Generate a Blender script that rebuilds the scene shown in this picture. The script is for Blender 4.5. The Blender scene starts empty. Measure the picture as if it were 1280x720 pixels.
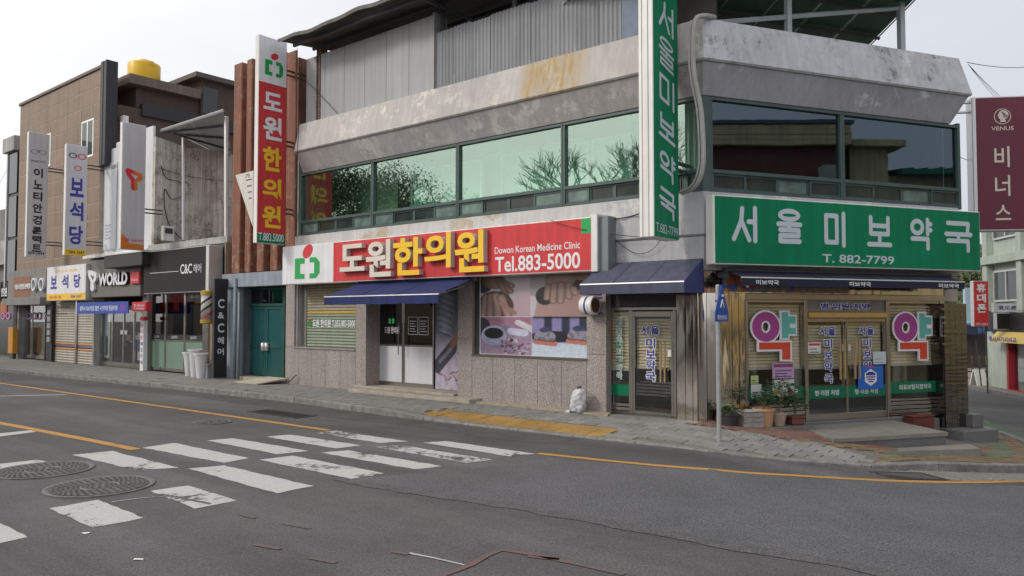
import bpy, bmesh, math, random
import numpy as np
from mathutils import Vector, Matrix
random.seed(7)
rad = math.radians
sc = bpy.context.scene
COL = sc.collection

# ---------------------------------------------------------------- camera, sky, sun, exposure
CAM_H = 1.9
PITCH = math.atan(36/960.)
cam_d = bpy.data.cameras.new('camera'); cam = bpy.data.objects.new('camera', cam_d); COL.objects.link(cam)
cam_d.sensor_width = 36; cam_d.lens = 27.0; cam_d.clip_end = 2000; cam_d.clip_start = 0.05
cam.location = (0, 0, CAM_H); cam.rotation_euler = (math.pi/2 + PITCH, 0, 0)
sc.camera = cam

SUN_EL, SUN_AZ = rad(33), math.atan2(-0.28, -1.0)          # direction TOWARDS the sun, maths angle
sun_dir = Vector((math.cos(SUN_AZ)*math.cos(SUN_EL), math.sin(SUN_AZ)*math.cos(SUN_EL), math.sin(SUN_EL)))
world = bpy.data.worlds.new('World'); sc.world = world; world.use_nodes = True
nt = world.node_tree; N = nt.nodes; LK = nt.links
bg = N['Background']; bg.inputs['Strength'].default_value = 0.1
sky = N.new('ShaderNodeTexSky'); sky.sky_type = 'NISHITA'; sky.sun_disc = False
sky.sun_elevation = SUN_EL; sky.sun_rotation = math.pi/2 - SUN_AZ
sky.dust_density = 4; sky.air_density = 1.3
tc = N.new('ShaderNodeTexCoord')
dt = N.new('ShaderNodeVectorMath'); dt.operation = 'DOT_PRODUCT'
nrm = N.new('ShaderNodeVectorMath'); nrm.operation = 'NORMALIZE'
LK.new(tc.outputs['Generated'], nrm.inputs[0]); LK.new(nrm.outputs[0], dt.inputs[0]); dt.inputs[1].default_value = sun_dir
mr = N.new('ShaderNodeMapRange'); mr.inputs[1].default_value = -0.7; mr.inputs[2].default_value = 0.95
LK.new(dt.outputs['Value'], mr.inputs[0])
cr = N.new('ShaderNodeValToRGB')
cr.color_ramp.elements[0].color = (6.5, 6.75, 7.5, 1); cr.color_ramp.elements[1].color = (14.5, 14.2, 13.9, 1)
e_ = cr.color_ramp.elements.new(0.5); e_.color = (9.3, 9.4, 9.8, 1)
LK.new(mr.outputs[0], cr.inputs[0])
ns = N.new('ShaderNodeTexNoise'); ns.inputs['Scale'].default_value = 1.6; ns.inputs['Detail'].default_value = 5
mp = N.new('ShaderNodeMapping'); mp.inputs['Scale'].default_value = (1, 1, 3.2)
LK.new(nrm.outputs[0], mp.inputs[0]); LK.new(mp.outputs[0], ns.inputs['Vector'])
mr2 = N.new('ShaderNodeMapRange'); mr2.inputs[1].default_value = .3; mr2.inputs[2].default_value = .7
mr2.inputs[3].default_value = .93; mr2.inputs[4].default_value = 1.05
LK.new(ns.outputs[0], mr2.inputs[0])
vm = N.new('ShaderNodeVectorMath'); vm.operation = 'SCALE'
LK.new(cr.outputs[0], vm.inputs[0]); LK.new(mr2.outputs[0], vm.inputs['Scale'])
mx = N.new('ShaderNodeMix'); mx.data_type = 'RGBA'; mx.inputs[0].default_value = 0.9
LK.new(sky.outputs[0], mx.inputs[6]); LK.new(vm.outputs[0], mx.inputs[7]); LK.new(mx.outputs[2], bg.inputs['Color'])

sun_d = bpy.data.lights.new('sun', 'SUN'); sun_d.energy = 1.5; sun_d.angle = rad(12); sun_d.color = (1, .94, .85)
sun = bpy.data.objects.new('sun', sun_d); COL.objects.link(sun)
sun.rotation_euler = sun_dir.to_track_quat('Z', 'Y').to_euler()
sc.view_settings.view_transform = 'Standard'; sc.view_settings.look = 'None'
sc.view_settings.exposure = 0.0; sc.view_settings.gamma = 1

# ---------------------------------------------------------------- frames of the place
class Frame:
    def __init__(s, deg, ox, oy, oz=0.):
        a = rad(deg); s.deg = deg; s.x = Vector((math.cos(a), math.sin(a))); s.y = Vector((-math.sin(a), math.cos(a)))
        s.o = Vector((ox, oy)); s.oz = oz
    def w(s, X, Y, Z):
        p = s.o + s.x*X + s.y*Y
        return Vector((p.x, p.y, Z + s.oz))
    def inv(s, x, y):
        d = Vector((x, y)) - s.o
        return d.dot(s.x), d.dot(s.y)
CX, CY = 3.24, 12.95
L = Frame(-39.3, CX, CY)          # long facade of the clinic
R = Frame(20.3, CX, CY)           # corner facade of the pharmacy
W = Frame(0, 0, 0)
def sight(px, py):
    a = (px-640)/960.; b = (360-py)/960.
    return Vector((a, math.cos(PITCH)-b*math.sin(PITCH), math.sin(PITCH)+b*math.cos(PITCH)))
def FX(f, px, py=400, off=0.):
    """measured column of the photo -> X on the plane Y=off of a frame (and its height)"""
    r = sight(px, py); o = f.o + f.y*off
    t = o.dot(f.y)/(r.x*f.y.x + r.y*f.y.y)
    p = Vector((r.x, r.y))*t - f.o
    return p.dot(f.x), CAM_H + t*r.z - f.oz
def lx(px, off=0., py=400): return FX(L, px, py, off)[0]
def rx(px, off=0., py=400): return FX(R, px, py, off)[0]
def lz(px, py, off=0.): return FX(L, px, py, off)[1]
def rz(px, py, off=0.): return FX(R, px, py, off)[1]

def ground_z(x, y):
    if x < 2.5: return 0.
    if x < 8.5: return -.09*(x-2.5)
    return -.54 - .03*(min(x, 24)-8.5)
def ground_at(px, py):
    r = sight(px, py); t = 10.
    for _ in range(40):
        t = (CAM_H - ground_z(r.x*t, r.y*t))/(-r.z)*.5 + t*.5
    return r.x*t, r.y*t

# ---------------------------------------------------------------- materials
MATS = {}
def newmat(name):
    m = bpy.data.materials.new(name); m.use_nodes = True
    return m, m.node_tree, m.node_tree.nodes['Principled BSDF']
def M(name, col, rough=.75, var=.12, scale=2.5, bump=0., bscale=40., metal=0., streak=0., rand=0., speck=0., sscale=120., spec=.5, col2=None):
    if name in MATS: return MATS[name]
    m, t, b = newmat(name); n = t.nodes; l = t.links
    geo = n.new('ShaderNodeNewGeometry'); pos = geo.outputs['Position']
    c2 = col2 or tuple(min(1, c*(1+var)) for c in col); c1 = col if col2 else tuple(c*(1-var) for c in col)
    n1 = n.new('ShaderNodeTexNoise'); n1.inputs['Scale'].default_value = scale; n1.inputs['Detail'].default_value = 6; n1.inputs['Roughness'].default_value = .6
    l.new(pos, n1.inputs['Vector'])
    r = n.new('ShaderNodeMapRange'); r.inputs[1].default_value = .32; r.inputs[2].default_value = .68; l.new(n1.outputs[0], r.inputs[0])
    mix = n.new('ShaderNodeMix'); mix.data_type = 'RGBA'
    mix.inputs[6].default_value = (*c1, 1); mix.inputs[7].default_value = (*c2, 1); l.new(r.outputs[0], mix.inputs[0])
    out = mix.outputs[2]
    def mult(out, fac_socket, lo, hi, a=.35, b_=.65):
        q = n.new('ShaderNodeMapRange'); q.inputs[1].default_value = a; q.inputs[2].default_value = b_
        q.inputs[3].default_value = lo; q.inputs[4].default_value = hi; l.new(fac_socket, q.inputs[0])
        v = n.new('ShaderNodeVectorMath'); v.operation = 'SCALE'; l.new(out, v.inputs[0]); l.new(q.outputs[0], v.inputs['Scale'])
        return v.outputs[0]
    if streak:
        mp = n.new('ShaderNodeMapping'); mp.inputs['Scale'].default_value = (7, 7, .35); l.new(pos, mp.inputs[0])
        s = n.new('ShaderNodeTexNoise'); s.inputs['Scale'].default_value = 1; s.inputs['Detail'].default_value = 5; l.new(mp.outputs[0], s.inputs['Vector'])
        out = mult(out, s.outputs[0], 1-streak, 1+streak*.4)
    if speck:
        s = n.new('ShaderNodeTexNoise'); s.inputs['Scale'].default_value = sscale; s.inputs['Detail'].default_value = 2; l.new(pos, s.inputs['Vector'])
        out = mult(out, s.outputs[0], 1-speck, 1+speck, .38, .62)
    if rand:
        oi = n.new('ShaderNodeObjectInfo'); out = mult(out, oi.outputs['Random'], 1-rand, 1+rand, 0, 1)
    l.new(out, b.inputs['Base Color'])
    b.inputs['Metallic'].default_value = metal; b.inputs['Specular IOR Level'].default_value = spec
    rr = n.new('ShaderNodeMapRange'); rr.inputs[3].default_value = max(.02, rough-.08); rr.inputs[4].default_value = min(1, rough+.08)
    l.new(n1.outputs[0], rr.inputs[0]); l.new(rr.outputs[0], b.inputs['Roughness'])
    if bump:
        bn = n.new('ShaderNodeTexNoise'); bn.inputs['Scale'].default_value = bscale; bn.inputs['Detail'].default_value = 4; l.new(pos, bn.inputs['Vector'])
        bp = n.new('ShaderNodeBump'); bp.inputs['Strength'].default_value = bump; bp.inputs['Distance'].default_value = .02
        l.new(bn.outputs[0], bp.inputs['Height']); l.new(bp.outputs[0], b.inputs['Normal'])
    MATS[name] = m; return m
def glass(name, tint, refl, rcol=(1, 1, 1), wav=.0):
    if name in MATS: return MATS[name]
    m = bpy.data.materials.new(name); m.use_nodes = True; t = m.node_tree; n = t.nodes; l = t.links; n.clear()
    o = n.new('ShaderNodeOutputMaterial'); tr = n.new('ShaderNodeBsdfTransparent'); gl = n.new('ShaderNodeBsdfGlossy')
    tr.inputs[0].default_value = (*tint, 1); gl.inputs['Color'].default_value = (*rcol, 1); gl.inputs['Roughness'].default_value = .012
    fr = n.new('ShaderNodeLayerWeight'); pw_ = n.new('ShaderNodeMath'); pw_.operation = 'POWER'; pw_.inputs[1].default_value = 5; l.new(fr.outputs['Facing'], pw_.inputs[0])
    mr = n.new('ShaderNodeMapRange'); mr.inputs[1].default_value = 0; mr.inputs[2].default_value = 1; mr.inputs[3].default_value = refl; mr.inputs[4].default_value = 1
    mix = n.new('ShaderNodeMixShader'); l.new(pw_.outputs[0], mr.inputs[0]); l.new(mr.outputs[0], mix.inputs[0])
    l.new(tr.outputs[0], mix.inputs[1]); l.new(gl.outputs[0], mix.inputs[2]); l.new(mix.outputs[0], o.inputs[0])
    if wav:
        g = n.new('ShaderNodeNewGeometry'); bn = n.new('ShaderNodeTexNoise'); bn.inputs['Scale'].default_value = 1.1; l.new(g.outputs['Position'], bn.inputs['Vector'])
        bp = n.new('ShaderNodeBump'); bp.inputs['Strength'].default_value = wav; bp.inputs['Distance'].default_value = .02
        l.new(bn.outputs[0], bp.inputs['Height']); l.new(bp.outputs[0], gl.inputs['Normal']); l.new(bp.outputs[0], fr.inputs['Normal'])
    MATS[name] = m; return m

asphalt = None
def make_asphalt():
    m, t, b = newmat('asphalt'); n = t.nodes; l = t.links
    g = n.new('ShaderNodeNewGeometry'); pos = g.outputs['Position']
    def noise(s, d=5, vec=None, rough=.6):
        k = n.new('ShaderNodeTexNoise'); k.inputs['Scale'].default_value = s; k.inputs['Detail'].default_value = d; k.inputs['Roughness'].default_value = rough
        l.new(vec or pos, k.inputs['Vector']); return k.outputs[0]
    def rng(s, a, b_, c, d):
        q = n.new('ShaderNodeMapRange'); q.inputs[1].default_value = a; q.inputs[2].default_value = b_; q.inputs[3].default_value = c; q.inputs[4].default_value = d
        l.new(s, q.inputs[0]); return q.outputs[0]
    def mul(a, b_):
        q = n.new('ShaderNodeMath'); q.operation = 'MULTIPLY'; l.new(a, q.inputs[0]); l.new(b_, q.inputs[1]); return q.outputs[0]
    mp = n.new('ShaderNodeMapping'); mp.inputs['Rotation'].default_value = (0, 0, rad(39.3)); l.new(pos, mp.inputs[0])
    mp2 = n.new('ShaderNodeMapping'); mp2.inputs['Scale'].default_value = (.08, .9, 1); l.new(mp.outputs[0], mp2.inputs[0])
    v = mul(rng(noise(.35), .3, .7, .74, 1.14), rng(noise(1.0, 4, mp2.outputs[0]), .35, .65, .76, 1.14))
    v = mul(v, rng(noise(5), .3, .7, .93, 1.07)); v = mul(v, rng(noise(70, 4, None, .8), .32, .68, .35, 1.75))
    v = mul(v, rng(noise(28, 3), .3, .7, .8, 1.2))
    # hairline cracks
    vo = n.new('ShaderNodeTexVoronoi'); vo.feature = 'DISTANCE_TO_EDGE'; vo.inputs['Scale'].default_value = .3
    ad = n.new('ShaderNodeVectorMath'); ad.operation = 'ADD'; nn = n.new('ShaderNodeTexNoise'); nn.inputs['Scale'].default_value = 1.5; nn.inputs['Detail'].default_value = 8
    l.new(pos, nn.inputs['Vector']); l.new(pos, ad.inputs[0]); l.new(nn.outputs['Color'], ad.inputs[1]); l.new(ad.outputs[0], vo.inputs['Vector'])
    crk = rng(vo.outputs['Distance'], .0, .004, .7, 1.)
    msk = rng(noise(.6), .5, .56, 0, 1)
    mm = n.new('ShaderNodeMix'); mm.data_type = 'FLOAT'; mm.inputs[2].default_value = 1.; l.new(msk, mm.inputs[0]); l.new(crk, mm.inputs[3])
    v = mul(v, mm.outputs[0])
    cr = n.new('ShaderNodeVectorMath'); cr.operation = 'SCALE'; cr.inputs[0].default_value = (.108, .105, .107); l.new(v, cr.inputs['Scale'])
    l.new(cr.outputs[0], b.inputs['Base Color']); b.inputs['Roughness'].default_value = .88; b.inputs['Specular IOR Level'].default_value = .3
    bp = n.new('ShaderNodeBump'); bp.inputs['Strength'].default_value = .5; bp.inputs['Distance'].default_value = .01
    l.new(noise(110, 3), bp.inputs['Height']); l.new(bp.outputs[0], b.inputs['Normal'])
    return m
asphalt = make_asphalt()

def make_paint(name, col, wear=.5, dark=(.08, .077, .075), blot=0., blotcol=(.1, .1, .105), rust=None, scale=2.2, rough=.8, streak=.15, lo=.52):
    """weathered paint: patches where a second colour shows through, dark blotches, optional rust runs along the L facade"""
    m, t, b = newmat(name); n = t.nodes; l = t.links
    g = n.new('ShaderNodeNewGeometry'); pos = g.outputs['Position']
    def noise(s, d=6, vec=None, rg=.65):
        k = n.new('ShaderNodeTexNoise'); k.inputs['Scale'].default_value = s; k.inputs['Detail'].default_value = d; k.inputs['Roughness'].default_value = rg
        l.new(vec or pos, k.inputs['Vector']); return k.outputs[0]
    def rng(s, a, b_, c=0., d=1.):
        q = n.new('ShaderNodeMapRange'); q.inputs[1].default_value = a; q.inputs[2].default_value = b_; q.inputs[3].default_value = c; q.inputs[4].default_value = d
        l.new(s, q.inputs[0]); return q.outputs[0]
    def mul(a, b_):
        q = n.new('ShaderNodeMath'); q.operation = 'MULTIPLY'; l.new(a, q.inputs[0]); l.new(b_, q.inputs[1]); return q.outputs[0]
    def mix(f, a, b_):
        q = n.new('ShaderNodeMix'); q.data_type = 'RGBA'; l.new(f, q.inputs[0])
        if isinstance(a, tuple): q.inputs[6].default_value = (*a, 1)
        else: l.new(a, q.inputs[6])
        if isinstance(b_, tuple): q.inputs[7].default_value = (*b_, 1)
        else: l.new(b_, q.inputs[7])
        return q.outputs[2]
    mp = n.new('ShaderNodeMapping'); mp.inputs['Scale'].default_value = (9, 9, .28); l.new(pos, mp.inputs[0]); st = noise(1, 5, mp.outputs[0])
    c = mix(rng(noise(.7), .35, .65), tuple(x*.88 for x in col), tuple(x*1.08 for x in col))
    c = mix(mul(rng(noise(scale, 9, None, .75), lo, lo+.03), rng(noise(.45, 2), .42, .6)), c, dark)
    if blot:
        f = mul(rng(noise(5, 9, None, .8), .5, .62), rng(noise(.9, 3), .42, .62, 0, blot))
        c = mix(f, c, blotcol)
    sv = n.new('ShaderNodeVectorMath'); sv.operation = 'SCALE'; l.new(c, sv.inputs[0]); l.new(rng(st, .3, .7, 1-streak, 1+streak*.5), sv.inputs['Scale']); c = sv.outputs[0]
    if rust:
        X0, X1 = rust
        d = n.new('ShaderNodeVectorMath'); d.operation = 'DOT_PRODUCT'; s0 = n.new('ShaderNodeVectorMath'); s0.operation = 'SUBTRACT'
        l.new(pos, s0.inputs[0]); s0.inputs[1].default_value = (CX, CY, 0); l.new(s0.outputs[0], d.inputs[0]); d.inputs[1].default_value = (L.x.x, L.x.y, 0)
        win = mul(rng(d.outputs['Value'], X0, X0+.3), rng(d.outputs['Value'], X1, X1-.5))
        f = mul(win, rng(st, .42, .6, .38, .95)); c = mix(f, c, (.40, .275, .11))
    l.new(c, b.inputs['Base Color']); b.inputs['Roughness'].default_value = rough
    bp = n.new('ShaderNodeBump'); bp.inputs['Strength'].default_value = .35; bp.inputs['Distance'].default_value = .01
    l.new(noise(25, 6), bp.inputs['Height']); l.new(bp.outputs[0], b.inputs['Normal'])
    MATS[name] = m; return m
parapet_L = make_paint('parapet_paint', (.47, .455, .44), dark=(.66, .63, .58), rust=(lx(655), lx(752)), blot=.3, blotcol=(.33, .32, .31), scale=1.7, lo=.54)
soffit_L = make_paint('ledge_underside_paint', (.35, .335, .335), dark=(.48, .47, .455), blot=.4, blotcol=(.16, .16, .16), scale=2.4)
parapet_R = make_paint('parapet_paint_corner', (.52, .53, .56), dark=(.66, .67, .69), blot=.9, blotcol=(.11, .11, .12), scale=2.5, lo=.55)
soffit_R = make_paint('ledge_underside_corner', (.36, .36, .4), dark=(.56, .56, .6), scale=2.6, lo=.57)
band_paint = make_paint('sill_band_paint', (.52, .51, .51), dark=(.42, .36, .27), scale=1.2, blot=.3, blotcol=(.25, .23, .2))
fascia_paint = make_paint('fascia_paint', (.44, .45, .48), dark=(.6, .6, .58), scale=1.5, blot=.3, blotcol=(.3, .22, .14))

def make_steel(name, col, wav, vs, rough=.13):
    m, t, b = newmat(name); n = t.nodes; l = t.links
    b.inputs['Base Color'].default_value = (*col, 1); b.inputs['Metallic'].default_value = 1; b.inputs['Roughness'].default_value = rough
    g = n.new('ShaderNodeNewGeometry'); mp = n.new('ShaderNodeMapping'); mp.inputs['Scale'].default_value = vs; l.new(g.outputs['Position'], mp.inputs[0])
    k = n.new('ShaderNodeTexNoise'); k.inputs['Scale'].default_value = 1; k.inputs['Detail'].default_value = 1.5; l.new(mp.outputs[0], k.inputs['Vector'])
    bp = n.new('ShaderNodeBump'); bp.inputs['Strength'].default_value = 1; bp.inputs['Distance'].default_value = wav
    l.new(k.outputs[0], bp.inputs['Height']); l.new(bp.outputs[0], b.inputs['Normal'])
    MATS[name] = m; return m
steel_clad = make_steel('bronze_steel', (.70, .65, .58), .012, (5, 5, 1.1), .1)
steel_wavy = make_steel('wavy_bronze_steel', (.24, .23, .215), .009, (1.3, 1.3, 14), .08)
steel = make_steel('brushed_steel', (.5, .48, .45), .006, (3, 3, 3), .22)

granite = M('granite', (.30, .265, .25), .55, .05, 1.5, bump=.08, bscale=90, rand=.06, speck=.45, sscale=62, streak=.12)
granite_dark = M('granite_step', (.14, .14, .145), .6, .1, 2, bump=.1, bscale=90, speck=.3, sscale=90)
stepstone = M('worn_step_concrete', (.36, .32, .27), .85, .2, 4, bump=.3, bscale=30, speck=.15)
concrete = M('concrete', (.36, .355, .35), .9, .2, 1.6, bump=.3, bscale=20, streak=.22)
alu = M('aluminium', (.62, .62, .62), .4, .05, metal=.6)
white_side = M('white_sign_side', (.74, .73, .7), .5, .05, streak=.12)
green_frame = M('dark_green_frame', (.05, .085, .08), .42, .15, 4)
black = M('black_paint', (.02, .02, .022), .5, .2)
dark_metal = M('dark_metal', (.05, .05, .055), .5, .2, 5)
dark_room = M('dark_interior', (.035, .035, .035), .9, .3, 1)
pale_room = M('pale_interior', (.62, .64, .54), .9, .12, .8)
white_trim = M('white_trim', (.85, .92, .88), .6, .03)
mint = M('mint_curtain', (.55, .78, .68), .9, .08, 3)
wire = M('black_cable', (.02, .02, .02), .6, .1)
grey_hose = M('grey_hose', (.36, .355, .34), .7, .1, 8)
glass_L = glass('greenish_mirror_glass', (.78, .92, .85), .26, (.76, .9, .84), .05)
glass_R = glass('dark_blue_glass', (.28, .36, .4), .12, (.72, .88, 1), .05)
glass_shop = glass('shop_glass', (.95, .96, .95), .07)
glass_dark = glass('tinted_door_glass', (.3, .31, .31), .13)
red_face = M('red_sign_face', (.58, .045, .05), .5, .06, 1.2, streak=.13, spec=.35)
green_face = M('green_sign_face', (.0, .19, .085), .5, .07, 1.2, streak=.13, spec=.2)
white_face = M('white_sign_face', (.74, .74, .78), .5, .04, 2, streak=.1)
grey_face = M('pale_grey_sign_face', (.5, .5, .53), .45, .04, 2, streak=.08)
letter_white = M('letter_white', (.72, .74, .77), .5, .03)
letter_grey = M('letter_grey', (.52, .58, .63), .5, .03)
letter_cream = M('letter_cream', (.66, .6, .53), .5, .04)
letter_yellow = M('letter_yellow', (.85, .52, .02), .5, .03)
letter_side = M('letter_edge', (.5, .45, .4), .6, .04)
letter_navy = M('letter_navy', (.035, .03, .27), .5, .03)
letter_black = M('letter_black', (.02, .02, .02), .5, .03)
letter_green = M('letter_green', (.0, .22, .12), .5, .03)
letter_red = M('letter_red', (.6, .03, .04), .5, .03)
logo_green = M('logo_green', (.01, .33, .07), .5, .03)
navy_cloth = M('navy_awning_cloth', (.012, .014, .042), .8, .12, 4, bump=.5, bscale=5, streak=.2)
blue_cloth = M('blue_awning_cloth', (.01, .022, .115), .8, .12, 4, bump=.5, bscale=5, streak=.2)
slate_cloth = M('slate_blue_awning_cloth', (.07, .074, .12), .8, .12, 3, bump=.5, bscale=5, streak=.2)
slate_side = M('blue_awning_gable_cloth', (.035, .045, .15), .8, .12, 3)

# ---------------------------------------------------------------- builders
WM = {}
def meta(o, label=None, cat=None, group=None, kind=None):
    if label: o['label'] = label
    if cat: o['category'] = cat
    if group: o['group'] = group
    if kind: o['kind'] = kind
    return o
def thing(name, label, cat, f, at, group=None, kind=None):
    o = bpy.data.objects.new(name, None); COL.objects.link(o); o.empty_display_size = .2
    p = f.w(*at); o.location = p; o.rotation_euler = (0, 0, rad(f.deg))
    WM[o] = Matrix.Translation(p) @ Matrix.Rotation(rad(f.deg), 4, 'Z')
    return meta(o, label, cat, group, kind)
class MB:
    def __init__(s, f=W): s.f = f; s.v = []; s.q = []
    def add(s, pts, faces):
        b = len(s.v); s.v += [s.f.w(*p) for p in pts]; s.q += [tuple(b+i for i in fc) for fc in faces]; return s
    def box(s, x0, x1, y0, y1, z0, z1):
        if x0 > x1: x0, x1 = x1, x0
        if y0 > y1: y0, y1 = y1, y0
        if z0 > z1: z0, z1 = z1, z0
        return s.add([(x0, y0, z0), (x1, y0, z0), (x1, y1, z0), (x0, y1, z0), (x0, y0, z1), (x1, y0, z1), (x1, y1, z1), (x0, y1, z1)],
                     [(0, 3, 2, 1), (4, 5, 6, 7), (0, 1, 5, 4), (1, 2, 6, 5), (2, 3, 7, 6), (3, 0, 4, 7)])
    def bbox(s, x0, x1, y0, y1, z0, z1, c=.006):
        """box with chamfered edges"""
        bm = bmesh.new(); bmesh.ops.create_cube(bm, size=1)
        for v in bm.verts: v.co = ((x0+x1)/2+v.co.x*(x1-x0), (y0+y1)/2+v.co.y*(y1-y0), (z0+z1)/2+v.co.z*(z1-z0))
        bmesh.ops.bevel(bm, geom=bm.edges[:], offset=c, segments=1, affect='EDGES')
        bm.verts.index_update(); s.add([tuple(v.co) for v in bm.verts], [tuple(v.index for v in fc.verts) for fc in bm.faces]); bm.free(); return s
    def prism_z(s, poly, z0, z1):
        n = len(poly); z0f = z0 if callable(z0) else (lambda x, y: z0); z1f = z1 if callable(z1) else (lambda x, y: z1)
        return s.add([(x, y, z0f(x, y)) for x, y in poly]+[(x, y, z1f(x, y)) for x, y in poly],
                     [tuple(range(n))[::-1], tuple(range(n, 2*n))]+[(i, (i+1) % n, n+(i+1) % n, n+i) for i in range(n)])
    def prism_y(s, poly, y0, y1):
        n = len(poly)
        return s.add([(x, y0, z) for x, z in poly]+[(x, y1, z) for x, z in poly],
                     [tuple(range(n)), tuple(range(n, 2*n))[::-1]]+[(i, n+i, n+(i+1) % n, (i+1) % n) for i in range(n)])
    def prism_x(s, poly, x0, x1):
        n = len(poly)
        return s.add([(x0, y, z) for y, z in poly]+[(x1, y, z) for y, z in poly],
                     [tuple(range(n)), tuple(range(n, 2*n))[::-1]]+[(i, n+i, n+(i+1) % n, (i+1) % n) for i in range(n)])
    def tube(s, path, r, n=8, cap=True):
        P = [Vector(p) for p in path]; rr = r if isinstance(r, (list, tuple)) else [r]*len(P)
        pts = []; F = []; up0 = Vector((0.31, .17, .93)).normalized(); u = None
        for i, p in enumerate(P):
            d = (P[min(i+1, len(P)-1)]-P[max(i-1, 0)]).normalized()
            if u is None:
                u = up0 if abs(up0.dot(d)) < .9 else Vector((1, 0, 0))
            u = (u-d*u.dot(d)).normalized(); v = d.cross(u)
            for k in range(n):
                a = 2*math.pi*k/n; pts.append(tuple(p+(u*math.cos(a)+v*math.sin(a))*rr[i]))
        for i in range(len(P)-1):
            for k in range(n): F.append((i*n+k, i*n+(k+1) % n, (i+1)*n+(k+1) % n, (i+1)*n+k))
        if cap: F.append(tuple(range(n))[::-1]); F.append(tuple((len(P)-1)*n+k for k in range(n)))
        return s.add(pts, F)
    def lathe(s, c, prof, n=24):
        pts = []; F = []
        for r, z in prof:
            for k in range(n):
                a = 2*math.pi*k/n; pts.append((c[0]+r*math.cos(a), c[1]+r*math.sin(a), c[2]+z))
        for i in range(len(prof)-1):
            for k in range(n): F.append((i*n+k, i*n+(k+1) % n, (i+1)*n+(k+1) % n, (i+1)*n+k))
        F.append(tuple(range(n))[::-1]); F.append(tuple((len(prof)-1)*n+k for k in range(n)))
        return s.add(pts, F)
    def build(s, name, mat, parent=None, smooth=False, label=None, cat=None, group=None, kind=None, sm_angle=None):
        if parent is not None: wm = WM[parent]; iv = wm.inverted(); vs = [iv @ v for v in s.v]
        else:
            wm = Matrix.Identity(4); vs = s.v
        me = bpy.data.meshes.new(name); me.from_pydata(vs, [], s.q); me.materials.append(mat)
        if smooth: me.polygons.foreach_set('use_smooth', [True]*len(me.polygons))
        o = bpy.data.objects.new(name, me); COL.objects.link(o)
        if parent is not None: o.parent = parent
        WM[o] = wm
        if smooth and sm_angle:
            bm = bmesh.new(); bm.from_mesh(me)
            for e in bm.edges:
                if len(e.link_faces) == 2 and e.calc_face_angle(0) > rad(sm_angle): e.smooth = False
            bm.to_mesh(me); bm.free()
        return meta(o, label, cat, group, kind)
PC = {}
def piece(name, f, x0, x1, y0, y1, z0, z1, mat, parent, c=.004, label=None, tilt=None):
    """one loose element (panel, stone, tile, slat) as its own object; alike pieces share a mesh"""
    dx, dy, dz = round(abs(x1-x0), 3), round(abs(y1-y0), 3), round(abs(z1-z0), 3); key = (dx, dy, dz, mat.name, c)
    if key not in PC:
        bm = bmesh.new(); bmesh.ops.create_cube(bm, size=1)
        for v in bm.verts: v.co = (v.co.x*dx, v.co.y*dy, v.co.z*dz)
        if c: bmesh.ops.bevel(bm, geom=bm.edges[:], offset=min(c, dx*.3, dy*.3, dz*.3), segments=1, affect='EDGES')
        me = bpy.data.meshes.new(name); bm.to_mesh(me); bm.free(); me.materials.append(mat); PC[key] = me
    o = bpy.data.objects.new(name, PC[key]); COL.objects.link(o); o.parent = parent
    m = WM[parent].inverted() @ (Matrix.Translation(f.w((x0+x1)/2, (y0+y1)/2, (z0+z1)/2)) @ Matrix.Rotation(rad(f.deg), 4, 'Z') @ (tilt or Matrix.Identity(4)))
    o.matrix_local = m; WM[o] = WM[parent] @ m
    if label: o['label'] = label
    return o

TC = {}
def textmesh(s, offset=0., extrude=0., res=3, spacing=1.):
    key = (s, offset, extrude, res, spacing)
    if key in TC: return TC[key]
    c = bpy.data.curves.new('t', 'FONT'); c.body = s; c.offset = offset; c.extrude = extrude; c.resolution_u = res; c.space_character = spacing
    o = bpy.data.objects.new('t', c); COL.objects.link(o)
    bpy.context.view_layer.update()
    me = bpy.data.meshes.new_from_object(o.evaluated_get(bpy.context.evaluated_depsgraph_get()))
    v = np.array([tuple(x.co) for x in me.vertices]); F = [tuple(p.vertices) for p in me.polygons]
    bpy.data.objects.remove(o); bpy.data.curves.remove(c); bpy.data.meshes.remove(me)
    TC[key] = (v, F); return TC[key]
def text(s, f, x0, x1, z0, z1, y, mat, parent, name='lettering', weight=.012, extrude=0., shear=0., outline=None, oweight=.05, label=None, tz=0., ref=None, res=3, sidemat=None):
    """flat or raised lettering fitted to a rectangle of a frame's XZ plane, y = its face plane"""
    v, F = textmesh(s, weight, 0., res)
    rv = textmesh(ref, weight, 0., res)[0] if ref else v
    a, b = rv[:, 0].min(), rv[:, 0].max(); c, d = rv[:, 1].min(), rv[:, 1].max()
    def put(v, F, yy, mt, nm, ex=0.):
        X = x0+(v[:, 0]-a)/(b-a)*(x1-x0); Z = z0+(v[:, 1]-c)/(d-c)*(z1-z0); X = X+shear*(Z-z0); Zs = Z+tz*(X-x0)
        mb = MB(f)
        if not ex: mb.add([(X[i], yy, Zs[i]) for i in range(len(X))], F)
        else:
            n = len(X); cnt = {}
            for fc in F:
                for i in range(len(fc)):
                    e = (fc[i], fc[(i+1) % len(fc)]); cnt[e] = 1
            side = [(e[0], e[0]+n, e[1]+n, e[1]) for e in cnt if (e[1], e[0]) not in cnt]
            mb.add([(X[i], yy, Zs[i]) for i in range(n)]+[(X[i], yy+ex, Zs[i]) for i in range(n)], F+side)
            o = mb.build(nm, mt, parent, label=label)
            if sidemat:
                o.data.materials.append(sidemat)
                for p in o.data.polygons[len(F):]: p.material_index = 1
            return o
        return mb.build(nm, mt, parent, label=label)
    if outline: 
        v2, F2 = textmesh(s, weight+oweight, 0., res); put(v2, F2, y+.0015, outline, name+'_outline')
    return put(v, F, y, mat, name, extrude)

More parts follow.
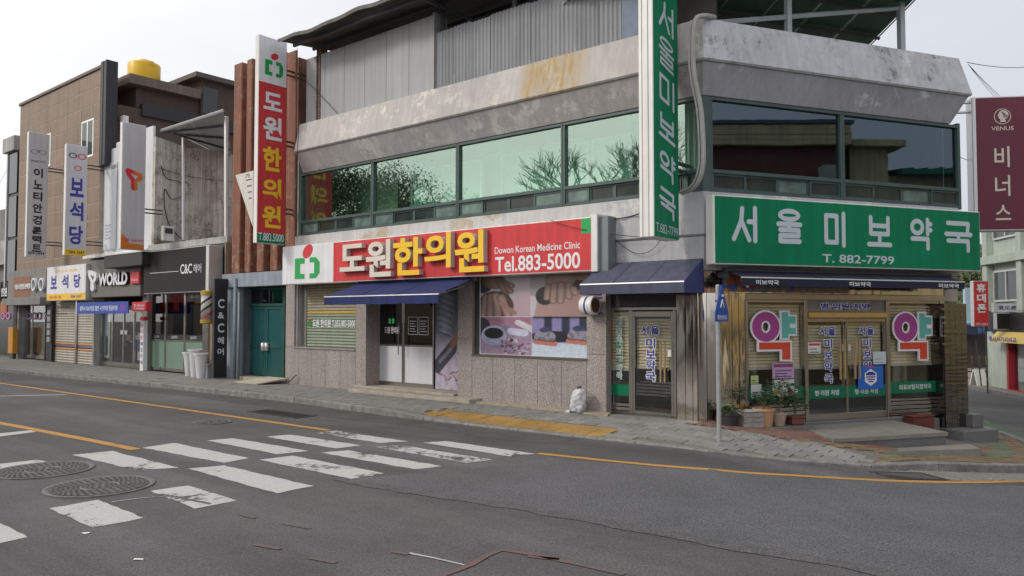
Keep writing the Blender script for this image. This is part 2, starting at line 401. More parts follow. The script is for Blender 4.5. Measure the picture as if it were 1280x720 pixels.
GL = {
 '서': [[(.40, .97), (.36, .6), (.05, .04)], [(.39, .55), (.68, .02)], [(.93, 1), (.93, 0)], [(.66, .58), (.93, .58)]],
 '울': [('o', .5, .86, .40, .13), [(.02, .57), (.98, .57)], [(.5, .57), (.5, .45)], [(.1, .39), (.9, .39), (.9, .21), (.1, .21), (.1, .03), (.94, .03)]],
 '미': [[(.06, .94), (.6, .94), (.6, .06), (.06, .06), (.06, .94)], [(.95, 1.02), (.95, -.03)]],
 '보': [[(.1, .98), (.1, .42), (.9, .42), (.9, .98)], [(.1, .7), (.9, .7)], [(.5, .42), (.5, .06)], [(.0, .05), (1, .05)]],
 '약': [('o', .32, .74, .26, .22), [(.84, 1.02), (.84, .5)], [(.84, .87), (1.0, .87)], [(.84, .65), (1.0, .65)], [(.06, .32), (.84, .32), (.84, -.02)]],
 '국': [[(.08, .97), (.9, .97), (.86, .62)], [(.0, .56), (1, .56)], [(.5, .56), (.5, .38)], [(.08, .31), (.88, .31), (.88, -.04)]],
}
def strokes(ch, f, x0, x1, z0, z1, y, w, mat, parent, name='letter', shear=0., tz=0.):
    mb = MB(f); dy = 0
    def T(u, v, ox=0, oz=0):
        X = x0+u*(x1-x0)+ox; Z = z0+v*(z1-z0)+oz
        return (X+shear*(Z-z0), y-dy, Z+tz*(X-x0))
    for st in GL[ch]:
        if st[0] == 'o':
            _, cx, cy, rx_, ry_ = st; n = 28; P = []
            for k in range(n):
                a = 2*math.pi*k/n; X = rx_*(x1-x0); Z = ry_*(z1-z0)
                P.append(T(cx, cy, (X+w/2)*math.cos(a), (Z+w/2)*math.sin(a))); P.append(T(cx, cy, (X-w/2)*math.cos(a), (Z-w/2)*math.sin(a)))
            mb.add(P, [(2*k, 2*((k+1) % n), 2*((k+1) % n)+1, 2*k+1) for k in range(n)]); dy += .0004; continue
        for i in range(len(st)-1):
            a = Vector((x0+st[i][0]*(x1-x0), z0+st[i][1]*(z1-z0))); b = Vector((x0+st[i+1][0]*(x1-x0), z0+st[i+1][1]*(z1-z0)))
            d = (b-a).normalized(); ang = math.atan2(d.y, d.x); P = []
            for k in range(9): t = ang+math.pi/2+math.pi*k/8; P.append((a.x+math.cos(t)*w/2, a.y+math.sin(t)*w/2))
            for k in range(9): t = ang-math.pi/2+math.pi*k/8; P.append((b.x+math.cos(t)*w/2, b.y+math.sin(t)*w/2))
            mb.add([(X+shear*(Z-z0), y-dy, Z+tz*(X-x0)) for X, Z in P], [tuple(range(len(P)))]); dy += .0004
    return mb.build(name, mat, parent)

def painted(name, f, x0, x1, z0, z1, y, parent, fn, nx=110, nz=80, rough=.4, label=None):
    """a flat print: a fine sheet whose vertices carry the printed colours"""
    u, v = np.meshgrid(np.linspace(0, 1, nx+1), np.linspace(0, 1, nz+1)); rgb = fn(u, v)
    mb = MB(f); X = x0+u.ravel()*(x1-x0); Z = z0+v.ravel()*(z1-z0)
    mb.add([(X[i], y, Z[i]) for i in range(len(X))], [(j*(nx+1)+i, j*(nx+1)+i+1, (j+1)*(nx+1)+i+1, (j+1)*(nx+1)+i) for j in range(nz) for i in range(nx)])
    key = 'print_%d' % int(rough*100)
    if key not in MATS:
        m, t, b = newmat(key); a = t.nodes.new('ShaderNodeVertexColor'); a.layer_name = 'ink'
        t.links.new(a.outputs[0], b.inputs['Base Color']); b.inputs['Roughness'].default_value = rough; MATS[key] = m
    o = mb.build(name, MATS[key], parent, label=label)
    ca = o.data.color_attributes.new('ink', 'FLOAT_COLOR', 'POINT')
    arr = np.ones((len(X), 4), dtype=np.float32); arr[:, :3] = rgb.reshape(-1, 3); ca.data.foreach_set('color', arr.ravel())
    return o
def ell(u, v, cx, cy, rx_, ry_, rot=0., soft=.06):
    c, s = math.cos(rot), math.sin(rot); a = ((u-cx)*c+(v-cy)*s)/rx_; b = (-(u-cx)*s+(v-cy)*c)/ry_
    r = np.sqrt(a*a+b*b); return np.clip((1-r)/soft+.5, 0, 1), r
def cap(u, v, x0, y0, x1, y1, r, soft=.008):
    dx, dy = x1-x0, y1-y0; t = np.clip(((u-x0)*dx+(v-y0)*dy)/(dx*dx+dy*dy+1e-9), 0, 1)
    d = np.hypot(u-x0-t*dx, v-y0-t*dy); return np.clip((r-d)/soft+.5, 0, 1), d/r
def lay(img, m, col): 
    col = np.asarray(col, dtype=float)
    return img*(1-m[..., None])+(col if col.ndim == 3 else col[None, None, :])*m[..., None]
def vnoise(u, v, s, seed=0):
    rs = np.random.RandomState(seed); n = 64; g = rs.rand(n+1, n+1); x = (u*s) % n; y = (v*s) % n
    i = x.astype(int); j = y.astype(int); a = x-i; b = y-j; a = a*a*(3-2*a); b = b*b*(3-2*b)
    return g[j, i]*(1-a)*(1-b)+g[j, i+1]*a*(1-b)+g[j+1, i]*(1-a)*b+g[j+1, i+1]*a*b

# ================================================================ THE SETTING
# ---- kerb line, measured along the foot of the kerb
kp = [ground_at(*p) for p in ((0, 465), (320, 498), (500, 522), (545, 527.5), (770, 552.5), (900, 568), (1060, 583.5), (1130, 588), (1280, 592))]
k0 = Vector(kp[0]); kd = (Vector(kp[0])-Vector(kp[1])).normalized()
kp = [tuple(k0+kd*45)] + kp + [(8.9, 12.4), (9.75, 14.4), (10.5, 17.5), (11.2, 21.5), (12.4, 30), (14., 42)]
def resample(P, st):
    P = [Vector(p) for p in P]; out = []; 
    # Catmull-Rom, then even steps
    dense = []
    for i in range(len(P)-1):
        a, b, c, d = P[max(i-1, 0)], P[i], P[i+1], P[min(i+2, len(P)-1)]
        m = max(2, int((c-b).length/.15))
        ta = (c-a)/max(.01, (b-a).length+(c-b).length)*(c-b).length; tb = (d-b)/max(.01, (c-b).length+(d-c).length)*(c-b).length
        for k in range(m):
            t = k/m; h = t*t; g = h*t
            dense.append(b*(2*g-3*h+1)+ta*(g-2*h+t)+c*(-2*g+3*h)+tb*(g-h))
    dense.append(P[-1]); acc = 0; out = [dense[0]]
    for i in range(1, len(dense)):
        acc += (dense[i]-dense[i-1]).length
        if acc >= st: out.append(dense[i]); acc = 0
    return out
KL = resample(kp, 1.0)
KA = np.array([tuple(p) for p in KL])
def kerb_dist(x, y):
    """signed distance to the kerb foot, positive on the pavement side"""
    p = np.array([x, y]); a = KA[:-1]; d = KA[1:]-a; t = np.clip(((p-a)*d).sum(1)/(d*d).sum(1), 0, 1)
    q = a+d*t[:, None]; dd = p-q; r = np.hypot(dd[:, 0], dd[:, 1]); i = r.argmin()
    return r[i]*(1 if d[i, 0]*dd[i, 1]-d[i, 1]*dd[i, 0] > 0 else -1)
def sstep(a, b, x):
    t = min(1, max(0, (x-a)/(b-a))); return t*t*(3-2*t)
def ramp(x, y):
    X, Y = L.inv(x, y); return sstep(-5.1, -4.2, X)*(1-sstep(2.5, 3.2, X))
def pave_z(x, y, d=None):
    if d is None: d = kerb_dist(x, y)
    r = ramp(x, y)
    ex = .1*(1-sstep(1.6, 3., R.inv(x, y)[0]))*sstep(.3, 2, d)*sstep(2.2, 3.6, x)
    return ground_z(x, y)+.12-r*.09*(1-min(1, max(0, d-.15)/1.1))+ex
# ---- road
mb = MB()
xs = [-300, -60, -20, 0, 2.5, 8.5, 24, 60, 300]; ys = [-300, -60, -20, 0, 20, 60, 300]
mb.add([(x, y, ground_z(x, y)) for y in ys for x in xs], [(j*9+i, j*9+i+1, (j+1)*9+i+1, (j+1)*9+i) for j in range(len(ys)-1) for i in range(8)])
road = mb.build('road', asphalt, kind='structure')

def make_marking(name, col, lo, hi, worn=(.085, .08, .077)):
    m, t, b = newmat(name); n = t.nodes; l = t.links; g = n.new('ShaderNodeNewGeometry')
    k = n.new('ShaderNodeTexNoise'); k.inputs['Scale'].default_value = 9; k.inputs['Detail'].default_value = 9; k.inputs['Roughness'].default_value = .8; l.new(g.outputs['Position'], k.inputs['Vector'])
    k2 = n.new('ShaderNodeTexNoise'); k2.inputs['Scale'].default_value = .9; k2.inputs['Detail'].default_value = 3; l.new(g.outputs['Position'], k2.inputs['Vector'])
    ad = n.new('ShaderNodeMath'); ad.operation = 'ADD'; l.new(k.outputs[0], ad.inputs[0]); l.new(k2.outputs[0], ad.inputs[1])
    r = n.new('ShaderNodeMapRange'); r.inputs[1].default_value = lo; r.inputs[2].default_value = hi; l.new(ad.outputs[0], r.inputs[0])
    mx_ = n.new('ShaderNodeMix'); mx_.data_type = 'RGBA'; mx_.inputs[6].default_value = (*col, 1); mx_.inputs[7].default_value = (*worn, 1); l.new(r.outputs[0], mx_.inputs[0])
    k3 = n.new('ShaderNodeTexNoise'); k3.inputs['Scale'].default_value = 60; l.new(g.outputs['Position'], k3.inputs['Vector'])
    r3 = n.new('ShaderNodeMapRange'); r3.inputs[1].default_value = .35; r3.inputs[2].default_value = .65; r3.inputs[3].default_value = .85; r3.inputs[4].default_value = 1.08; l.new(k3.outputs[0], r3.inputs[0])
    v = n.new('ShaderNodeVectorMath'); v.operation = 'SCALE'; l.new(mx_.outputs[2], v.inputs[0]); l.new(r3.outputs[0], v.inputs['Scale'])
    l.new(v.outputs[0], b.inputs['Base Color']); b.inputs['Roughness'].default_value = .8; return m
white_mark = make_marking('worn_white_paint', (.46, .455, .45), 1.09, 1.15)
yellow_mark = make_marking('worn_yellow_paint', (.47, .24, .055), 1.15, 1.3)
spray_white = make_marking('spray_white', (.4, .4, .42), 1.05, 1.2, (.105, .1, .102))
spray_red = make_marking('spray_red', (.15, .085, .085), .9, 1.05, (.105, .1, .102))
def sheet(name, pts, mat, parent, h=.004, jit=.012, label=None):
    """a thin painted sheet lying on the road; its edge is subdivided and slightly ragged"""
    P = []
    n = len(pts)
    for i in range(n):
        a = Vector(pts[i]); b = Vector(pts[(i+1) % n]); m = max(1, int((b-a).length/.12))
        for k in range(m):
            p = a+(b-a)*k/m; P.append((p.x+random.uniform(-jit, jit), p.y+random.uniform(-jit, jit)))
    bm = bmesh.new(); bm.faces.new([bm.verts.new((x, y, 0)) for x, y in P])
    for xc in (2.5, 8.5): bmesh.ops.bisect_plane(bm, geom=bm.verts[:]+bm.edges[:]+bm.faces[:], plane_co=(xc, 0, 0), plane_no=(1, 0, 0))
    bm.verts.index_update(); V_ = [(v.co.x, v.co.y, ground_z(v.co.x, v.co.y)+h) for v in bm.verts]; F_ = [tuple(v.index for v in f.verts) for f in bm.faces]; bm.free()
    return MB().add(V_, F_).build(name, mat, parent, label=label)
bars = [[(0, 580), (47, 575), (60, 577), (0, 587)],
 [(-60, 645), (0, 653), (35, 672), (-40, 688)], [(60, 636), (124, 625), (179, 648), (117, 660)], [(187, 614), (237, 607), (297, 626), (245, 636)],
 [(90, 569), (140, 564), (223, 585), (171, 588)], [(178, 560), (218, 554), (311, 573), (280, 579)], [(235, 586), (280, 582), (392, 608), (347, 617)],
 [(258, 551), (292, 548), (386, 564), (347, 568)], [(323, 575), (366, 570), (481, 592), (440, 599)], [(331, 546), (364, 543.5), (452, 557), (420, 561)],
 [(401, 566), (436, 563), (553, 583), (518, 587)], [(392, 541), (420, 538.7), (510, 552), (475, 554)], [(470, 559), (502, 556.6), (616, 575), (582, 579)],
 [(529, 553.5), (558, 551.6), (669, 567.5), (638, 571)], [(-60, 552), (0, 542), (39, 538), (45, 540), (0, 546), (-60, 560)]]
for b_ in bars: sheet('crosswalk_stripe', [ground_at(*p) for p in b_], white_mark, road)
def line(name, pxs, w, mat, h=.004, label=None, jit=.006):
    P = resample([ground_at(*p) for p in pxs], .15)
    A = []; B = []
    for i, p in enumerate(P):
        d = (P[min(i+1, len(P)-1)]-P[max(0, i-1)]).normalized(); nn = Vector((-d.y, d.x))*w/2
        a = p+nn+Vector((random.uniform(-jit, jit), random.uniform(-jit, jit))); b = p-nn+Vector((random.uniform(-jit, jit), random.uniform(-jit, jit)))
        A.append((a.x, a.y, ground_z(*a)+h)); B.append((b.x, b.y, ground_z(*b)+h))
    n = len(P); return MB().add(A+B, [(i, i+1, n+i+1, n+i) for i in range(n-1)]).build(name, mat, road, label=label)
line('lane_line', [(-300, 435.5), (0, 479), (160, 502), (320, 525), (411, 538)], .13, yellow_mark)
line('lane_line', [(673, 567), (800, 580), (900, 588), (1000, 595), (1100, 600.5), (1200, 603), (1290, 601.5), (1420, 598)], .12, yellow_mark)
line('lane_line', [(-120, 508), (0, 529), (100, 548), (170, 562)], .15, yellow_mark)
line('lane_line', [(-80, 498), (0, 495.3), (85, 493.3)], .12, white_mark)
line('lane_line', [(1210, 520), (1280, 545), (1400, 590)], .14, white_mark)
line('spray_mark', [(511, 692), (545, 699), (581, 707)], .028, spray_white, h=.0065)
line('spray_mark', [(140, 628), (170, 624), (205, 621)], .02, spray_white, h=.0065)
line('spray_mark', [(490, 690), (511, 694)], .05, spray_red, h=.0065); line('spray_mark', [(548, 722), (590, 706), (628, 688), (700, 701), (780, 719)], .06, spray_red, h=.0065)
for a in [[(300, 643), (318, 648)], [(352, 655), (388, 661)], [(318, 681), (350, 687)], [(660, 696), (700, 700)], [(200, 618), (262, 630)], [(385, 698), (420, 704)]]:
    line('spray_mark', a, .05, spray_red, h=.0065)
# patched asphalt and the concrete gutter near the corner
gutter_mat = M('worn_gutter_concrete', (.2, .195, .175), .95, .2, 5, bump=.5, bscale=60, speck=.45, sscale=60)
sheet('gutter_patch', [ground_at(*p) for p in ((1085, 592), (1150, 587.5), (1300, 590), (1300, 600.5), (1215, 601.5), (1185, 601))], gutter_mat, road, .006, .02)
patch_mat = M('patched_asphalt', (.075, .071, .068), .9, .25, 1.2, bump=.4, bscale=90, speck=.4, sscale=90)
P = []
for i in range(12, len(KL)-8):
    p = KL[i]; d = (KL[i+1]-KL[i-1]).normalized(); P.append((p, Vector((d.y, -d.x))))
P = [a for a in P if 2.0 < (a[0]-Vector((3, 11))).length < 40 and L.inv(*a[0])[0] < 1.0]
sheet('patched_strip', [tuple(p) for p, n_ in P]+[tuple(p+n_*(.75+.12*math.sin(i*1.7))) for i, (p, n_) in list(enumerate(P))[::-1]], patch_mat, road, .003, .03)
seam = [(420, 598), (494, 611), (600, 627), (660, 637), (777, 657), (893, 680), (1000, 697), (1100, 716), (1180, 735)]
line('asphalt_seam', seam, .2, M('seam_asphalt', (.088, .086, .09), .9, .2, 6, bump=.4, bscale=60, speck=.35, sscale=60), .0055, jit=.04)
sheet('patched_strip', [ground_at(*p) for p in seam+[(1400, 720), (1400, 612), (1200, 605), (1000, 598), (850, 586), (690, 573), (560, 590)]], M('patched_asphalt_soft', (.098, .097, .104), .9, .14, .9, bump=.4, bscale=90, speck=.5, sscale=70), road, .003, .02)

# ---- kerb
kerb_mat = M('kerb_stone', (.2, .195, .19), .85, .3, 5, bump=.3, bscale=60, speck=.25, sscale=80, rand=.08)
kerb = thing('kerb', None, None, W, (KL[45].x, KL[45].y, 0), kind='structure')
for i in range(len(KL)-1):
    a, b = KL[i], KL[i+1]; d = (b-a).normalized(); n_ = Vector((-d.y, d.x)); g = .006
    a2, b2 = a+d*g, b-d*g
    def zt(p): return ground_z(*p)+.125-ramp(*p)*.095
    ji = random.uniform(-.008, .008); q = [a2+n_*ji, b2+n_*ji, b2+n_*(.16+ji), a2+n_*(.16+ji)]
    c = n_*.012; c0 = .014
    pts = [(q[0].x, q[0].y, ground_z(*a)-.05), (q[1].x, q[1].y, ground_z(*b)-.05), (q[1].x, q[1].y, zt(b)-c0), (q[0].x, q[0].y, zt(a)-c0),
           (q[0].x+c.x, q[0].y+c.y, zt(a)), (q[1].x+c.x, q[1].y+c.y, zt(b)), (q[2].x, q[2].y, zt(b)), (q[3].x, q[3].y, zt(a)), (q[2].x, q[2].y, ground_z(*b)-.05), (q[3].x, q[3].y, ground_z(*a)-.05)]
    MB().add(pts, [(0, 1, 2, 3), (3, 2, 5, 4), (4, 5, 6, 7), (7, 6, 8, 9), (1, 8, 6, 5, 2), (0, 3, 4, 7, 9)]).build('kerb_stone', kerb_mat, kerb)
# ---- pavement: a ladder of strips between the kerb and the foot of the buildings
rc = lambda X, Y: tuple((R.w(X, Y, 0)).xy)
rows = []
for i, p in enumerate(KL):
    d = (KL[min(i+1, len(KL)-1)]-KL[max(i-1, 0)]).normalized(); n_ = Vector((-d.y, d.x)); s = p+n_*.15
    X, Y = L.inv(*p)
    if X < -.6: e = Vector(L.w(X, 1.2, 0).xy)
    else:
        t = sstep(-.6, 9.5, X); e = Vector(R.w(-.4+8.2*t, 1.2, 0).xy)
        if p.x > 7.4:
            e = Vector((9.6+ (p.y-11)*.10, max(R.w(7.9, 1.2, 0).y, p.y-.3)))
            if p.y < 14: e = Vector(R.w(6.8+.25*(p.y-10.8), .6+(p.y-10.8)*.3, 0).xy)
            else: e = Vector((p.x-2.2, p.y+.2))
    rows.append([s+(e-s)*k/10 for k in range(11)])
mb = MB(); mb.add([(q.x, q.y, pave_z(q.x, q.y)-.012) for r_ in rows for q in r_], [(i*11+k, i*11+11+k, i*11+12+k, i*11+k+1) for i in range(len(rows)-1) for k in range(10)])
pav = mb.build('pavement', M('joint_mortar', (.15, .145, .135), .95, .2, 6, bump=.4, bscale=60), kind='structure')
WM[pav] = Matrix.Identity(4)
grey_paver = [M('grey_paver', (.215, .21, .2), .85, .15, 2, bump=.3, bscale=60, speck=.2, sscale=80, rand=.14)]
red_paver = [M('red_paver', (.17, .095, .075), .85, .2, 2, bump=.3, bscale=60, speck=.2, sscale=80, rand=.18)]
green_paver = [M('green_paver', (.10, .12, .08), .85, .2, 2, bump=.3, bscale=60, speck=.2, sscale=80, rand=.2)]
ochre_paver = [M('ochre_paver', (.165, .12, .07), .85, .2, 2, bump=.3, bscale=60, speck=.2, sscale=80, rand=.18)]
tact = [M('tactile_yellow', (.33, .2, .06), .75, .2, 3, bump=.2, bscale=60, speck=.1, rand=.08)]
TP = [Vector(ground_at(*p)) for p in ((541, 523), (566, 515.5), (775, 542), (750, 549))]
tX = [L.inv(*p) for p in TP]; tx0 = (tX[0][0]+tX[1][0])/2; tx1 = (tX[2][0]+tX[3][0])/2; ty0 = L.inv(*TP[3])[1]+.02; ty1 = ty0+.6
def in_building(x, y):
    X, Y = L.inv(x, y); X2, Y2 = R.inv(x, y)
    return (Y > 0.03 and X2 < 0 or Y > .03 and X < 0) or (Y2 > .03 and 0 <= X2 < 6.7 and Y > -9)
cells = []
def lattice(f, bx, by, x0, x1, y0, y1, want, off=.5):
    j = 0; y = y0
    while y < y1:
        x = x0+(off*bx if j % 2 else 0)
        while x < x1:
            c = f.w(x+bx/2, y+by/2, 0); 
            if (c.x*c.x+c.y*c.y) < 45**2:
                k = want(c.x, c.y, x, y)
                if k: cells.append((f, x, y, bx, by, k, c.x, c.y))
            x += bx
        y += by; j += 1
def is_grey(X1, d): return X1 < -.2 or (X1 < 2.6 and d < 1.6-.3*X1)
def zone(x, y, X, Y):
    X1, Y1 = L.inv(x, y); d = kerb_dist(x, y)
    if d < .27 or in_building(x, y): return None
    if tx0-.05 < X1 < tx1+.05 and ty0-.02 < Y1 < ty1+.05: return None
    return 'grey' if is_grey(X1, d) else None
def zone2(x, y, X, Y):
    X1, Y1 = L.inv(x, y); d = kerb_dist(x, y)
    if d < .22 or in_building(x, y) or y > 26: return None
    if is_grey(X1, d): return None
    if X1 < 2.6: return 'ochre' if X1 > 1.5 and d < 1.75-.3*X1 else 'red'
    if d < .6: return 'ochre'
    return 'green' if d < .95 else 'red'
lattice(L, .3, .2, -44, 3.2, -3.6, .1, zone)
lattice(R, .22, .11, -3, 9.5, -4.5, 8, zone2)
def tz(x, y, X, Y): return 'tact' if kerb_dist(x, y) > .16 else None
lattice(L, .3, .3, tx0, tx1, ty0, ty0+.55, tz, 0)
PM = {'grey': grey_paver, 'red': red_paver, 'green': green_paver, 'ochre': ochre_paver, 'tact': tact}
cells.sort(key=lambda c: (c[6]**2+c[7]**2) + (-400 if c[5] == 'tact' else 0))
rest = {}
def dots_mesh(bx, by):
    bm = bmesh.new(); bmesh.ops.create_cube(bm, size=1)
    for v in bm.verts: v.co = (v.co.x*(bx-.01), v.co.y*(by-.01), v.co.z*.05)
    for i in range(5):
        for j in range(5):
            r_ = bmesh.ops.create_cone(bm, cap_ends=True, segments=6, radius1=.018, radius2=.012, depth=.008)
            for v in r_['verts']: v.co += Vector(((i-2)*bx/5.2, (j-2)*by/5.2, .028))
    me = bpy.data.meshes.new('tactile_tile'); bm.to_mesh(me); bm.free(); me.materials.append(tact[0]); return me
for n_, (f, x, y, bx, by, k, cx, cy) in enumerate(cells):
    hh = random.uniform(0, .007); z = pave_z(cx, cy)+hh
    if n_ < 300:
        X0, X1, Y0, Y1 = x+.004, x+bx-.004, y+.004, y+by-.004
        ex, ey = f.w(x+bx, y+by/2, 0), f.w(x+bx/2, y+by, 0)
        sx = (pave_z(ex.x, ex.y)-pave_z(cx, cy))/(bx/2); sy = (pave_z(ey.x, ey.y)-pave_z(cx, cy))/(by/2)
        tilt = Matrix.Rotation(-math.atan(sx), 4, 'Y') @ Matrix.Rotation(math.atan(sy), 4, 'X')
        if k == 'tact' and ('t', bx) not in PC: PC[(round(X1-X0, 3), round(Y1-Y0, 3), .05, tact[0].name, .004)] = dots_mesh(bx, by); PC[('t', bx)] = 1
        piece('tactile_tile' if k == 'tact' else 'paver', f, X0, X1, Y0, Y1, z-.05, z, PM[k][0], pav, .004, tilt=tilt)
    else:
        if k not in rest: rest[k] = MB()
        pts = [f.w(x+.005+a*(bx-.01), y+.005+b*(by-.01), 0) for a, b in ((0, 0), (1, 0), (1, 1), (0, 1))]
        top = [(p.x, p.y, pave_z(cx, cy)+hh+(ground_z(p.x, p.y)-ground_z(cx, cy))) for p in pts]
        rest[k].add([(a, b, c-.04) for a, b, c in top]+top, [(4, 5, 6, 7), (0, 1, 5, 4), (1, 2, 6, 5), (2, 3, 7, 6), (3, 0, 4, 7)])
for k, m_ in rest.items(): m_.build('pavers', PM[k][0], pav, kind='stuff')

# ---- manholes and gratings
iron_tread = M('worn_iron_tread', (.15, .145, .145), .55, .3, 8, metal=.2)
iron = M('cast_iron', (.055, .052, .05), .7, .25, 12, bump=.3, bscale=80, metal=.3)
def manhole(px, py, r_, label):
    x, y = ground_at(px, py); z = ground_z(x, y)
    t = thing('manhole_cover', label, 'manhole cover', W, (x, y, z), 'manhole covers in the road')
    MB().lathe((x, y, z), [(r_, 0), (r_, .014), (r_-.035, .016), (r_-.05, .009), (r_-.06, .009)], 40).build('rim', iron_tread, t, True, sm_angle=20)
    MB().lathe((x, y, z), [(r_-.062, 0), (r_-.062, .012), (.01, .012)], 40).build('lid', iron, t)
    mb = MB()
    for k in range(1, 11):
        rr = (r_-.08)*k/10.; nn = max(6, int(rr*2*math.pi/.075))
        if k in (4,):
            pts = []; m = 32
            for a in range(m):
                A = 2*math.pi*a/m
                for q, zz in ((rr-.012, .012), (rr-.008, .019), (rr+.008, .019), (rr+.012, .012)): pts.append((x+q*math.cos(A), y+q*math.sin(A), z+zz))
            mb.add(pts, [(a*4+c, ((a+1) % m)*4+c, ((a+1) % m)*4+c+1, a*4+c+1) for a in range(m) for c in range(3)]); continue
        for a in range(nn):
            A = 2*math.pi*(a+.5*(k % 2))/nn; c, s_ = math.cos(A), math.sin(A); w = .017; h = .021
            P = [(x+(rr+u)*c-v*s_, y+(rr+u)*s_+v*c) for u, v in ((-w, -w*1.2), (w, -w*1.2), (w, w*1.2), (-w, w*1.2))]
            mb.add([(p[0], p[1], z+.012) for p in P]+[((p[0]-x)*.999+x, p[1], z+.019) for p in P], [(4, 5, 6, 7), (0, 1, 5, 4), (1, 2, 6, 5), (2, 3, 7, 6), (3, 0, 4, 7)])
    mb.build('tread', iron_tread, t, kind='stuff')
manhole(54, 588, .56, 'iron manhole cover touching the crosswalk stripe at the left edge, farther of the big two')
manhole(125, 608.5, .56, 'large iron manhole cover nearest the camera, beside the cracked white stripe')
manhole(265, 528, .34, 'small iron manhole cover beyond the crosswalk next to the yellow line')
def grate(f, X0, X1, Y0, Y1, label, n_):
    c = f.w((X0+X1)/2, (Y0+Y1)/2, 0); gz = ground_z(c.x, c.y); t = thing('drain_grate', label, 'drain grate', f, ((X0+X1)/2, (Y0+Y1)/2, gz))
    z = lambda X, Y: ground_z(*f.w(X, Y, 0).xy)
    MB(f).prism_z([(X0-.04, Y0-.04), (X1+.04, Y0-.04), (X1+.04, Y1+.04), (X0-.04, Y1+.04)], lambda a, b: z(a, b)-.0, lambda a, b: z(a, b)+.005).build('pit', M('grate_pit', (.012, .012, .012), .95), t)
    mb = MB(f)
    for a, b, c_, d in ((X0-.05, X1+.05, Y0-.05, Y0), (X0-.05, X1+.05, Y1, Y1+.05), (X0-.05, X0, Y0, Y1), (X1, X1+.05, Y0, Y1)):
        mb.prism_z([(a, c_), (b, c_), (b, d), (a, d)], lambda a, b: z(a, b), lambda a, b: z(a, b)+.012)
    mb.build('frame', iron, t)
    for i in range(n_):
        a = X0+(X1-X0)*(i+.5)/n_; w = (X1-X0)/n_*.2
        MB(f).prism_z([(a-w, Y0), (a+w, Y0), (a+w, Y1), (a-w, Y1)], lambda a, b: z(a, b), lambda a, b: z(a, b)+.0095).build('bar', iron, t)
gX, gY = L.inv(*ground_at(352, 517.5)); grate(L, gX-.75, gX+.75, gY-.2, gY+.2, 'long iron drain grate against the kerb opposite the clinic door', 22)
gX, gY = R.inv(*ground_at(1135, 595)); grate(R, gX-.42, gX+.42, gY-.2, gY+.16, 'iron drain grate at the foot of the raised kerb by the pharmacy steps', 14)

# ================================================================ CORNER BUILDING
B = thing('corner_building', 'two-storey corner building with granite ground floor, green-framed window bands and peeling concrete parapet', 'building', L, (-.0, 0, 0))
def corner(o):
    """plan point at distance o outside both facades"""
    n1 = -L.y; n2 = -R.y; c = Vector((CX, CY)); det = n1.x*n2.y-n1.y*n2.x
    a = o+n1.dot(c); b = o+n2.dot(c); return Vector(((a*n2.y-n1.y*b)/det, (n1.x*b-a*n2.x)/det))
XL, XR = lx(371, -.25, 190), rx(1216, -.3, 113)-.05
def loft(prof, name, mat, side):
    """ledge swept along a facade; prof = closed list of (out, z, endshift)"""
    mb = MB(); n = len(prof)
    st = []
    if side == 'L': st.append([L.w(XL, -o, z) for o, z, e in prof])
    st.append([Vector((*corner(o), z)) for o, z, e in prof])
    if side == 'R':
        st.append([R.w(XR+e, -o, z) for o, z, e in prof]); st.append([R.w(XR+e, 4.5, z) for o, z, e in prof])
    pts = [tuple(p) for s_ in st for p in s_]
    F = [(i*n+k, (i+1)*n+k, (i+1)*n+(k+1) % n, i*n+(k+1) % n) for i in range(len(st)-1) for k in range(n)]
    F += [tuple(range(n))[::-1], tuple((len(st)-1)*n+k for k in range(n))]
    mb.add(pts, F); return mb.build(name, mat, B)
pr_up = [(.30, 6.17, 0), (.33, 6.2, .0), (.17, 6.93, -.14), (-.05, 6.95, -.16), (-.05, 6.17, -.2)]
pr_lo = [(-.0, 5.66, -.28), (.05, 5.67, -.26), (.27, 6.165, -.03), (-.05, 6.165, -.2)]
loft(pr_up, 'parapet', parapet_L, 'L'); loft(pr_up, 'parapet', parapet_R, 'R')
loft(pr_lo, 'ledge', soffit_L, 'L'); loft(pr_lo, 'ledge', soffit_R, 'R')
# closed core of the building behind the shop fronts
poly = [tuple(L.w(-11.9, 1.6, 0).xy), tuple(L.w(-1.05, 1.6, 0).xy), tuple(R.w(1.0, 1.3, 0).xy), tuple(R.w(5.5, 1.3, 0).xy), tuple(R.w(5.5, 5, 0).xy), tuple(L.w(-5, 9, 0).xy), tuple(L.w(-11.9, 9, 0).xy)]
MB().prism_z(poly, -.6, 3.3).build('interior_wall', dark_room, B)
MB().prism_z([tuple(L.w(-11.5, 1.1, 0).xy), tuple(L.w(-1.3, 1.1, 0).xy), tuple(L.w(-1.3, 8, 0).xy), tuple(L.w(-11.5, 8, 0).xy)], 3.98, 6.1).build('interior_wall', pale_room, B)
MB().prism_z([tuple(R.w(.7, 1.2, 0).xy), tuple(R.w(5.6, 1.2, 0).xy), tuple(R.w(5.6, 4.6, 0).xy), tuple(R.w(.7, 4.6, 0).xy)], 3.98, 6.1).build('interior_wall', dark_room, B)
c0 = corner(-.02); 
def slab(z0, z1, ins, mat, name):
    cc = corner(-ins); P = [tuple(L.w(-11.52, ins, 0).xy), tuple(cc), tuple(R.w(XR-.3-ins, ins, 0).xy), tuple(R.w(XR-.3-ins, 5, 0).xy), tuple(L.w(-4, 9.5, 0).xy), tuple(L.w(-11.52, 9.5, 0).xy)]
    MB().prism_z(P, z0, z1).build(name, mat, B)
slab(6.1, 6.9, .06, concrete, 'roof_deck'); slab(3.3, 3.98, .08, concrete, 'floor_slab'); slab(-.7, .06, .12, concrete, 'foundation')
MB(L).box(-11.95, -11.56, .05, 9.4, 0, 6.9).build('side_wall', concrete, B)
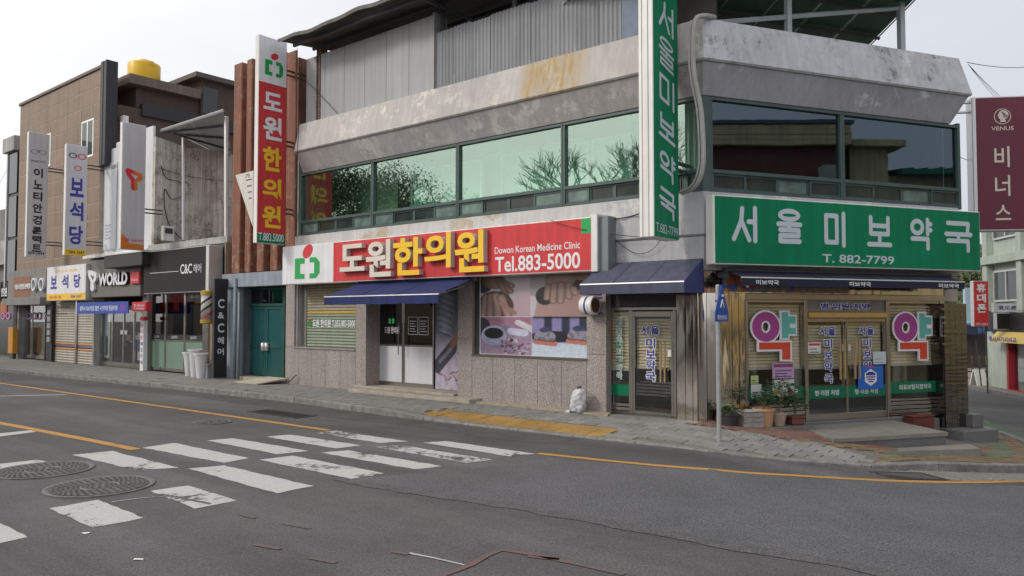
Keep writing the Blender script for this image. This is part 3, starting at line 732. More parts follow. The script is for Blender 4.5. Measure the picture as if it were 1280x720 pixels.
MB(R).box(5.68, 5.85, .3, 4.9, -.6, 6.05).build('side_wall', soffit_R, B)
MB(L).box(-12.0, -4, 9.4, 9.6, 0, 6.9).build('rear_wall', concrete, B)
MB().prism_z([tuple(R.w(5.8, 4.9, 0).xy), tuple(R.w(5.8, 5.1, 0).xy), tuple(L.w(-4, 9.6, 0).xy), tuple(L.w(-4, 9.4, 0).xy)], -.6, 6.9).build('rear_wall', concrete, B)

# ---- upper window bands
sash_pale = M('sash_pane_pale', (.13, .19, .17), .15, .3, 4)
sash_dark = M('sash_pane_dark', (.03, .042, .04), .12, .3, 4)
def window_bay(f, X0, X1, mat_g, group_z=(4.03, 4.38, 5.66)):
    z0, zm, z1 = group_z; t = .045
    mb = MB(f)
    mb.bbox(X0, X1, -.03, .10, z1-.055, z1, .004); mb.bbox(X0, X1, -.03, .10, zm-.03, zm+.035, .004); mb.bbox(X0, X1, -.03, .10, z0, z0+.04, .004)
    mb.bbox(X0, X0+t, -.028, .10, z0+.04, zm-.03, .003); mb.bbox(X1-t, X1, -.028, .10, z0+.04, zm-.03, .003); mb.bbox(X0, X0+t, -.028, .10, zm+.035, z1-.055, .003); mb.bbox(X1-t, X1, -.028, .10, zm+.035, z1-.055, .003)
    wdw = mb.build('window', green_frame, B)
    MB(f).box(X0+t, X1-t, .03, .038, zm+.035, z1-.055).build('pane', mat_g, wdw)
    n = 4; w = (X1-X0-2*t)/n
    for i in range(n):
        a = X0+t+i*w; b = a+w; yy = .0 if i in (0, 3) else .025; q = .035
        m = MB(f); m.box(a, b, yy, yy+.04, z0+.04, z0+.04+q); m.box(a, b, yy, yy+.04, zm-.03-q, zm-.03); m.box(a, a+q, yy, yy+.04, z0+.04+q, zm-.03-q); m.box(b-q, b, yy, yy+.04, z0+.04+q, zm-.03-q)
        m.build('sash', green_frame, wdw); MB(f).box(a+q, b-q, yy+.02, yy+.026, z0+.04+q, zm-.03-q).build('sash_pane', (sash_pale if i in (0, 3) else sash_dark) if mat_g is glass_L else (sash_pale if i == 2 else sash_dark), wdw)
        if i in (1, 2): MB(f).box(a+q, b-q, yy+.05, yy+.055, z0+.075, zm-.065).build('sash_screen', M('fly_screen', (.09, .10, .10), .8, .1), wdw)
    return wdw
Lb = [lx(376, 0, 250), lx(466, 0, 240), lx(572.5, 0, 230), lx(704.5, 0, 210), lx(836, 0, 200), -.02]
for i in range(5): window_bay(L, Lb[i]+.004, Lb[i+1]-.004, glass_L)
Rb = [rx(888, 0, 180)-.02, rx(1052, 0, 190), rx(1199, 0, 200)]
for i in range(2): window_bay(R, Rb[i]+.004, Rb[i+1]-.004, glass_R)
cp = corner(.04); MB().prism_z([tuple(L.w(-.02, -.035, 0).xy), tuple(cp), tuple(R.w(Rb[0], -.035, 0).xy), tuple(R.w(Rb[0], .12, 0).xy), tuple(L.w(-.02, .12, 0).xy)], 4.0, 5.7).build('corner_post', green_frame, B)
MB(R).box(Rb[2], 5.86, -.03, .3, 4.0, 5.7).build('corner_post', green_frame, B)
# inner rooms seen through the pale band: second window frames, curtains, a lintel
for a, b in ((Lb[1]+.9, Lb[2]-.1), (Lb[2]+.45, Lb[3]-.02), (Lb[3]+.05, Lb[3]+1.0)):
    m = MB(L); m.box(a, b, .9, 1.0, 5.42, 5.5); m.box(a, a+.07, .9, 1.0, 4.4, 5.42); m.box(b-.07, b, .9, 1.0, 4.4, 5.42); m.box((a+b)/2-.04, (a+b)/2+.04, .92, .98, 4.4, 5.42); m.build('inner_window_frame', M('inner_white', (.95, .98, .96), .6, .02), B); MB(L).box(a+.08, b-.08, .93, .96, 4.4, 5.42).build('inner_pane', M('mint_inner_pane', (.45, .74, .62), .3, .08, 1), B)
for a, b in ((Lb[0]+.05, Lb[0]+1.2), (Lb[1]+.05, Lb[1]+.55)): MB(L).box(a, b, .75, .8, 4.1, 5.6).build('inner_wall', M('brown_interior', (.05, .045, .035), .8, .3, 2), B)
for X in np.arange(Lb[1]+.6, Lb[1]+1.3, .07): MB(L).box(X, X+.045, .7+.03*math.sin(X*40), .74+.03*math.sin(X*40), 4.1, 5.55).build('curtain_fold', mint, B)
for X in (.3, .38, .5): MB(L).box(-X-.03, -X, .5, .54, 4.1, 5.6).build('curtain_fold', white_trim, B)

MB(L).box(Lb[3]+1.0, Lb[4]+.1, .95, 1.05, 4.1, 5.7).build('inner_wall', M('grey_inner_wall', (.2, .24, .22), .8, .15, 1.5), B)
for k in range(5): MB(L).box(Lb[2]-.1+.0+k*.55, Lb[2]+.4+k*.55, 1.05, 1.09, 5.53, 5.62).build('wall_tile', white_trim, B)
# ---- concrete bands between the storeys
sb = [(lambda z: z)(z) for z in (3.3, 4.02)]
sx1 = lx(756, 0, 300)
MB(L).prism_x([(-.06, 3.74), (.08, 3.3), (.08, 4.02), (-.05, 4.02)], -11.56, -2.0).build('sill_band', band_paint, B)
def corner_strip(prof, name, mat, X0, X1):
    st = [[L.w(X0, -o, z) for o, z in prof], [Vector((*corner(o), z)) for o, z in prof], [R.w(X1, -o, z) for o, z in prof]]; n = len(prof)
    MB().add([tuple(p) for s_ in st for p in s_], [(i*n+k, (i+1)*n+k, (i+1)*n+(k+1) % n, i*n+(k+1) % n) for i in range(2) for k in range(n)]+[tuple(range(n))[::-1], tuple(range(2*n, 3*n))]).build(name, mat, B)
corner_strip([(.06, 3.27), (.1, 3.3), (.06, 4.02), (-.1, 4.02), (-.1, 3.27)], 'sill_band', fascia_paint, -2.0, 5.8)
corner_strip([(-.02, 2.68), (.03, 2.7), (.065, 3.26), (-.1, 3.26), (-.1, 2.68)], 'fascia', fascia_paint, -2.0, 5.8)
MB(L).box(-11.95, -2.0, -.02, .1, 2.78, 3.3).build('sign_backing', concrete, B)
corner_strip([(-.06, 2.30), (.0, 2.31), (.0, 2.675), (-.1, 2.675)], 'lintel_cladding', steel_clad, -1.88, 5.45)
MB(R).box(5.45, 5.8, -.01, .25, 2.2, 2.675).build('lintel_cladding', M('beige_cladding', (.4, .36, .3), .6, .1), B)

# ---- granite ground floor of the clinic: panels with open joints on a concrete backing
def clad(f, X0, X1, Z0, Z1, pw, y=0., parent=None, mat=None, ph=None, name='granite_panel', th=.03, c=.004):
    n = max(1, round((X1-X0)/pw)); w = (X1-X0)/n; m = 1 if not ph else max(1, round((Z1-Z0)/ph)); h = (Z1-Z0)/m
    for i in range(n):
        for j in range(m):
            piece(name, f, X0+i*w+.003, X0+(i+1)*w-.003, y+random.uniform(0, .002), y+th, Z0+j*h+.003, Z0+(j+1)*h-.003, mat or granite, parent or B, c)
def jamb(X, z0, z1, d=.42): piece('granite_panel', L, X-.03, X, .032, d, z0, z1, granite, B, .003)
def backing(X0, X1, z0, z1): MB(L).box(X0, X1, .031, .5, z0, z1).build('wall_backing', concrete, B)
gz0, gz1 = .07, 2.82
Xa = lx(357); Xw0, Xw1 = lx(368), lx(444.5); Xd0, Xd1 = lx(457.5), lx(572); Xp1 = lx(590); Xp2 = lx(733); Xg1 = lx(757.5)
zs = lz(440, 436.5)
clad(L, Xa, Xw0, zs, gz1, .5); clad(L, Xa, Xw1, gz0, zs, .62); clad(L, Xw1, Xd0, gz0, gz1, .6, ph=2.0)
clad(L, Xd1, Xp1, gz0, gz1, .5, ph=1.6); clad(L, Xp1, Xp2, gz0, 1.1, .62); clad(L, Xp2, Xg1, gz0, 1.2, .9); clad(L, Xp2, Xg1, 1.2, gz1, .9)
backing(Xa, Xw0-.03, gz0, gz1); backing(Xw0-.03, Xw1, gz0, zs-.04); backing(Xw1, Xd0-.03, gz0, gz1); backing(Xd1, Xp1-.03, gz0, gz1); backing(Xp1-.03, Xp2, gz0, 1.06); backing(Xp2, Xg1-.03, gz0, gz1)
for X, z0, z1 in ((Xw0, zs, gz1), (Xd0, .1, gz1), (Xp1, 1.1, gz1), (Xg1, .05, gz1)): piece('granite_panel', L, X-.03+.0, X, .0, .5, z0+.003, z1, granite, B, .003)
MB(L).bbox(Xw0, Xw1, -.03, .2, zs-.035, zs+.005, .006).build('window_sill', granite, B)
MB(L).bbox(Xp1, Xp2+.02, -.03, .1, 1.08, 1.115, .006).build('window_sill', steel, B)
# shuttered clinic window
def shutter(f, X0, X1, z0, z1, y, mats, parent, pitch=.075, name='shutter_curtain'):
    """roller shutter curtain: curved slats; bands of colour by height"""
    out = {}
    n = int((z1-z0)/pitch); h = (z1-z0)/n
    for i in range(n):
        a = z0+i*h; k = next(m for zt, m in mats if a+h/2 <= zt)
        mb = out.setdefault(k.name, (MB(f), k))[0]
        mb.add([(X, y+dy, z) for X in (X0, X1) for dy, z in ((.012, a), (.0, a+h*.2), (-.012, a+h*.5), (.0, a+h*.8), (.012, a+h))], [(j, j+5, j+6, j+1) for j in range(4)])
    for mb, k in out.values(): mb.build(name, k, parent)
roll_beige = M('shutter_beige', (.33, .29, .2), .55, .1, 3, streak=.12); roll_green = M('shutter_green', (.22, .27, .2), .55, .1, 3, streak=.1)
roll_red = M('shutter_red', (.4, .09, .04), .55, .1); roll_yellow = M('shutter_yellow', (.45, .3, .05), .55, .1)
ws = MB(L); ws.box(Xw0, Xw0+.05, .17, .27, zs, gz1); ws.box(Xw1-.0, Xw1+.04, .17, .27, zs, gz1)
wcl = ws.build('window', alu, B)
shutter(L, lx(379, .22), Xw1+.3, zs, gz1, .22, [(1.62, roll_green), (1.96, roll_green), (2.02, roll_yellow), (2.08, roll_red), (9, roll_beige)], wcl)
MB(L).box(Xw0+.04, Xw0+.25, .2, .21, zs, gz1).build('shutter_guide', M('shutter_guide', (.18, .17, .16), .6), wcl)
X0 = lx(383, .2); zt = lz(412, 404, .2)
text('도원 한의원', L, lx(391, .2), lx(413.5, .2), zt-.1, zt+.1, .2, letter_white, B, weight=.03); text('T.055.883-5000', L, lx(415, .2), lx(444, .2), zt-.09, zt+.08, .2, letter_white, B, weight=.02)
for a, b in ((0, .06), (.08, .14)): MB(L).box(X0+.05+a, X0+.05+b, .199, .2, zt-.08, zt+.04).build('logo', logo_green, B)
MB(L).box(X0+.09, X0+.16, .199, .2, zt+.05, zt+.11).build('logo', letter_red, B)
# clinic doors, recessed
yd = .42; zd0 = .24; zd1 = 2.45
xa, xb, xc, xe = lx(470, yd), lx(504, yd), lx(542.5, yd), lx(572, yd)
MB(L).box(Xd0, xe+.3, yd, yd+.1, zd1, 2.82).build('door_header', dark_metal, B)
film = M('white_door_film', (.62, .63, .68), .35, .04, 2, streak=.05)
for i, (a, b) in enumerate(((xa, xb), (xb, xc))):
    m = MB(L)
    for q in ((a, a+.05, zd0, zd1), (b-.05, b, zd0, zd1), (a+.05, b-.05, zd0, zd0+.11), (a+.05, b-.05, zd1-.06, zd1), (a+.05, b-.05, 1.2, 1.24)): m.bbox(q[0]+.002, q[1]-.002, yd, yd+.05, q[2], q[3], .003)
    dr = m.build('door', steel, B)
    MB(L).box(a+.05, b-.05, yd+.02, yd+.03, 1.24, zd1-.06).build('pane', glass_dark, dr); MB(L).box(a+.05, b-.05, yd+.015, yd+.03, zd0+.11, 1.2).build('frosted_panel', film, dr)
    hx = b-.1 if i == 0 else a+.1; MB(L).tube([(hx, yd-.06, 1.0), (hx, yd-.06, 1.75)], .014).build('handle', steel, dr)
text('도원 한의원', L, xa+.3, xb-.15, 1.5, 1.66, yd+.012, letter_white, B, weight=.015)
for k in range(2): MB(L).box(xa+.45+k*.12, xa+.53+k*.12, yd+.012, yd+.014, 1.74, 1.86).build('logo', logo_green, B)
def frame_lines(f, x0, x1, z0, z1, y, w, mat, name, parent):
    m = MB(f)
    for q in ((x0, x1, z0, z0+w), (x0, x1, z1-w, z1), (x0, x0+w, z0+w, z1-w), (x1-w, x1, z0+w, z1-w)): m.box(q[0], q[1], y-.001, y, q[2], q[3])
    return m.build(name, mat, parent)
for k in range(2):
    fx = xb+.16+k*.36; frame_lines(L, fx, fx+.32, 1.48, 1.9, yd+.012, .012, letter_white, 'notice_frame', B)
    for j in range(5): MB(L).box(fx+.05, fx+.27-.05*(j % 2), yd+.011, yd+.012, 1.55+j*.06, 1.565+j*.06).build('notice_line', letter_white, B)
# printed panel beside the clinic doors
def paint_side(u, v):
    img = np.ones(u.shape+(3,))*np.array([.12, .13, .17]); img = lay(img, np.clip((.58-v)*6, 0, 1), (.42, .38, .5))
    n = vnoise(u, v*2.2, 9, 3)
    for k in range(7):
        m, r_ = ell(u, v, .42+.03*math.sin(k), .93-.06*k, .40-.02*k, .055, -.1); img = lay(img, m, (.20+.2*np.clip(1-r_, 0, 1)[..., None]*np.ones(3))*np.array([.8, .95, 1.2]))
        m2, _ = ell(u, v, .42+.03*math.sin(k), .915-.06*k, .38-.02*k, .012, -.1); img = lay(img, m2*.8, (.03, .035, .06))
    m, r_ = cap(u, v*2.2, .1, .52, .75, .95, .17); img = lay(img, m, (.05, .05, .07)); m, _ = cap(u, v*2.2, .2, .62, .7, .93, .05); img = lay(img, m, (.2, .2, .25))
    m, _ = cap(u, v*2.2, .72, 1.0, 1., 1.25, .1); img = lay(img, m, (.25, .12, .08))
    for k in range(40):
        rs = np.random.RandomState(k); a, b = rs.rand()*1.0, rs.rand()*.42; m, _ = cap(u, v*2.2, a+.25, b, a+.25+rs.uniform(-.2, .2), b+rs.uniform(-.1, .1), .018); img = lay(img, m*(v < .28), (.45, .36, .4) if k % 2 else (.16, .08, .07))
    return img*(.85+.3*n[..., None])
painted('printed_panel', L, xc+.05, xe+.05, zd0+.02, 2.5, yd, B, paint_side, 50, 110)
MB(L).box(xc+.05, xe+.05, yd+.002, yd+.05, zd0, 2.6).build('panel_board', dark_metal, B)
# granite-edged clinic step
t = thing('clinic_step', 'worn two-level stone step in front of the clinic double door', 'step', L, (lx(510), -.3, .1))
MB(L).bbox(lx(439, -.3), lx(588, -.35), -.38, .03, .02, .2, .01).build('lower_slab', stepstone, t); MB(L).bbox(lx(446), Xd1-.02, -.1, .6, .2, .25, .008).build('upper_slab', stepstone, t)
MB(L).prism_z([(Xp1, -.22), (Xg1+.2, -.28), (Xg1+.1, -.0), (Xp1, .0)], .05, .15).build('base_render', M('rough_render', (.33, .28, .22), .95, .2, 8, bump=.6, bscale=25), B)
MB(L).box(Xp1, Xp2, .08, .5, 1.1, 2.82).build('window_backing', dark_metal, B)

# ---- four printed photographs in the clinic window
def skin(sh, r_): 
    k = np.clip(1.05-.55*r_**2, .3, 1)[..., None]; return k*np.array(sh)
def hand(img, u, v, kn, tips, r0, sh, back=None):
    if back: m, r_ = ell(u, v, *back); img = lay(img, m, skin(sh, r_*.8))
    for (a, b), (c, d) in zip(kn, tips):
        mo, _ = cap(u, v, a, b, c, d, r0*1.18, .02); img = lay(img, mo*.75, np.array(sh)*.22)
        m, r_ = cap(u, v, a, b, c, d, r0); img = lay(img, m, skin(sh, r_))
        mn, _ = ell(u, v, c, d+.0, r0*.45, r0*.6); img = lay(img, mn*.35, (.5, .33, .32))
    return img
def p1(u, v):
    img = np.ones(u.shape+(3,))*np.array([.5, .45, .5]); img *= (.8+.25*v[..., None]); m, _ = ell(u, v, .95, .0, .5, .5); img = lay(img, m*.6, (.45, .3, .36))
    m, _ = ell(u, v, .05, .9, .25, .35); img = lay(img, m, (.05, .045, .05))
    sh = (.24, .155, .13); img = hand(img, u, v, [(.35, .85), (.4, .78), (.42, .72)], [(.62, .70), (.6, .58), (.52, .46)], .055, sh, (.27, .82, .25, .18, -.3))
    m, _ = ell(u, v, .3, .25, .36, .34, -.2); img = lay(img, m, (.08, .05, .045))
    sh = (.30, .21, .19); img = hand(img, u, v, [(.12, .45), (.22, .47), (.32, .48), (.42, .44)], [(.06, .02), (.2, .0), (.35, .0), (.55, .03)], .08, sh, (.28, .42, .25, .13, -.1))
    m, _ = cap(u, v, .42, .3, .68, .08, .045); return lay(img, m, (.3, .17, .15))
def p2(u, v):
    img = np.ones(u.shape+(3,))*np.array([.46, .44, .48]); m, _ = ell(u, v, .1, .95, .5, .5, -.3); img = lay(img, m*.7, (.22, .2, .2))
    b = np.clip((.52+.05*np.sin(u*5)+.22*(u-.4)*(u > .4)-v)*40, 0, 1)*np.clip((u-.04-.15*v)*40, 0, 1); img = lay(img, b, (.36, .235, .225)); img *= (.8+.3*np.clip(1-u, 0, 1)[..., None])
    m, _ = ell(u, v, .22, .45, .14, .2); img = lay(img, m, (.035, .03, .035)); m, _ = ell(u, v, .72, .68, .1, .13); img = lay(img, m, (.04, .03, .03))
    m, _ = cap(u, v, .62, .9, .95, .8, .09); img = lay(img, m, (.27, .15, .11))
    sh = (.30, .21, .18); return hand(img, u, v, [(.27, .65), (.36, .68), (.46, .7), (.57, .68), (.63, .6)], [(.25, .4), (.34, .33), (.45, .33), (.57, .42), (.66, .5)], .05, sh, (.44, .8, .22, .22, .0))
def p3(u, v):
    n = vnoise(u, v, 12, 5); img = np.ones(u.shape+(3,))*np.array([.30, .22, .31]); img = lay(img, np.clip((v-.72+.1*np.sin(u*9))*20, 0, 1), (.34, .17, .25)); m, _ = ell(u, v, .0, .75, .2, .25); img = lay(img, m, (.03, .03, .05))
    m, r_ = ell(u, v, .27, .5, .25, .27); img = lay(img, m, (.40, .43, .6)); m, _ = ell(u, v, .27, .42, .22, .2); img = lay(img, m*.5, (.25, .26, .42)); m, _ = ell(u, v, .27, .56, .19, .15); img = lay(img, m, (.012, .013, .016))
    m, _ = cap(u, v, .62, .62, .85, .58, .09); img = lay(img, m, (.5, .52, .68)); m, _ = cap(u, v, .75, .85, 1., .68, .07); img = lay(img, m, (.58, .55, .6))
    for k in range(60):
        rs = np.random.RandomState(k+9); a, b = rs.uniform(.42, .95), rs.uniform(.03, .42); m, _ = ell(u, v, a, b, rs.uniform(.015, .04), rs.uniform(.015, .035)); img = lay(img, m, [(.38, .33, .42), (.1, .04, .06), (.5, .46, .52), (.2, .12, .18)][k % 4])
    return img*(.85+.3*n[..., None])
def p4(u, v):
    n = vnoise(u, v, 26, 8); img = np.ones(u.shape+(3,))*np.array([.24, .22, .42]); 
    for a in (.3, .62, .93): img = lay(img, np.clip((.09-abs(u-a))*30, 0, 1)*(v > .45), (.03, .035, .07))
    img = lay(img, np.clip((.36-v)*25, 0, 1), (.5, .57, .68)); m, _ = ell(u, v, .45, .5, .5, .14); img = lay(img, m, (.02, .02, .03))
    for cx, cy, s in ((.24, .42, 1.), (.84, .46, .95)):
        m, r_ = ell(u, v, cx-.0, cy+.07, .2*s, .17); m = m*np.clip((v-cy+.03)*40, 0, 1); img = lay(img, m, (.28, .27, .33)); img = lay(img, m*np.clip((n-.5)*6, 0, 1)*.7, (.07, .07, .1))
        m, _ = cap(u, v, cx-.16*s, cy-.06, cx+.17*s, cy-.1, .065); img = lay(img, m, (.42, .17, .13)); m, _ = cap(u, v, cx-.18*s, cy-.01, cx+.17*s, cy-.05, .015); img = lay(img, m, (.16, .06, .06))
        m, _ = ell(u, v, cx, cy+.25, .1, .07); img = lay(img, m, (.05, .06, .12))
    return img*(.88+.24*n[..., None])
t = thing('window_poster', 'large window poster of four photographs: massaging hands, herbal cup and moxa bowls', 'poster', L, (-3.7, .05, 1.12))
pz0, pz1 = 1.13, 2.80; pxm = lx(665, .05); pzm = lz(665, 396, .05); px0, px1 = lx(600.5, .05), Xp2-.01
for (a, b, c, d, fn) in ((px0, pxm-.008, pzm+.006, pz1, p1), (pxm, px1+.32, pzm+.006, pz1, p2), (px0, pxm-.008, pz0, pzm-.004, p3), (pxm, px1, pz0, pzm-.004, p4)):
    y = .05 if fn is not p2 else -.004
    painted('photograph', L, a, b, c, d, y, t, fn, 110, 80, .35)
MB(L).box(px0-.02, px1, .052, .075, pz0-.01, pz1).build('backing_board', white_face, t)
MB(L).box(pxm, px1+.32, -.002, .02, pzm+.006, pz1).build('backing_board', white_face, t)

# ---- side door of the pharmacy
ys = .2; za = .05
sa, sbb, sc_, sd = lx(763, ys), lx(786.5, ys), lx(791, ys), lx(846, ys)
MB(L).box(Xg1, sd+.1, ys-.02, ys+.1, 2.08, 2.32).build('door_header', dark_metal, B); MB(L).bbox(Xg1+.02, sd+.02, ys-.04, ys+.02, 2.02, 2.075, .005).build('door_header', steel, B)
for a, b in ((sbb, sc_), (sd-.06, sd), (Xg1+.0, sa+.02)): MB(L).bbox(a, b, ys-.03, ys+.05, za, 2.02, .005).build('door_post', steel, B)
blind = M('blind_slat', (.62, .53, .37), .6, .12, 3, rand=.05)
def blinds(f, X0, X1, z0, z1, y, parent, pitch=.058):
    m = MB(f); n = int((z1-z0)/pitch)
    for i in range(n):
        z = z0+i*pitch; m.add([(X0, y, z+.004), (X1, y, z+.004), (X1, y+.004, z+pitch*.72), (X0, y+.004, z+pitch*.72), (X0, y+.02, z+pitch*.95), (X1, y+.02, z+pitch*.95)], [(0, 1, 2, 3), (3, 2, 5, 4)])
    m.build('blind', blind, parent, kind='stuff'); MB(f).bbox(X0, X1, y-.012, y+.02, z0-.045, z0, .004).build('blind_rail', M('blind_rail', (.42, .4, .36), .5), parent)
dk = M('dark_glass_film', (.02, .024, .024), .25, .3, 2)
band = M('green_window_film', (.0, .145, .07), .3, .06, 2)
w_ = MB(L).box(sa+.02, sbb, ys-.01, ys, .33, 2.02).build('side_light', glass_shop, B); blinds(L, sa+.02, sbb, .95, 2.02, ys+.04, w_)
MB(L).box(sa+.02, sbb, ys-.013, ys-.011, .45, .66).build('green_band', band, w_)
for k in range(4): MB(L).bbox(sa+.02, sbb, ys-.03+.006*(k % 2), ys+.02, za+.07*k, za+.07*k+.055, .004).build('kick_rail', steel, B)
for i, ch in enumerate('의료보험지정약국'):
    zc = 1.83-i*.145; xm = (sa+sbb)/2-.01; text(ch, L, xm-.055, xm+.06, zc-.06, zc+.06, ys-.014, letter_green, w_, 'letter', outline=letter_white, weight=.02, oweight=.06)
m = MB(L)
for q in ((sc_, sc_+.045, za+.03, 2.0), (sd-.11, sd-.065, za+.03, 2.0), (sc_+.045, sd-.11, za+.03, za+.15), (sc_+.045, sd-.11, 1.9, 2.0)): m.bbox(q[0], q[1], ys-.02, ys+.03, q[2], q[3], .004)
dr = m.build('side_door', steel, B); MB(L).box(sc_+.045, sd-.11, ys, ys+.008, za+.15, 1.9).build('pane', glass_shop, dr); blinds(L, sc_+.05, sd-.12, 1.0, 1.88, ys+.06, B)
for hx in (sd-.28, sd-.2): MB(L).tube([(hx, ys-.08, .75), (hx, ys-.08, 1.45)], .018).build('handle', M('wood_handle', (.36, .24, .12), .5), dr)
MB(L).box(sd-.16, sd-.09, ys-.05, ys-.02, 1.2, 1.32).build('door_closer', white_side, dr); MB(L).box(sd-.26, sd-.14, ys-.05, ys-.02, .95, 1.0).build('lock', steel, dr)
dxm = (sc_+sd)/2-.08
for i, ch in enumerate('서울'): text(ch, L, dxm-.2+.21*i, dxm-.03+.21*i, 1.58, 1.74, ys-.006, letter_navy, dr, 'letter', outline=letter_white, weight=.03, oweight=.055)
for i, ch in enumerate('미보약국'): zc = 1.43-i*.2; text(ch, L, dxm-.09, dxm+.1, zc-.085, zc+.085, ys-.006, letter_navy, dr, 'letter', outline=letter_white, weight=.03, oweight=.055)
MB(L).bbox(sc_, sd, -.12, .2, .0, .055, .01).build('threshold', concrete, B)

# ---- steel cladding round the corner
pts = []
for X in (lx(846), lx(857), lx(866), lx(874)): pts.append(Vector(L.w(X, -.02, 0).xy))
pA = Vector(L.w(-.12, -.02, 0).xy); pB = Vector(R.w(.30, -.02, 0).xy); cc = corner(.02)
seq = [pts[0], pts[1], pts[2], pts[3], pA]
for k in range(1, 6):
    t_ = k/6; seq.append(pA*(1-t_)**2+cc*2*t_*(1-t_)+pB*t_**2)
seq += [pB] + [Vector(R.w(X, -.02, 0).xy) for X in (rx(914), rx(922.5), rx(931.5))]
grp = [[0, 1], [1, 2], [2, 3], [3, 4], [4, 5, 6, 7], [7, 8, 9, 10], [10, 11], [11, 12], [12, 13]]
for g_ in grp:
    P = [seq[i] for i in g_]; d0 = (P[1]-P[0]).normalized()*.005; d1 = (P[-1]-P[-2]).normalized()*.005; P[0] = P[0]+d0; P[-1] = P[-1]-d1
    n_ = [];
    for i in range(len(P)):
        d = (P[min(i+1, len(P)-1)]-P[max(i-1, 0)]).normalized(); n_.append(Vector((-d.y, d.x)))
    n = len(P); V_ = [(p.x, p.y, z) for z in (-.02, 2.305) for p in P]+[(p.x+q.x*.03, p.y+q.y*.03, z) for z in (-.02, 2.305) for p, q in zip(P, n_)]
    F = [(i, i+1, n+i+1, n+i) for i in range(n-1)]+[(0, n, 3*n, 2*n), (n-1, 3*n-1, 4*n-1, 2*n-1)]
    MB().add(V_, F).build('steel_panel', steel_clad, B, smooth=len(P) > 2, sm_angle=50)
poly = [tuple(L.w(lx(846), .02, 0).xy), tuple(pA+L.y*.05)]+[tuple(q*.995+Vector(R.w(.3, 1, 0).xy)*.005) for q in seq[5:10]]+[tuple(R.w(rx(931), .03, 0).xy), tuple(R.w(rx(931), .5, 0).xy), tuple(L.w(lx(846), .5, 0).xy)]
MB().prism_z([tuple(L.w(lx(846), .04, 0).xy), tuple(L.w(-.16, .04, 0).xy), tuple(R.w(.34, .06, 0).xy), tuple(R.w(rx(931), .04, 0).xy), tuple(R.w(rx(931), .5, 0).xy), tuple(L.w(lx(846), .5, 0).xy)], -.3, 2.3).build('corner_pier', dark_metal, B)
# right pillar
pl0, pl1 = rx(1180, -.2), rx(1208.5, -.2)
MB(R).box(pl0+.01, pl1-.01, -.17, .2, -.35, 2.15).build('pillar_core', dark_metal, B)
for i in range(4):
    w = (pl1-pl0)/4; piece('steel_panel', R, pl0+i*w+.003, pl0+(i+1)*w-.003, -.2, -.172, -.22, 2.15, steel_wavy, B, .003)
piece('steel_panel', R, pl0-.02, pl0+.006, -.18, .15, -.22, 2.15, steel_wavy, B, .003)
MB(R).bbox(pl0-.05, pl1+.24, -.62, .3, -.75, -.2, .012).build('plinth', granite_dark, B); MB(R).bbox(pl1-.08, pl1+.2, -.35, .3, -.2, .05, .012).build('plinth', granite_dark, B)
MB(R).box(pl0-.5, pl0-.05, -.1, .3, -.5, -.02).build('plinth', granite_dark, B)

# ---- pharmacy shop front
zt_ = 2.2; zb = .03; yR = .0
g0, g1, g2, g3 = rx(932), rx(1005.5), rx(1108), rx(1176)
MB(R).bbox(g0, g3+.08, -.03, .08, zt_, 2.305, .006).build('shop_front_header', steel, B)
MB(R).box(g0, g3+.4, .3, .36, 2.2, 2.66).build('header_backing', dark_metal, B)
for X, w in ((g0, .05), (g1, .075), (g2, .075), (g3, .10)): MB(R).bbox(X-w/2, X+w/2, -.045, .07, zb-.1, zt_, .006).build('shop_front_post', steel, B)
def shopwindow(a, b):
    fr = MB(R).bbox(a, b, -.02, .04, .33, .37, .004).bbox(a, b, -.02, .04, zt_-.05, zt_, .004).build('shop_window', steel, B)
    MB(R).box(a, b, .0, .008, .37, zt_-.05).build('pane', glass_shop, fr); blinds(R, a, b, 1.02, zt_-.05, .09, fr)
    MB(R).box(a, b, -.003, -.001, .47, .68).build('green_band', band, fr)
    for k in range(4): MB(R).bbox(a, b, -.035+.008*(k % 2), .03, zb+.075*k, zb+.075*k+.06, .004).build('kick_rail', steel, B)
    return fr
w1 = shopwindow(g0+.03, g1-.04); w2 = shopwindow(g1*0+g2+.04, g3-.05)
text('의료보험지정약국', R, rx(950), rx(996), .53, .63, -.006, letter_white, w1, weight=.01); text('의료보험지정약국', R, rx(1122), rx(1162), .53, .63, -.006, letter_white, w2, weight=.01)
MB(R).box(g1+.04, g2-.04, -.0, .03, 1.99, 2.0).build('transom_rail', steel, B)
tr_ = MB(R).box(g1+.04, g2-.04, .0, .01, 2.0, zt_).build('transom_panel', M('transom_grey', (.2, .19, .17), .3, .2, 4), B)
text('병·의원 처방', R, rx(1026), rx(1088), 2.03, 2.15, -.004, letter_navy, tr_, outline=letter_white, weight=.03, oweight=.055)
MB(R).bbox(g1+.04, g2-.04, -.06, .03, 1.88, 1.985, .006).build('door_header', steel_clad, B)
gm = rx(1057); dz1 = 1.875
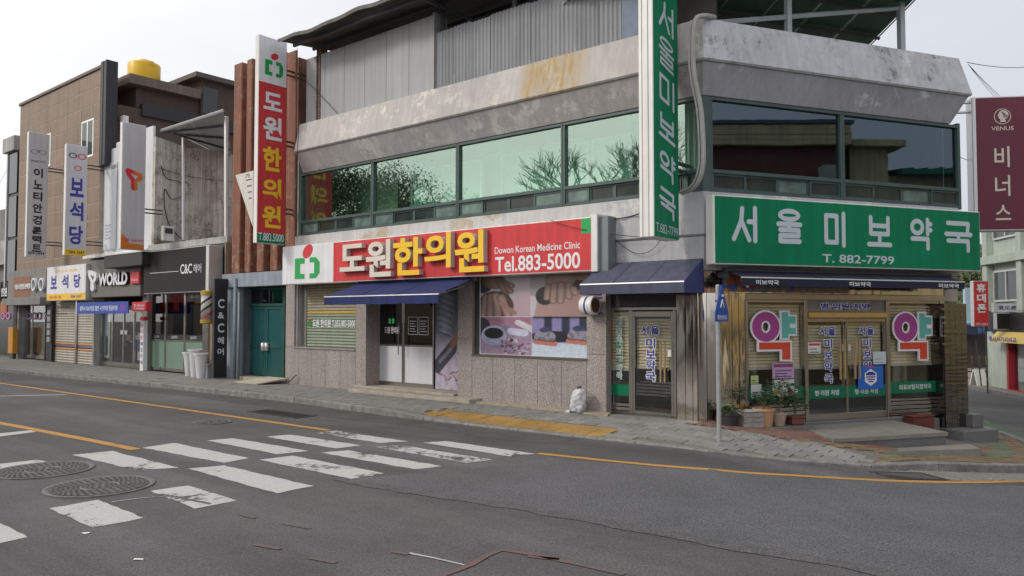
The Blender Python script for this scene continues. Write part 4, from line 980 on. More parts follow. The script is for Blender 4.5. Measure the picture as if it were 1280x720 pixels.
for i, (a, b) in enumerate(((g1+.04, gm-.002), (gm+.002, g2-.04))):
    m = MB(R)
    for q in ((a, b, zb+.02, zb+.14), (a, b, dz1-.07, dz1)): m.bbox(q[0], q[1], -.025, .025, q[2], q[3], .004)
    m.bbox(a, a+.02, -.02, .02, zb+.14, dz1-.07, .003); m.bbox(b-.02, b, -.02, .02, zb+.14, dz1-.07, .003)
    dr = m.build('entrance_door', steel, B); MB(R).box(a+.02, b-.02, -.004, .006, zb+.14, dz1-.07).build('pane', glass_shop, dr); blinds(R, a+.02, b-.02, 1.0+.05*i, dz1-.07, .09, dr)
    MB(R).box(a+.02, b-.02, -.007, -.005, .44, .65).build('green_band', band, dr)
    xm = (a+b)/2; text('병·의원 처방', R, xm-.28, xm+.27, .49, .59, -.009, letter_white, dr, weight=.01)
    cxs = rx(1034) if i == 0 else rx(1082.5)
    for j, ch in enumerate('서울'): text(ch, R, cxs-.19+.2*j, cxs-.03+.2*j, 1.56, 1.72, -.009, letter_navy, dr, 'letter', outline=letter_white, weight=.03, oweight=.055)
    for j, ch in enumerate('미보약국'): zc = 1.42-j*.21; text(ch, R, cxs-.08, cxs+.1, zc-.08, zc+.08, -.009, letter_navy, dr, 'letter', outline=letter_white, weight=.03, oweight=.055)
    for hx in ((gm-.22, gm-.12) if i == 0 else (gm+.12, gm+.22)):
        MB(R).tube([(hx, -.09, .78), (hx, -.09, 1.5)], .02).build('handle', M('wood_handle', (.36, .24, .12), .5), dr)
    MB(R).box(gm-.17 if i == 0 else gm+.03, gm-.03 if i == 0 else gm+.17, -.05, -.025, .96, 1.03).build('lock', steel, dr)
    MB(R).box(gm-.1 if i == 0 else gm+.04, gm-.05 if i == 0 else gm+.09, -.02, -.01, 1.28, 1.4).build('alarm_sensor', white_side, dr)
MB(R).bbox(g1-.1, g2+.4, -.1, .1, -.25, zb+.015, .01).build('threshold', granite_dark, B)

# ---- rooftop: grey panels, corrugated sheet fence, overhanging metal roof
panel_grey = M('grey_sandwich_panel', (.33, .335, .345), .5, .06, 1.5, streak=.08, rand=.05)
X0, X1 = lx(380, .1), lx(540, .1); n = 6; w = (X1-X0)/n; ztop = 8.95
for i in range(n): 
    a, b = X0+i*w, X0+(i+1)*w; pn = MB(L).bbox(a+.004, b-.004, .1, .15, 6.95, 8.75, .004)
    for k in range(5): pn.box(a+w*(k+.5)/5-.008, a+w*(k+.5)/5+.008, .0985, .1, 6.97, 8.73)
    pn.build('wall_panel', panel_grey, B)
MB(L).box(X1, X1+.05, .08, .5, 6.95, 8.8).build('wall_panel_trim', M('grey_trim', (.3, .3, .3), .5), B)
corr = M('corrugated_sheet', (.25, .26, .28), .5, .1, 1.2, streak=.18, rand=.06)
corr_rust = make_paint('corrugated_sheet_rust', (.33, .335, .35), dark=(.3, .3, .31), rust=(lx(672), lx(732)), scale=2)
Xe = lx(781, .15); n = 9; w = (Xe-X1-.05)/n
for i in range(n):
    a = X1+.05+i*w; b = a+w; m = MB(L); k = int(w/.0254)+1; P = []
    for j in range(k+1):
        x = a+w*j/k; yy = .14+.022*math.cos(2*math.pi*x/.1016)+.006*(i % 2)
        P += [(x, yy, 6.95), (x, yy, 8.33+.02*math.sin(i*2.3))]
    m.add(P, [(2*j, 2*j+2, 2*j+3, 2*j+1) for j in range(k)]); m.build('corrugated_sheet', corr, B, True)
MB(L).bbox(Xe, lx(803, .15), .1, .3, 6.95, 8.4, .01).build('blue_board', M('pale_blue_board', (.15, .2, .28), .6, .15, 6, bump=.2), B)
roofm = M('weathered_roof_sheet', (.11, .105, .095), .7, .25, 2, streak=.2); under = M('dark_roof_underside', (.09, .085, .075), .8, .3, 2)
re0, re1 = lx(347, -.8, 50)-.0, -.4; m = MB(L); m2 = MB(L); n = 60
P = []; 
for i in range(n+1):
    x = re0+(re1-re0)*i/n; wv = .035*math.sin(x*2.1)+.02*math.sin(x*5.3+1)
    P += [(x, -.8+.3*wv, 9.0+wv-.035*(x-re0)*0), (x, .2, 9.12+wv*.5), (x, 6.5, 9.9)]
m.add(P, [(3*i+k, 3*i+3+k, 3*i+4+k, 3*i+k+1) for i in range(n) for k in range(2)]); rf = m.build('roof', roofm, B)
MB(L).add([(x, y, z-.03) for x, y, z in P], [(3*i+k+1, 3*i+4+k, 3*i+3+k, 3*i+k) for i in range(n) for k in range(2)]).build('roof_underside', under, rf)
MB(L).add([(P[3*i][0], P[3*i][1]-.003, P[3*i][2]+dz) for i in range(n+1) for dz in (-.07, .02)], [(2*i, 2*i+2, 2*i+3, 2*i+1) for i in range(n)]).build('eave_trim', roofm, rf)
for y in (-.55, .05, 1.5, 3): MB(L).box(re0+.3, re1-.2, y, y+.06, 8.98+.12*(y+.8) - .17, 8.98+.12*(y+.8)-.08).build('purlin', dark_metal, rf)
for X in (re0+.42, X1+.1, X1+2.2, X1+3.9): MB(L).box(X, X+.08, .25, .33, 6.9, 9.0).build('roof_post', dark_metal, rf)
MB(L).box(re0+.42, re0+.62, .1, .3, 6.95, 8.95).build('roof_post', M('rusty_post', (.16, .07, .045), .8, .3, 9), rf)
for X in (X1+.3, X1+2.5, X1+4.4): MB(L).box(X, X+.06, -.7, 3, 8.8, 8.86).build('rafter', dark_metal, rf)
MB(L).tube([(-.9, -.2, 8.35), (.3, -.35, 7.55)], .05, 6).build('brace', M('rusty_post', (.16, .07, .045), .8, .3, 9), rf)
MB(L).box(-2.6, -.3, 1.2, 1.3, 6.9, 9.0).build('rear_screen', under, rf)

cg = thing('rooftop_canopy', 'green sheet canopy on pale steel posts above the pharmacy corner roof', 'canopy', R, (3, 1, 6.95))
gs = M('green_roof_sheet', (.035, .10, .05), .55, .15, 2, streak=.15, rand=.12)
bl = lambda a, b, t: tuple(a[i]*(1-t)+b[i]*t for i in range(3))
A0, A1, D0, D1 = (-1.4, -.5, 8.55), (4.82, -.5, 8.25), (-1.4, 3.4, 8.0), (6.75, 3.4, 8.2)
for i in range(7):
    for j in range(3):
        u0, u1, v0, v1 = i/7+.0015, (i+1)/7-.0015, j/3+.002, (j+1)/3-.002
        q = [bl(bl(A0, A1, u), bl(D0, D1, u), v) for u, v in ((u0, v0), (u1, v0), (u1, v1), (u0, v1))]
        m = MB(R); m.add(q+[(a, b, c+.03) for a, b, c in q], [(3, 2, 1, 0), (4, 5, 6, 7), (0, 1, 5, 4), (1, 2, 6, 5), (2, 3, 7, 6), (3, 0, 4, 7)])
        m.build('roof_sheet', gs, cg)
pale_steel = M('pale_painted_steel', (.42, .47, .5), .5, .08)
for i in range(8):
    u = i/7; p = bl(A0, A1, u); q = bl(D0, D1, u); MB(R).tube([(p[0], p[1], p[2]-.03), (q[0], q[1], q[2]-.03)], .018, 4).build('rafter', alu, cg)
for v in (.12, .38, .66, .92):
    p = bl(A0, D0, v); q = bl(A1, D1, v); MB(R).tube([(p[0], p[1], p[2]-.075), (q[0], q[1], q[2]-.075)], .045, 4).build('purlin', dark_metal, cg)
for px_, wd in ((985, .1), (1126, .12)):
    X = rx(px_, .6, 20); MB(R).box(X-wd/2, X+wd/2, .55, .65, 6.6, 8.35).build('post', pale_steel, cg)
MB(R).tube([(.4, .6, 7.18), (5.15, .6, 8.14)], .05, 4).build('beam', pale_steel, cg)
for X in (rx(1010, 2.6, 30), rx(1080, 2.6, 30)): MB(R).box(X, X+.07, 2.6, 2.67, 6.6, 8.1).build('post', dark_metal, cg)

# ================================================================ PHARMACY THINGS
t = thing('entrance_step', 'grey granite platform and lower slab at the double-door pharmacy entrance', 'step', R, (2.7, -.7, -.2))
MB(R).prism_z([(1.35, -1.45), (3.6, -1.55), (3.95, -.12), (1.75, -.12)], -.3, -.06).build('upper_block', granite_dark, t)
MB(R).prism_z([(1.33, -1.475), (3.62, -1.575), (3.97, -.12), (1.73, -.12)], -.06, .0).build('top_slab', M('granite_top', (.21, .2, .185), .7, .15, 3, bump=.2, bscale=60, speck=.25), t)
MB(R).prism_z([(1.35, -1.62), (3.75, -2.05), (4.0, -1.66), (3.6, -1.6), (1.5, -1.48)], lambda x, y: -.55, -.2).build('lower_slab', M('granite_top', (.2, .2, .2)), t)
t = thing('pot_shelf', 'low granite ledge under the left pharmacy window carrying the plant pots', 'ledge', R, (.9, -.35, .1))
MB(R).prism_z([(-.1, -.62), (1.75, -.62), (1.75, -.1), (-.02, -.04)], -.2, .07).build('slab', granite_dark, t)

# ---- signs
s = thing('shop_sign', 'wide green sign with rounded grey letters and phone number above the pharmacy entrance', 'sign', R, (3.1, -.4, 2.78))
o = -.36
a, b = rx(893, o), rx(1228, o); z0, z1 = rz(893, 330, o), rz(893, 243, o)
MB(R).bbox(a, b, o+.004, o+.22, z0, z1, .01).build('cabinet', white_side, s)
MB(R).box(a+.03, b-.02, o, o+.004, z0+.02, z1-.02).build('face', green_face, s)
for px_, ch, wd in ((932, '서', 38), (988, '울', 36), (1045, '미', 32), (1101, '보', 34), (1153, '약', 32), (1203, '국', 32)):
    x0_, x1_ = rx(px_-wd/2-(6 if ch == '국' else 0)+2, o), rx(px_+wd/2-2, o); zc0, zc1 = z0+.33*(z1-z0)-.02, z0+.86*(z1-z0)-(.01*(px_-930)/60)
    strokes(ch, R, x0_+.03, x1_-.03, zc0+.05, zc1-.03, o-.004, .085, letter_grey, s)
text('T. 882-7799', R, rx(1029, o), rx(1119, o), z0+.07*(z1-z0), z0+.2*(z1-z0), o-.004, letter_grey, s, weight=.015)

s = thing('shop_sign', 'wide red clinic sign with raised cream and yellow letters above the photo poster', 'sign', L, (-7, -.4, 2.72))
o = -.4; a, b = lx(352, o), lx(740, o); z0, z1 = 2.73, 3.72; xw = lx(416, o)
MB(L).bbox(a, b, o+.004, o+.3, z0, z1, .01).build('cabinet', white_side, s)
MB(L).box(a+.02, xw, o, o+.004, z0+.02, z1-.02).build('white_face', white_face, s); MB(L).box(xw, b-.02, o, o+.004, z0+.02, z1-.02).build('red_face', red_face, s)
MB(L).bbox(b, b+.14, o-.03, o+.3, z0-.02, z1+.04, .01).build('end_trim', alu, s); MB(L).bbox(b+.14, b+.32, o+.05, o+.32, z0-.02, z1, .01).build('end_box', M('grey_blue_trim', (.17, .2, .22), .5), s)
gx = lx(727, o); MB(L).box(gx, b-.02, o-.002, o, z1-.3, z1-.02).build('green_corner', logo_green, s)
def clinic_logo(f, X0, X1, z0, z1, y, parent):
    w = X1-X0; h = z1-z0; q = []
    for k in range(24):
        A = 2*math.pi*k/24; u, v = .22*math.cos(A), .15*math.sin(A); c_, s_ = math.cos(.5), math.sin(.5); q.append((X0+w*(.52+u*c_-v*s_), z0+h*(.86+(u*s_+v*c_)*w/h)))
    MB(f).add([(x, y, z) for x, z in q], [tuple(range(24))]).build('logo_dot', letter_red, parent)
    P = lambda L_: [(X0+w*u, y, z0+h*v) for u, v in L_]
    MB(f).add(P([(0, .0), (.4, 0), (.4, .16), (.22, .16), (.22, .48), (.4, .48), (.4, .66), (0, .66)]), [(0, 1, 2, 3), (0, 3, 4, 7), (4, 5, 6, 7)]).build('logo_bracket', logo_green, parent)
    MB(f).add(P([(.6, 0), (.85, .0), (1., .16), (.78, .16), (.6, .16), (1., .5), (.78, .5), (.6, .5), (.85, .66), (.6, .66)]), [(0, 1, 2, 3, 4), (3, 2, 5, 6), (7, 6, 5, 8, 9)]).build('logo_bracket', logo_green, parent)
clinic_logo(L, lx(368, o), lx(399, o), z0+.13, z1-.06, o-.003, s)
for ch, p0, p1, q0, q1, mt in (('도', 424, 455, 305, 339, letter_cream), ('원', 456.5, 488, 300, 346, letter_cream), ('한', 491, 527.5, 297, 344, letter_yellow), ('의', 530, 563, 291, 335, letter_yellow), ('원', 568, 605, 288, 340, letter_yellow)):
    oo = o-.14; text(ch, L, lx(p0, oo), lx(p1, oo), lz((p0+p1)/2, q1, oo), lz((p0+p1)/2, q0, oo), oo, mt, s, 'letter', weight=.028, extrude=.13, sidemat=letter_side)
text('Dowon Korean Medicine Clinic', L, lx(618.5, o), lx(725.5, o), lz(620, 317.5, o)-.0, lz(620, 311.5, o)+.04, o-.003, letter_white, s, weight=.008)
text('Tel.883-5000', L, lx(619, o), lx(725.5, o), lz(670, 338, o), lz(670, 320, o)+.03, o-.003, letter_white, s, weight=.018)

def vertical_sign(f, Xs, out, depth, z0, z1, thick, face, side, label, side_sign=1, name='projecting_sign', brackets=(), bmat=None, inset=.012, wall=.05):
    """box sign projecting from a facade; returns (thing, frame of its visible face)"""
    s = thing(name, label, 'sign', f, (Xs, -out-depth/2, z0))
    o_ = f.w(Xs, -out-(depth if side_sign > 0 else 0), 0)
    P = Frame(f.deg+90*side_sign, o_.x, o_.y)
    MB(P).bbox(0, depth, .004, thick, z0, z1, .012).build('cabinet', side, s)
    MB(P).box(inset, depth-inset, 0, .004, z0+inset, z1-inset).build('face', face, s)
    for bz in brackets:
        for dz in (0, .12): 
            q = (depth, depth+out+wall) if side_sign > 0 else (-out-wall, 0)
            MB(P).box(q[0], q[1], thick*.35, thick*.65, bz+dz, bz+dz+.04).build('bracket', bmat or dark_metal, s)
    return s, P
# green vertical sign by the corner
o1 = .35; Xs = lx(848, -o1, 150); dp = .86
ztop = 8.2; zbot = lz(848, 301, -o1)
s, P = vertical_sign(L, Xs, o1, dp, zbot, ztop, .27, green_face, white_side, 'tall green projecting sign with slanted grey letters at the building corner', 1, brackets=(4.4, 6.5), wall=.3)
MB(P).box(-.006, 0, .09, .10, zbot, ztop).build('seam', M('seam_grey', (.3, .3, .3)), s); MB(P).box(-.006, 0, .2, .21, zbot, ztop).build('seam', M('seam_grey', (.3, .3, .3)), s)
def pz(px_, py_): return FX(P, px_, py_, 0)[1]
for i, (ch, yc, hh) in enumerate((('서', 15, 38), ('울', 79, 42), ('미', 130, 40), ('보', 189, 38), ('약', 214, 44), ('국', 252, 40))):
    yc = (16, 74, 128, 180, 207, 252)[i]
for ch, ya, yb in (('서', 0, 36), ('울', 45, 83), ('미', 92, 127), ('보', 141, 172), ('약', 187, 220), ('국', 233, 265)):
    za_, zb_ = pz(833, yb), pz(833, ya); strokes(ch, P, .2, .7, za_+.02, zb_-.02, -.004, .048 if ch == '울' else .062, letter_grey, s, tz=-.25)
text('T.882-7799', P, .06, .8, zbot+.09, zbot+.24, -.004, letter_grey, s, weight=.0, tz=-.05)
# red vertical sign
o2 = .3; Xs = lx(357.5, -o2, 200); z0 = 3.78; z1 = 9.15
s, P = vertical_sign(L, Xs, o2, .84, z0, z1, .17, red_face, white_side, 'tall red projecting sign with white and yellow letters and a white logo panel on top', 1, brackets=(4.6, 6.4, 8.3), wall=.4, bmat=M('rusty_bracket', (.12, .06, .04), .8, .3, 12))
def pz(py_, px_=340): return FX(P, px_, py_, 0)[1]
MB(P).box(.012, .828, -.003, 0, pz(105), z1-.012).build('logo_panel', white_face, s); MB(P).box(.012, .828, -.003, 0, z0+.012, pz(292)).build('phone_panel', green_face, s)
clinic_logo(P, .18, .72, pz(95), pz(66), -.006, s)
for ch, ya, yb, mt in (('도', 116, 138, letter_white), ('원', 146, 175, letter_white), ('한', 184, 214, letter_yellow), ('의', 223, 249, letter_yellow), ('원', 257, 285, letter_yellow)):
    text(ch, P, .15, .70, pz(yb), pz(ya), -.004, mt, s, 'letter', weight=.035)
text('T.883.5000', P, .05, .79, z0+.07, z0+.27, -.006, letter_white, s, weight=.01)
tr = thing('banner', 'torn white triangular banner hanging beside the tall red sign', 'banner', L, (lx(310, -.5), -.5, 4.6))
Xb = lx(317, -.55, 250); zt1, zt0 = lz(300, 218, -.55), lz(317, 283, -.55)
MB(L).prism_y([(lx(295, -.55, 218), zt1), (Xb, zt0), (Xb, zt1+.02)], -.57, -.55).build('cloth', M('white_banner', (.6, .58, .54), .7, .1), tr)
for j in range(4): MB(L).box(Xb-.35+.05*j, Xb-.06, -.573, -.572, zt1-.22-.17*j, zt1-.19-.17*j).build('print', letter_black, tr)
text('가', L, Xb-.4, Xb-.15, zt1-.16, zt1-.03, -.573, letter_black, tr)
# maroon sign right of the building
d_ = 16.4; P = Frame(-8, (1224-640)/960*d_, d_); z0, z1 = FX(P, 1224, 289, 0)[1], FX(P, 1224, 121, 0)[1]
s = thing('projecting_sign', 'maroon projecting sign with a round woman-head emblem beside the parapet end', 'sign', P, (.7, .1, z0))
maroon = M('maroon_face', (.13, .012, .035), .45, .05, 2, streak=.06)
MB(P).bbox(-.06, 1.42, .004, .3, z0, z1, .015).build('cabinet', alu, s); MB(P).box(.02, 1.38, 0, .004, z0+.03, z1-.03).build('face', maroon, s)

def pq(px_, py_): return FX(P, px_, py_, 0)
vx0, vx1 = pq(1239, 160)[0], pq(1267, 160)[0]
xc_, zc_ = pq(1253, 145.5); r_ = .17
P2 = [(xc_+r_*math.cos(2*math.pi*k/32), zc_+r_*math.sin(2*math.pi*k/32)) for k in range(32)]
MB(P).add([(x, -.003, z) for x, z in P2]+[(xc_+(x-xc_)*.91, -.003, zc_+(z-zc_)*.91) for x, z in P2], [(k, (k+1) % 32, 32+(k+1) % 32, 32+k) for k in range(32)]).build('emblem_ring', letter_cream, s)
hd = [(-.35, -.75), (.45, -.75), (.3, -.35), (.55, -.3), (.75, .1), (.7, .5), (.35, .8), (-.1, .82), (-.4, .6), (-.5, .3), (-.62, .05), (-.45, -.02), (-.5, -.22), (-.3, -.35), (-.25, -.5)]
MB(P).add([(xc_+r_*.95*u, -.004, zc_+r_*.95*v) for u, v in hd], [tuple(range(len(hd)))]).build('emblem_head', letter_cream, s)
for k in range(4): MB(P).tube([(xc_+r_*(-.1+.16*k), -.006, zc_+r_*(.6-.05*k*k)), (xc_+r_*(.1+.16*k), -.006, zc_+r_*(.25-.06*k)), (xc_+r_*(.2+.1*k), -.006, zc_+r_*(-.15))], .006, 4).build('emblem_curl', maroon, s)
text('VENUS', P, vx0, vx1, pq(1253, 163)[1], pq(1253, 158)[1], -.003, letter_cream, s, weight=.01)
for ch, ya, yb in (('비', 183, 209), ('너', 219, 245), ('스', 256, 275)): text(ch, P, pq(1243, 200)[0], pq(1262, 200)[0], pq(1253, yb)[1], pq(1253, ya)[1], -.003, letter_cream, s, 'letter', weight=.01)
for py_ in (128, 140):
    zz = FX(P, 1216, py_, .15)[1]; MB(P).tube([(-1.2, .15, zz), (0, .15, zz)], .035, 6).build('bracket', alu, s)

# ---- awnings
def awning(f, X0, X1, y0, y1, z0, z1, zv, cloth, label, sidecloth=None, name='awning', wavy=.0, cassette=None, closed=False, at=None):
    s = thing(name, label, 'awning', f, ((X0+X1)/2, y0, z1))
    n = 30; m = MB(f); P = []
    for i in range(n+1):
        x = X0+(X1-X0)*i/n; w = wavy*math.sin(i*1.9)+wavy*.6*math.sin(i*.7)
        P += [(x, y0, z1), (x, (y0+y1)/2, (z0+z1)/2-.012+w*.3), (x, y1, z0), (x, y1+.006+w, zv+w*.6)]
    m.add(P, [(4*i+k, 4*i+k+1, 4*i+5+k, 4*i+4+k) for i in range(n) for k in range(2)]); m.build('canopy_cloth', cloth, s, True, sm_angle=30)
    for sx_ in (.33, .66): MB(f).tube([(X0+(X1-X0)*sx_, y0-.0, z1+.004), (X0+(X1-X0)*sx_, (y0+y1)/2, (z0+z1)/2-.01), (X0+(X1-X0)*sx_, y1-.004, z0+.004)], .006, 4).build('seam', cloth, s)
    m = MB(f); m.add(P, [(4*i+2, 4*i+3, 4*i+7, 4*i+6) for i in range(n)]); m.build('valance', cloth, s)
    MB(f).tube([(X0, y1+.01, z0-.01), (X1, y1+.01, z0-.01)], .016, 6).build('front_bar', alu, s)
    if closed:
        for X in (X0, X1): MB(f).prism_x([(y0, z1), (y1, z0), (y1, zv), (y0, zv)], X-.004, X+.004).build('side_cloth', sidecloth or cloth, s)
    else:
        for X in (X0+.25, X1-.25): MB(f).tube([(X, y0, z1-.15), (X, (y0+y1)/2-.0, z1-.28), (X, y1+.02, z0-.02)], .018, 6).build('arm', alu, s)
        MB(f).bbox(X0-.05, X1+.1, y0, y0+.12, z1-.06, z1+.05, .01).build('roller', dark_metal, s)
    return s
o = -1.25; X0, X1 = lx(405, o, 372), lx(546, o, 370)
awning(L, X0-.0, X1+.05, -.25, o, lz(546, 367, o), 2.70, lz(546, 379, o), blue_cloth, 'blue fabric awning over the clinic doors below the red sign', wavy=.008)
o = -.8; X0, X1 = lx(725, o, 352), lx(855, o, 350)
awning(L, X0, X1, -.1, o, lz(855, 351, o), 2.88, lz(855, 364, o)-.02, slate_cloth, 'slate blue boxed awning over the narrow side door of the pharmacy', slate_side, closed=True)
o = -.55; X0, X1 = rx(927, o, 350), rx(1206, o, 350)
za, zb_ = rz(930, 346, o), rz(930, 357, o)
s = awning(R, X0, X1, -.2, o, za, za+.12, zb_, navy_cloth, 'long narrow navy awning rolled in under the green pharmacy sign', wavy=.004)
for px_, w_ in ((960, 34), (1076, 32), (1187, 30)): text('미보약국', R, rx(px_-w_*.42, o-.01), rx(px_+w_*.42, o-.01), zb_+.02, za-.045, o-.012, letter_white, s, weight=.02)
MB(R).tube([(X0-.1, -.1, za+.06), (X0-.1, -.3, za+.0)], .05, 8).build('end_cap', dark_metal, s)
# strip behind the navy awning: reflections in polished steel, painted on as flat colours
def reflection_colours(u, v):
    n1 = vnoise(u, v*.08, 26, 3); n2 = vnoise(u, v*.08, 19, 7); n3 = vnoise(u, v*.1, 40, 11); img = np.ones(u.shape+(3,))*np.array([.22, .19, .15])
    for n_, c, th in ((n1, (.5, .3, .02), .55), (n2, (.42, .09, .03), .62), (n3, (.05, .12, .35), .6)): img = lay(img, np.clip((n_-th)*18, 0, 1)*np.clip((.62-u)*8, .12, 1), c)
    return lay(img, np.clip((abs(np.sin(u*60+v*4))-.93)*10, 0, 1)*.5, (.02, .02, .02))
s = thing('reflection_strip', 'strip painted with colourful steel reflections, half hidden behind the long navy awning', 'banner', R, (2, -.03, 2.36))
painted('print', R, rx(884)+.28, rx(1060), 2.33, 2.66, -.045, s, reflection_colours, 240, 24, .2); MB(R).box(rx(884)+.28, rx(1060), -.042, -.03, 2.33, 2.66).build('board', dark_metal, s)

# ---- big 약 emblems on the pharmacy windows
teal = M('emblem_teal', (.11, .42, .37), .45, .03); purple = M('emblem_purple', (.34, .05, .24), .45, .03); orange = M('emblem_red', (.58, .06, .025), .45, .03)
def emblem(X0, X1, z0, z1, label):
    s = thing('pharmacy_emblem', label, 'sign', R, ((X0+X1)/2, -.05, z0), 'pharmacy emblems on the shop windows')
    w, h = X1-X0, z1-z0; cx_, cz_ = X0+.31*w, z0+.68*h
    def ring(rx_, rz_, ix, iz, y, mt, nm, ex=.02):
        n = 36; o_ = [(cx_+rx_*math.cos(2*math.pi*k/n), cz_+rz_*math.sin(2*math.pi*k/n)) for k in range(n)]; i_ = [(cx_+ix*math.cos(2*math.pi*k/n), cz_+iz*math.sin(2*math.pi*k/n)) for k in range(n)]
        MB(R).add([(x, y, z) for x, z in o_+i_]+[(x, y+ex, z) for x, z in o_+i_], [(k, (k+1) % n, n+(k+1) % n, n+k) for k in range(n)]+[(k, 2*n+k, 2*n+(k+1) % n, (k+1) % n) for k in range(n)]+[(n+k, n+(k+1) % n, 3*n+(k+1) % n, 3*n+k) for k in range(n)]).build(nm, mt, s)
    ring(.33*w, .325*h, .065*w, .085*h, -.045, white_face, 'ring_border'); ring(.295*w, .29*h, .10*w, .12*h, -.05, purple, 'ring')
    Q = lambda L_, y0, y1, mt, nm: MB(R).prism_y([(X0+u*w, z0+v*h) for u, v in L_], y0, y1).build(nm, mt, s)
    Q([(.62, .42), (.83, .42), (.83, .50), (1., .50), (1., .92), (.85, .92), (.85, 1), (.62, 1)], -.044, -.02, white_face, 'stem_border')
    Q([(.66, .455), (.80, .455), (.80, .535), (.965, .535), (.965, .655), (.84, .655), (.84, .74), (.965, .74), (.965, .885), (.80, .885), (.80, .965), (.66, .965)], -.05, -.045, teal, 'stem')
    Q([(.12, .20), (.62, .20), (.62, .0), (.88, .0), (.88, .41), (.12, .41)], -.046, -.02, white_face, 'hook_border')
    Q([(.16, .24), (.66, .24), (.66, .035), (.84, .035), (.84, .375), (.16, .375)], -.052, -.047, orange, 'hook')
emblem(rx(937), rx(994), rz(960, 452), rz(960, 388), 'purple, teal and red 약 emblem on the left pharmacy window above the plants')
emblem(rx(1114), rx(1163), rz(1140, 451), rz(1140, 389.5), 'purple, teal and red 약 emblem on the right pharmacy window')
# notices on the glass
def notice(f, x0, x1, z0, z1, y, col, label, lines=4, lc=letter_black, head=None, name='notice', extra=None):
    s = thing(name, label, 'notice', f, ((x0+x1)/2, y, z0)); m_ = M('paper_%d%d%d' % tuple(int(c*99) for c in col), col, .6, .04)
    MB(f).box(x0, x1, y-.003, y, z0, z1).build('paper', m_, s); h = z1-z0; w = x1-x0
    if head: MB(f).box(x0+.06*w, x1-.06*w, y-.0045, y-.0035, z1-.28*h, z1-.08*h).build('heading', head, s)
    for k in range(lines):
        zz = z0+h*(.1+.55*k/max(1, lines)); MB(f).box(x0+.12*w, x1-w*(.12+.2*(k % 2)), y-.0045, y-.0035, zz, zz+.05*h+.004).build('printed_line', lc, s)
    return s
notice(R, rx(964), rx(991), rz(977, 473), rz(977, 453.5), -.012, (.46, .28, .42), 'lilac notice with dark heading below the left 약 emblem', 3, letter_navy, M('ink_purple', (.2, .05, .16)))
s = notice(R, rx(964), rx(991), rz(977, 496), rz(977, 474.5), -.012, (.5, .52, .5), 'white notice with round icons and small colour pictures, under the lilac notice', 0)
xa_, xb_ = rx(964), rx(991); zq = rz(977, 496); 
MB(R).box(xa_+.03, xa_+.16, -.0165, -.0155, zq+.05, zq+.13).build('picture', M('ink_olive', (.3, .28, .1)), s); MB(R).box(xb_-.14, xb_-.05, -.0165, -.0155, zq+.04, zq+.14).build('picture', letter_red, s)
for k in range(4): frame_lines(R, xa_+.03+k*.085, xa_+.085+k*.085, zq+.2, zq+.25, -.0165, .01, letter_black, 'icon', s)
notice(R, rx(937), rx(946.5), rz(941, 480), rz(941, 469.5), -.012, (.42, .52, .2), 'small lime green note at the left edge of the left pharmacy window', 2)
notice(R, rx(937), rx(950), rz(944, 497), rz(944, 480.5), -.012, (.56, .6, .58), 'white paper under the lime green note on the left pharmacy window', 2, letter_black)
notice(R, rx(1008), rx(1023.5), rz(1016, 442), rz(1016, 428), -.03, (.58, .6, .58), 'white notice with red heading on the left leaf of the pharmacy door', 2, letter_black, letter_red)
notice(R, rx(1089), rx(1105), rz(1097, 455), rz(1097, 439.5), -.03, (.5, .57, .6), 'pale blank notice at the upper edge of the right pharmacy door leaf', 2, M('ink_grey', (.3, .33, .4)))
s = thing('notice', 'blue square notice with white hexagon badge on the right pharmacy door leaf', 'notice', R, (rx(1085), -.03, 1)); a, b, c, d = rx(1069.5), rx(1101), rz(1085, 486), rz(1085, 457)
MB(R).box(a, b, -.033, -.03, c, d).build('paper', M('ink_blue', (.02, .13, .5), .4), s); cx_, cz_ = (a+b)/2, (c+d)/2
MB(R).add([(cx_+.16*math.sin(math.pi/3*k), -.035, cz_+.155*math.cos(math.pi/3*k)) for k in range(6)], [tuple(range(6))[::-1]]).build('hexagon', white_face, s)
for k, w_ in enumerate((.06, .09, .11, .11, .07)): MB(R).box(cx_-w_, cx_+w_, -.037, -.036, cz_-.09+.042*k, cz_-.066+.042*k+(.02 if k == 3 else 0)).build('printed_line', letter_navy, s)
MB(R).box(cx_-.13, cx_+.13, -.035, -.034, d-.035, d-.02).build('printed_line', letter_red, s)

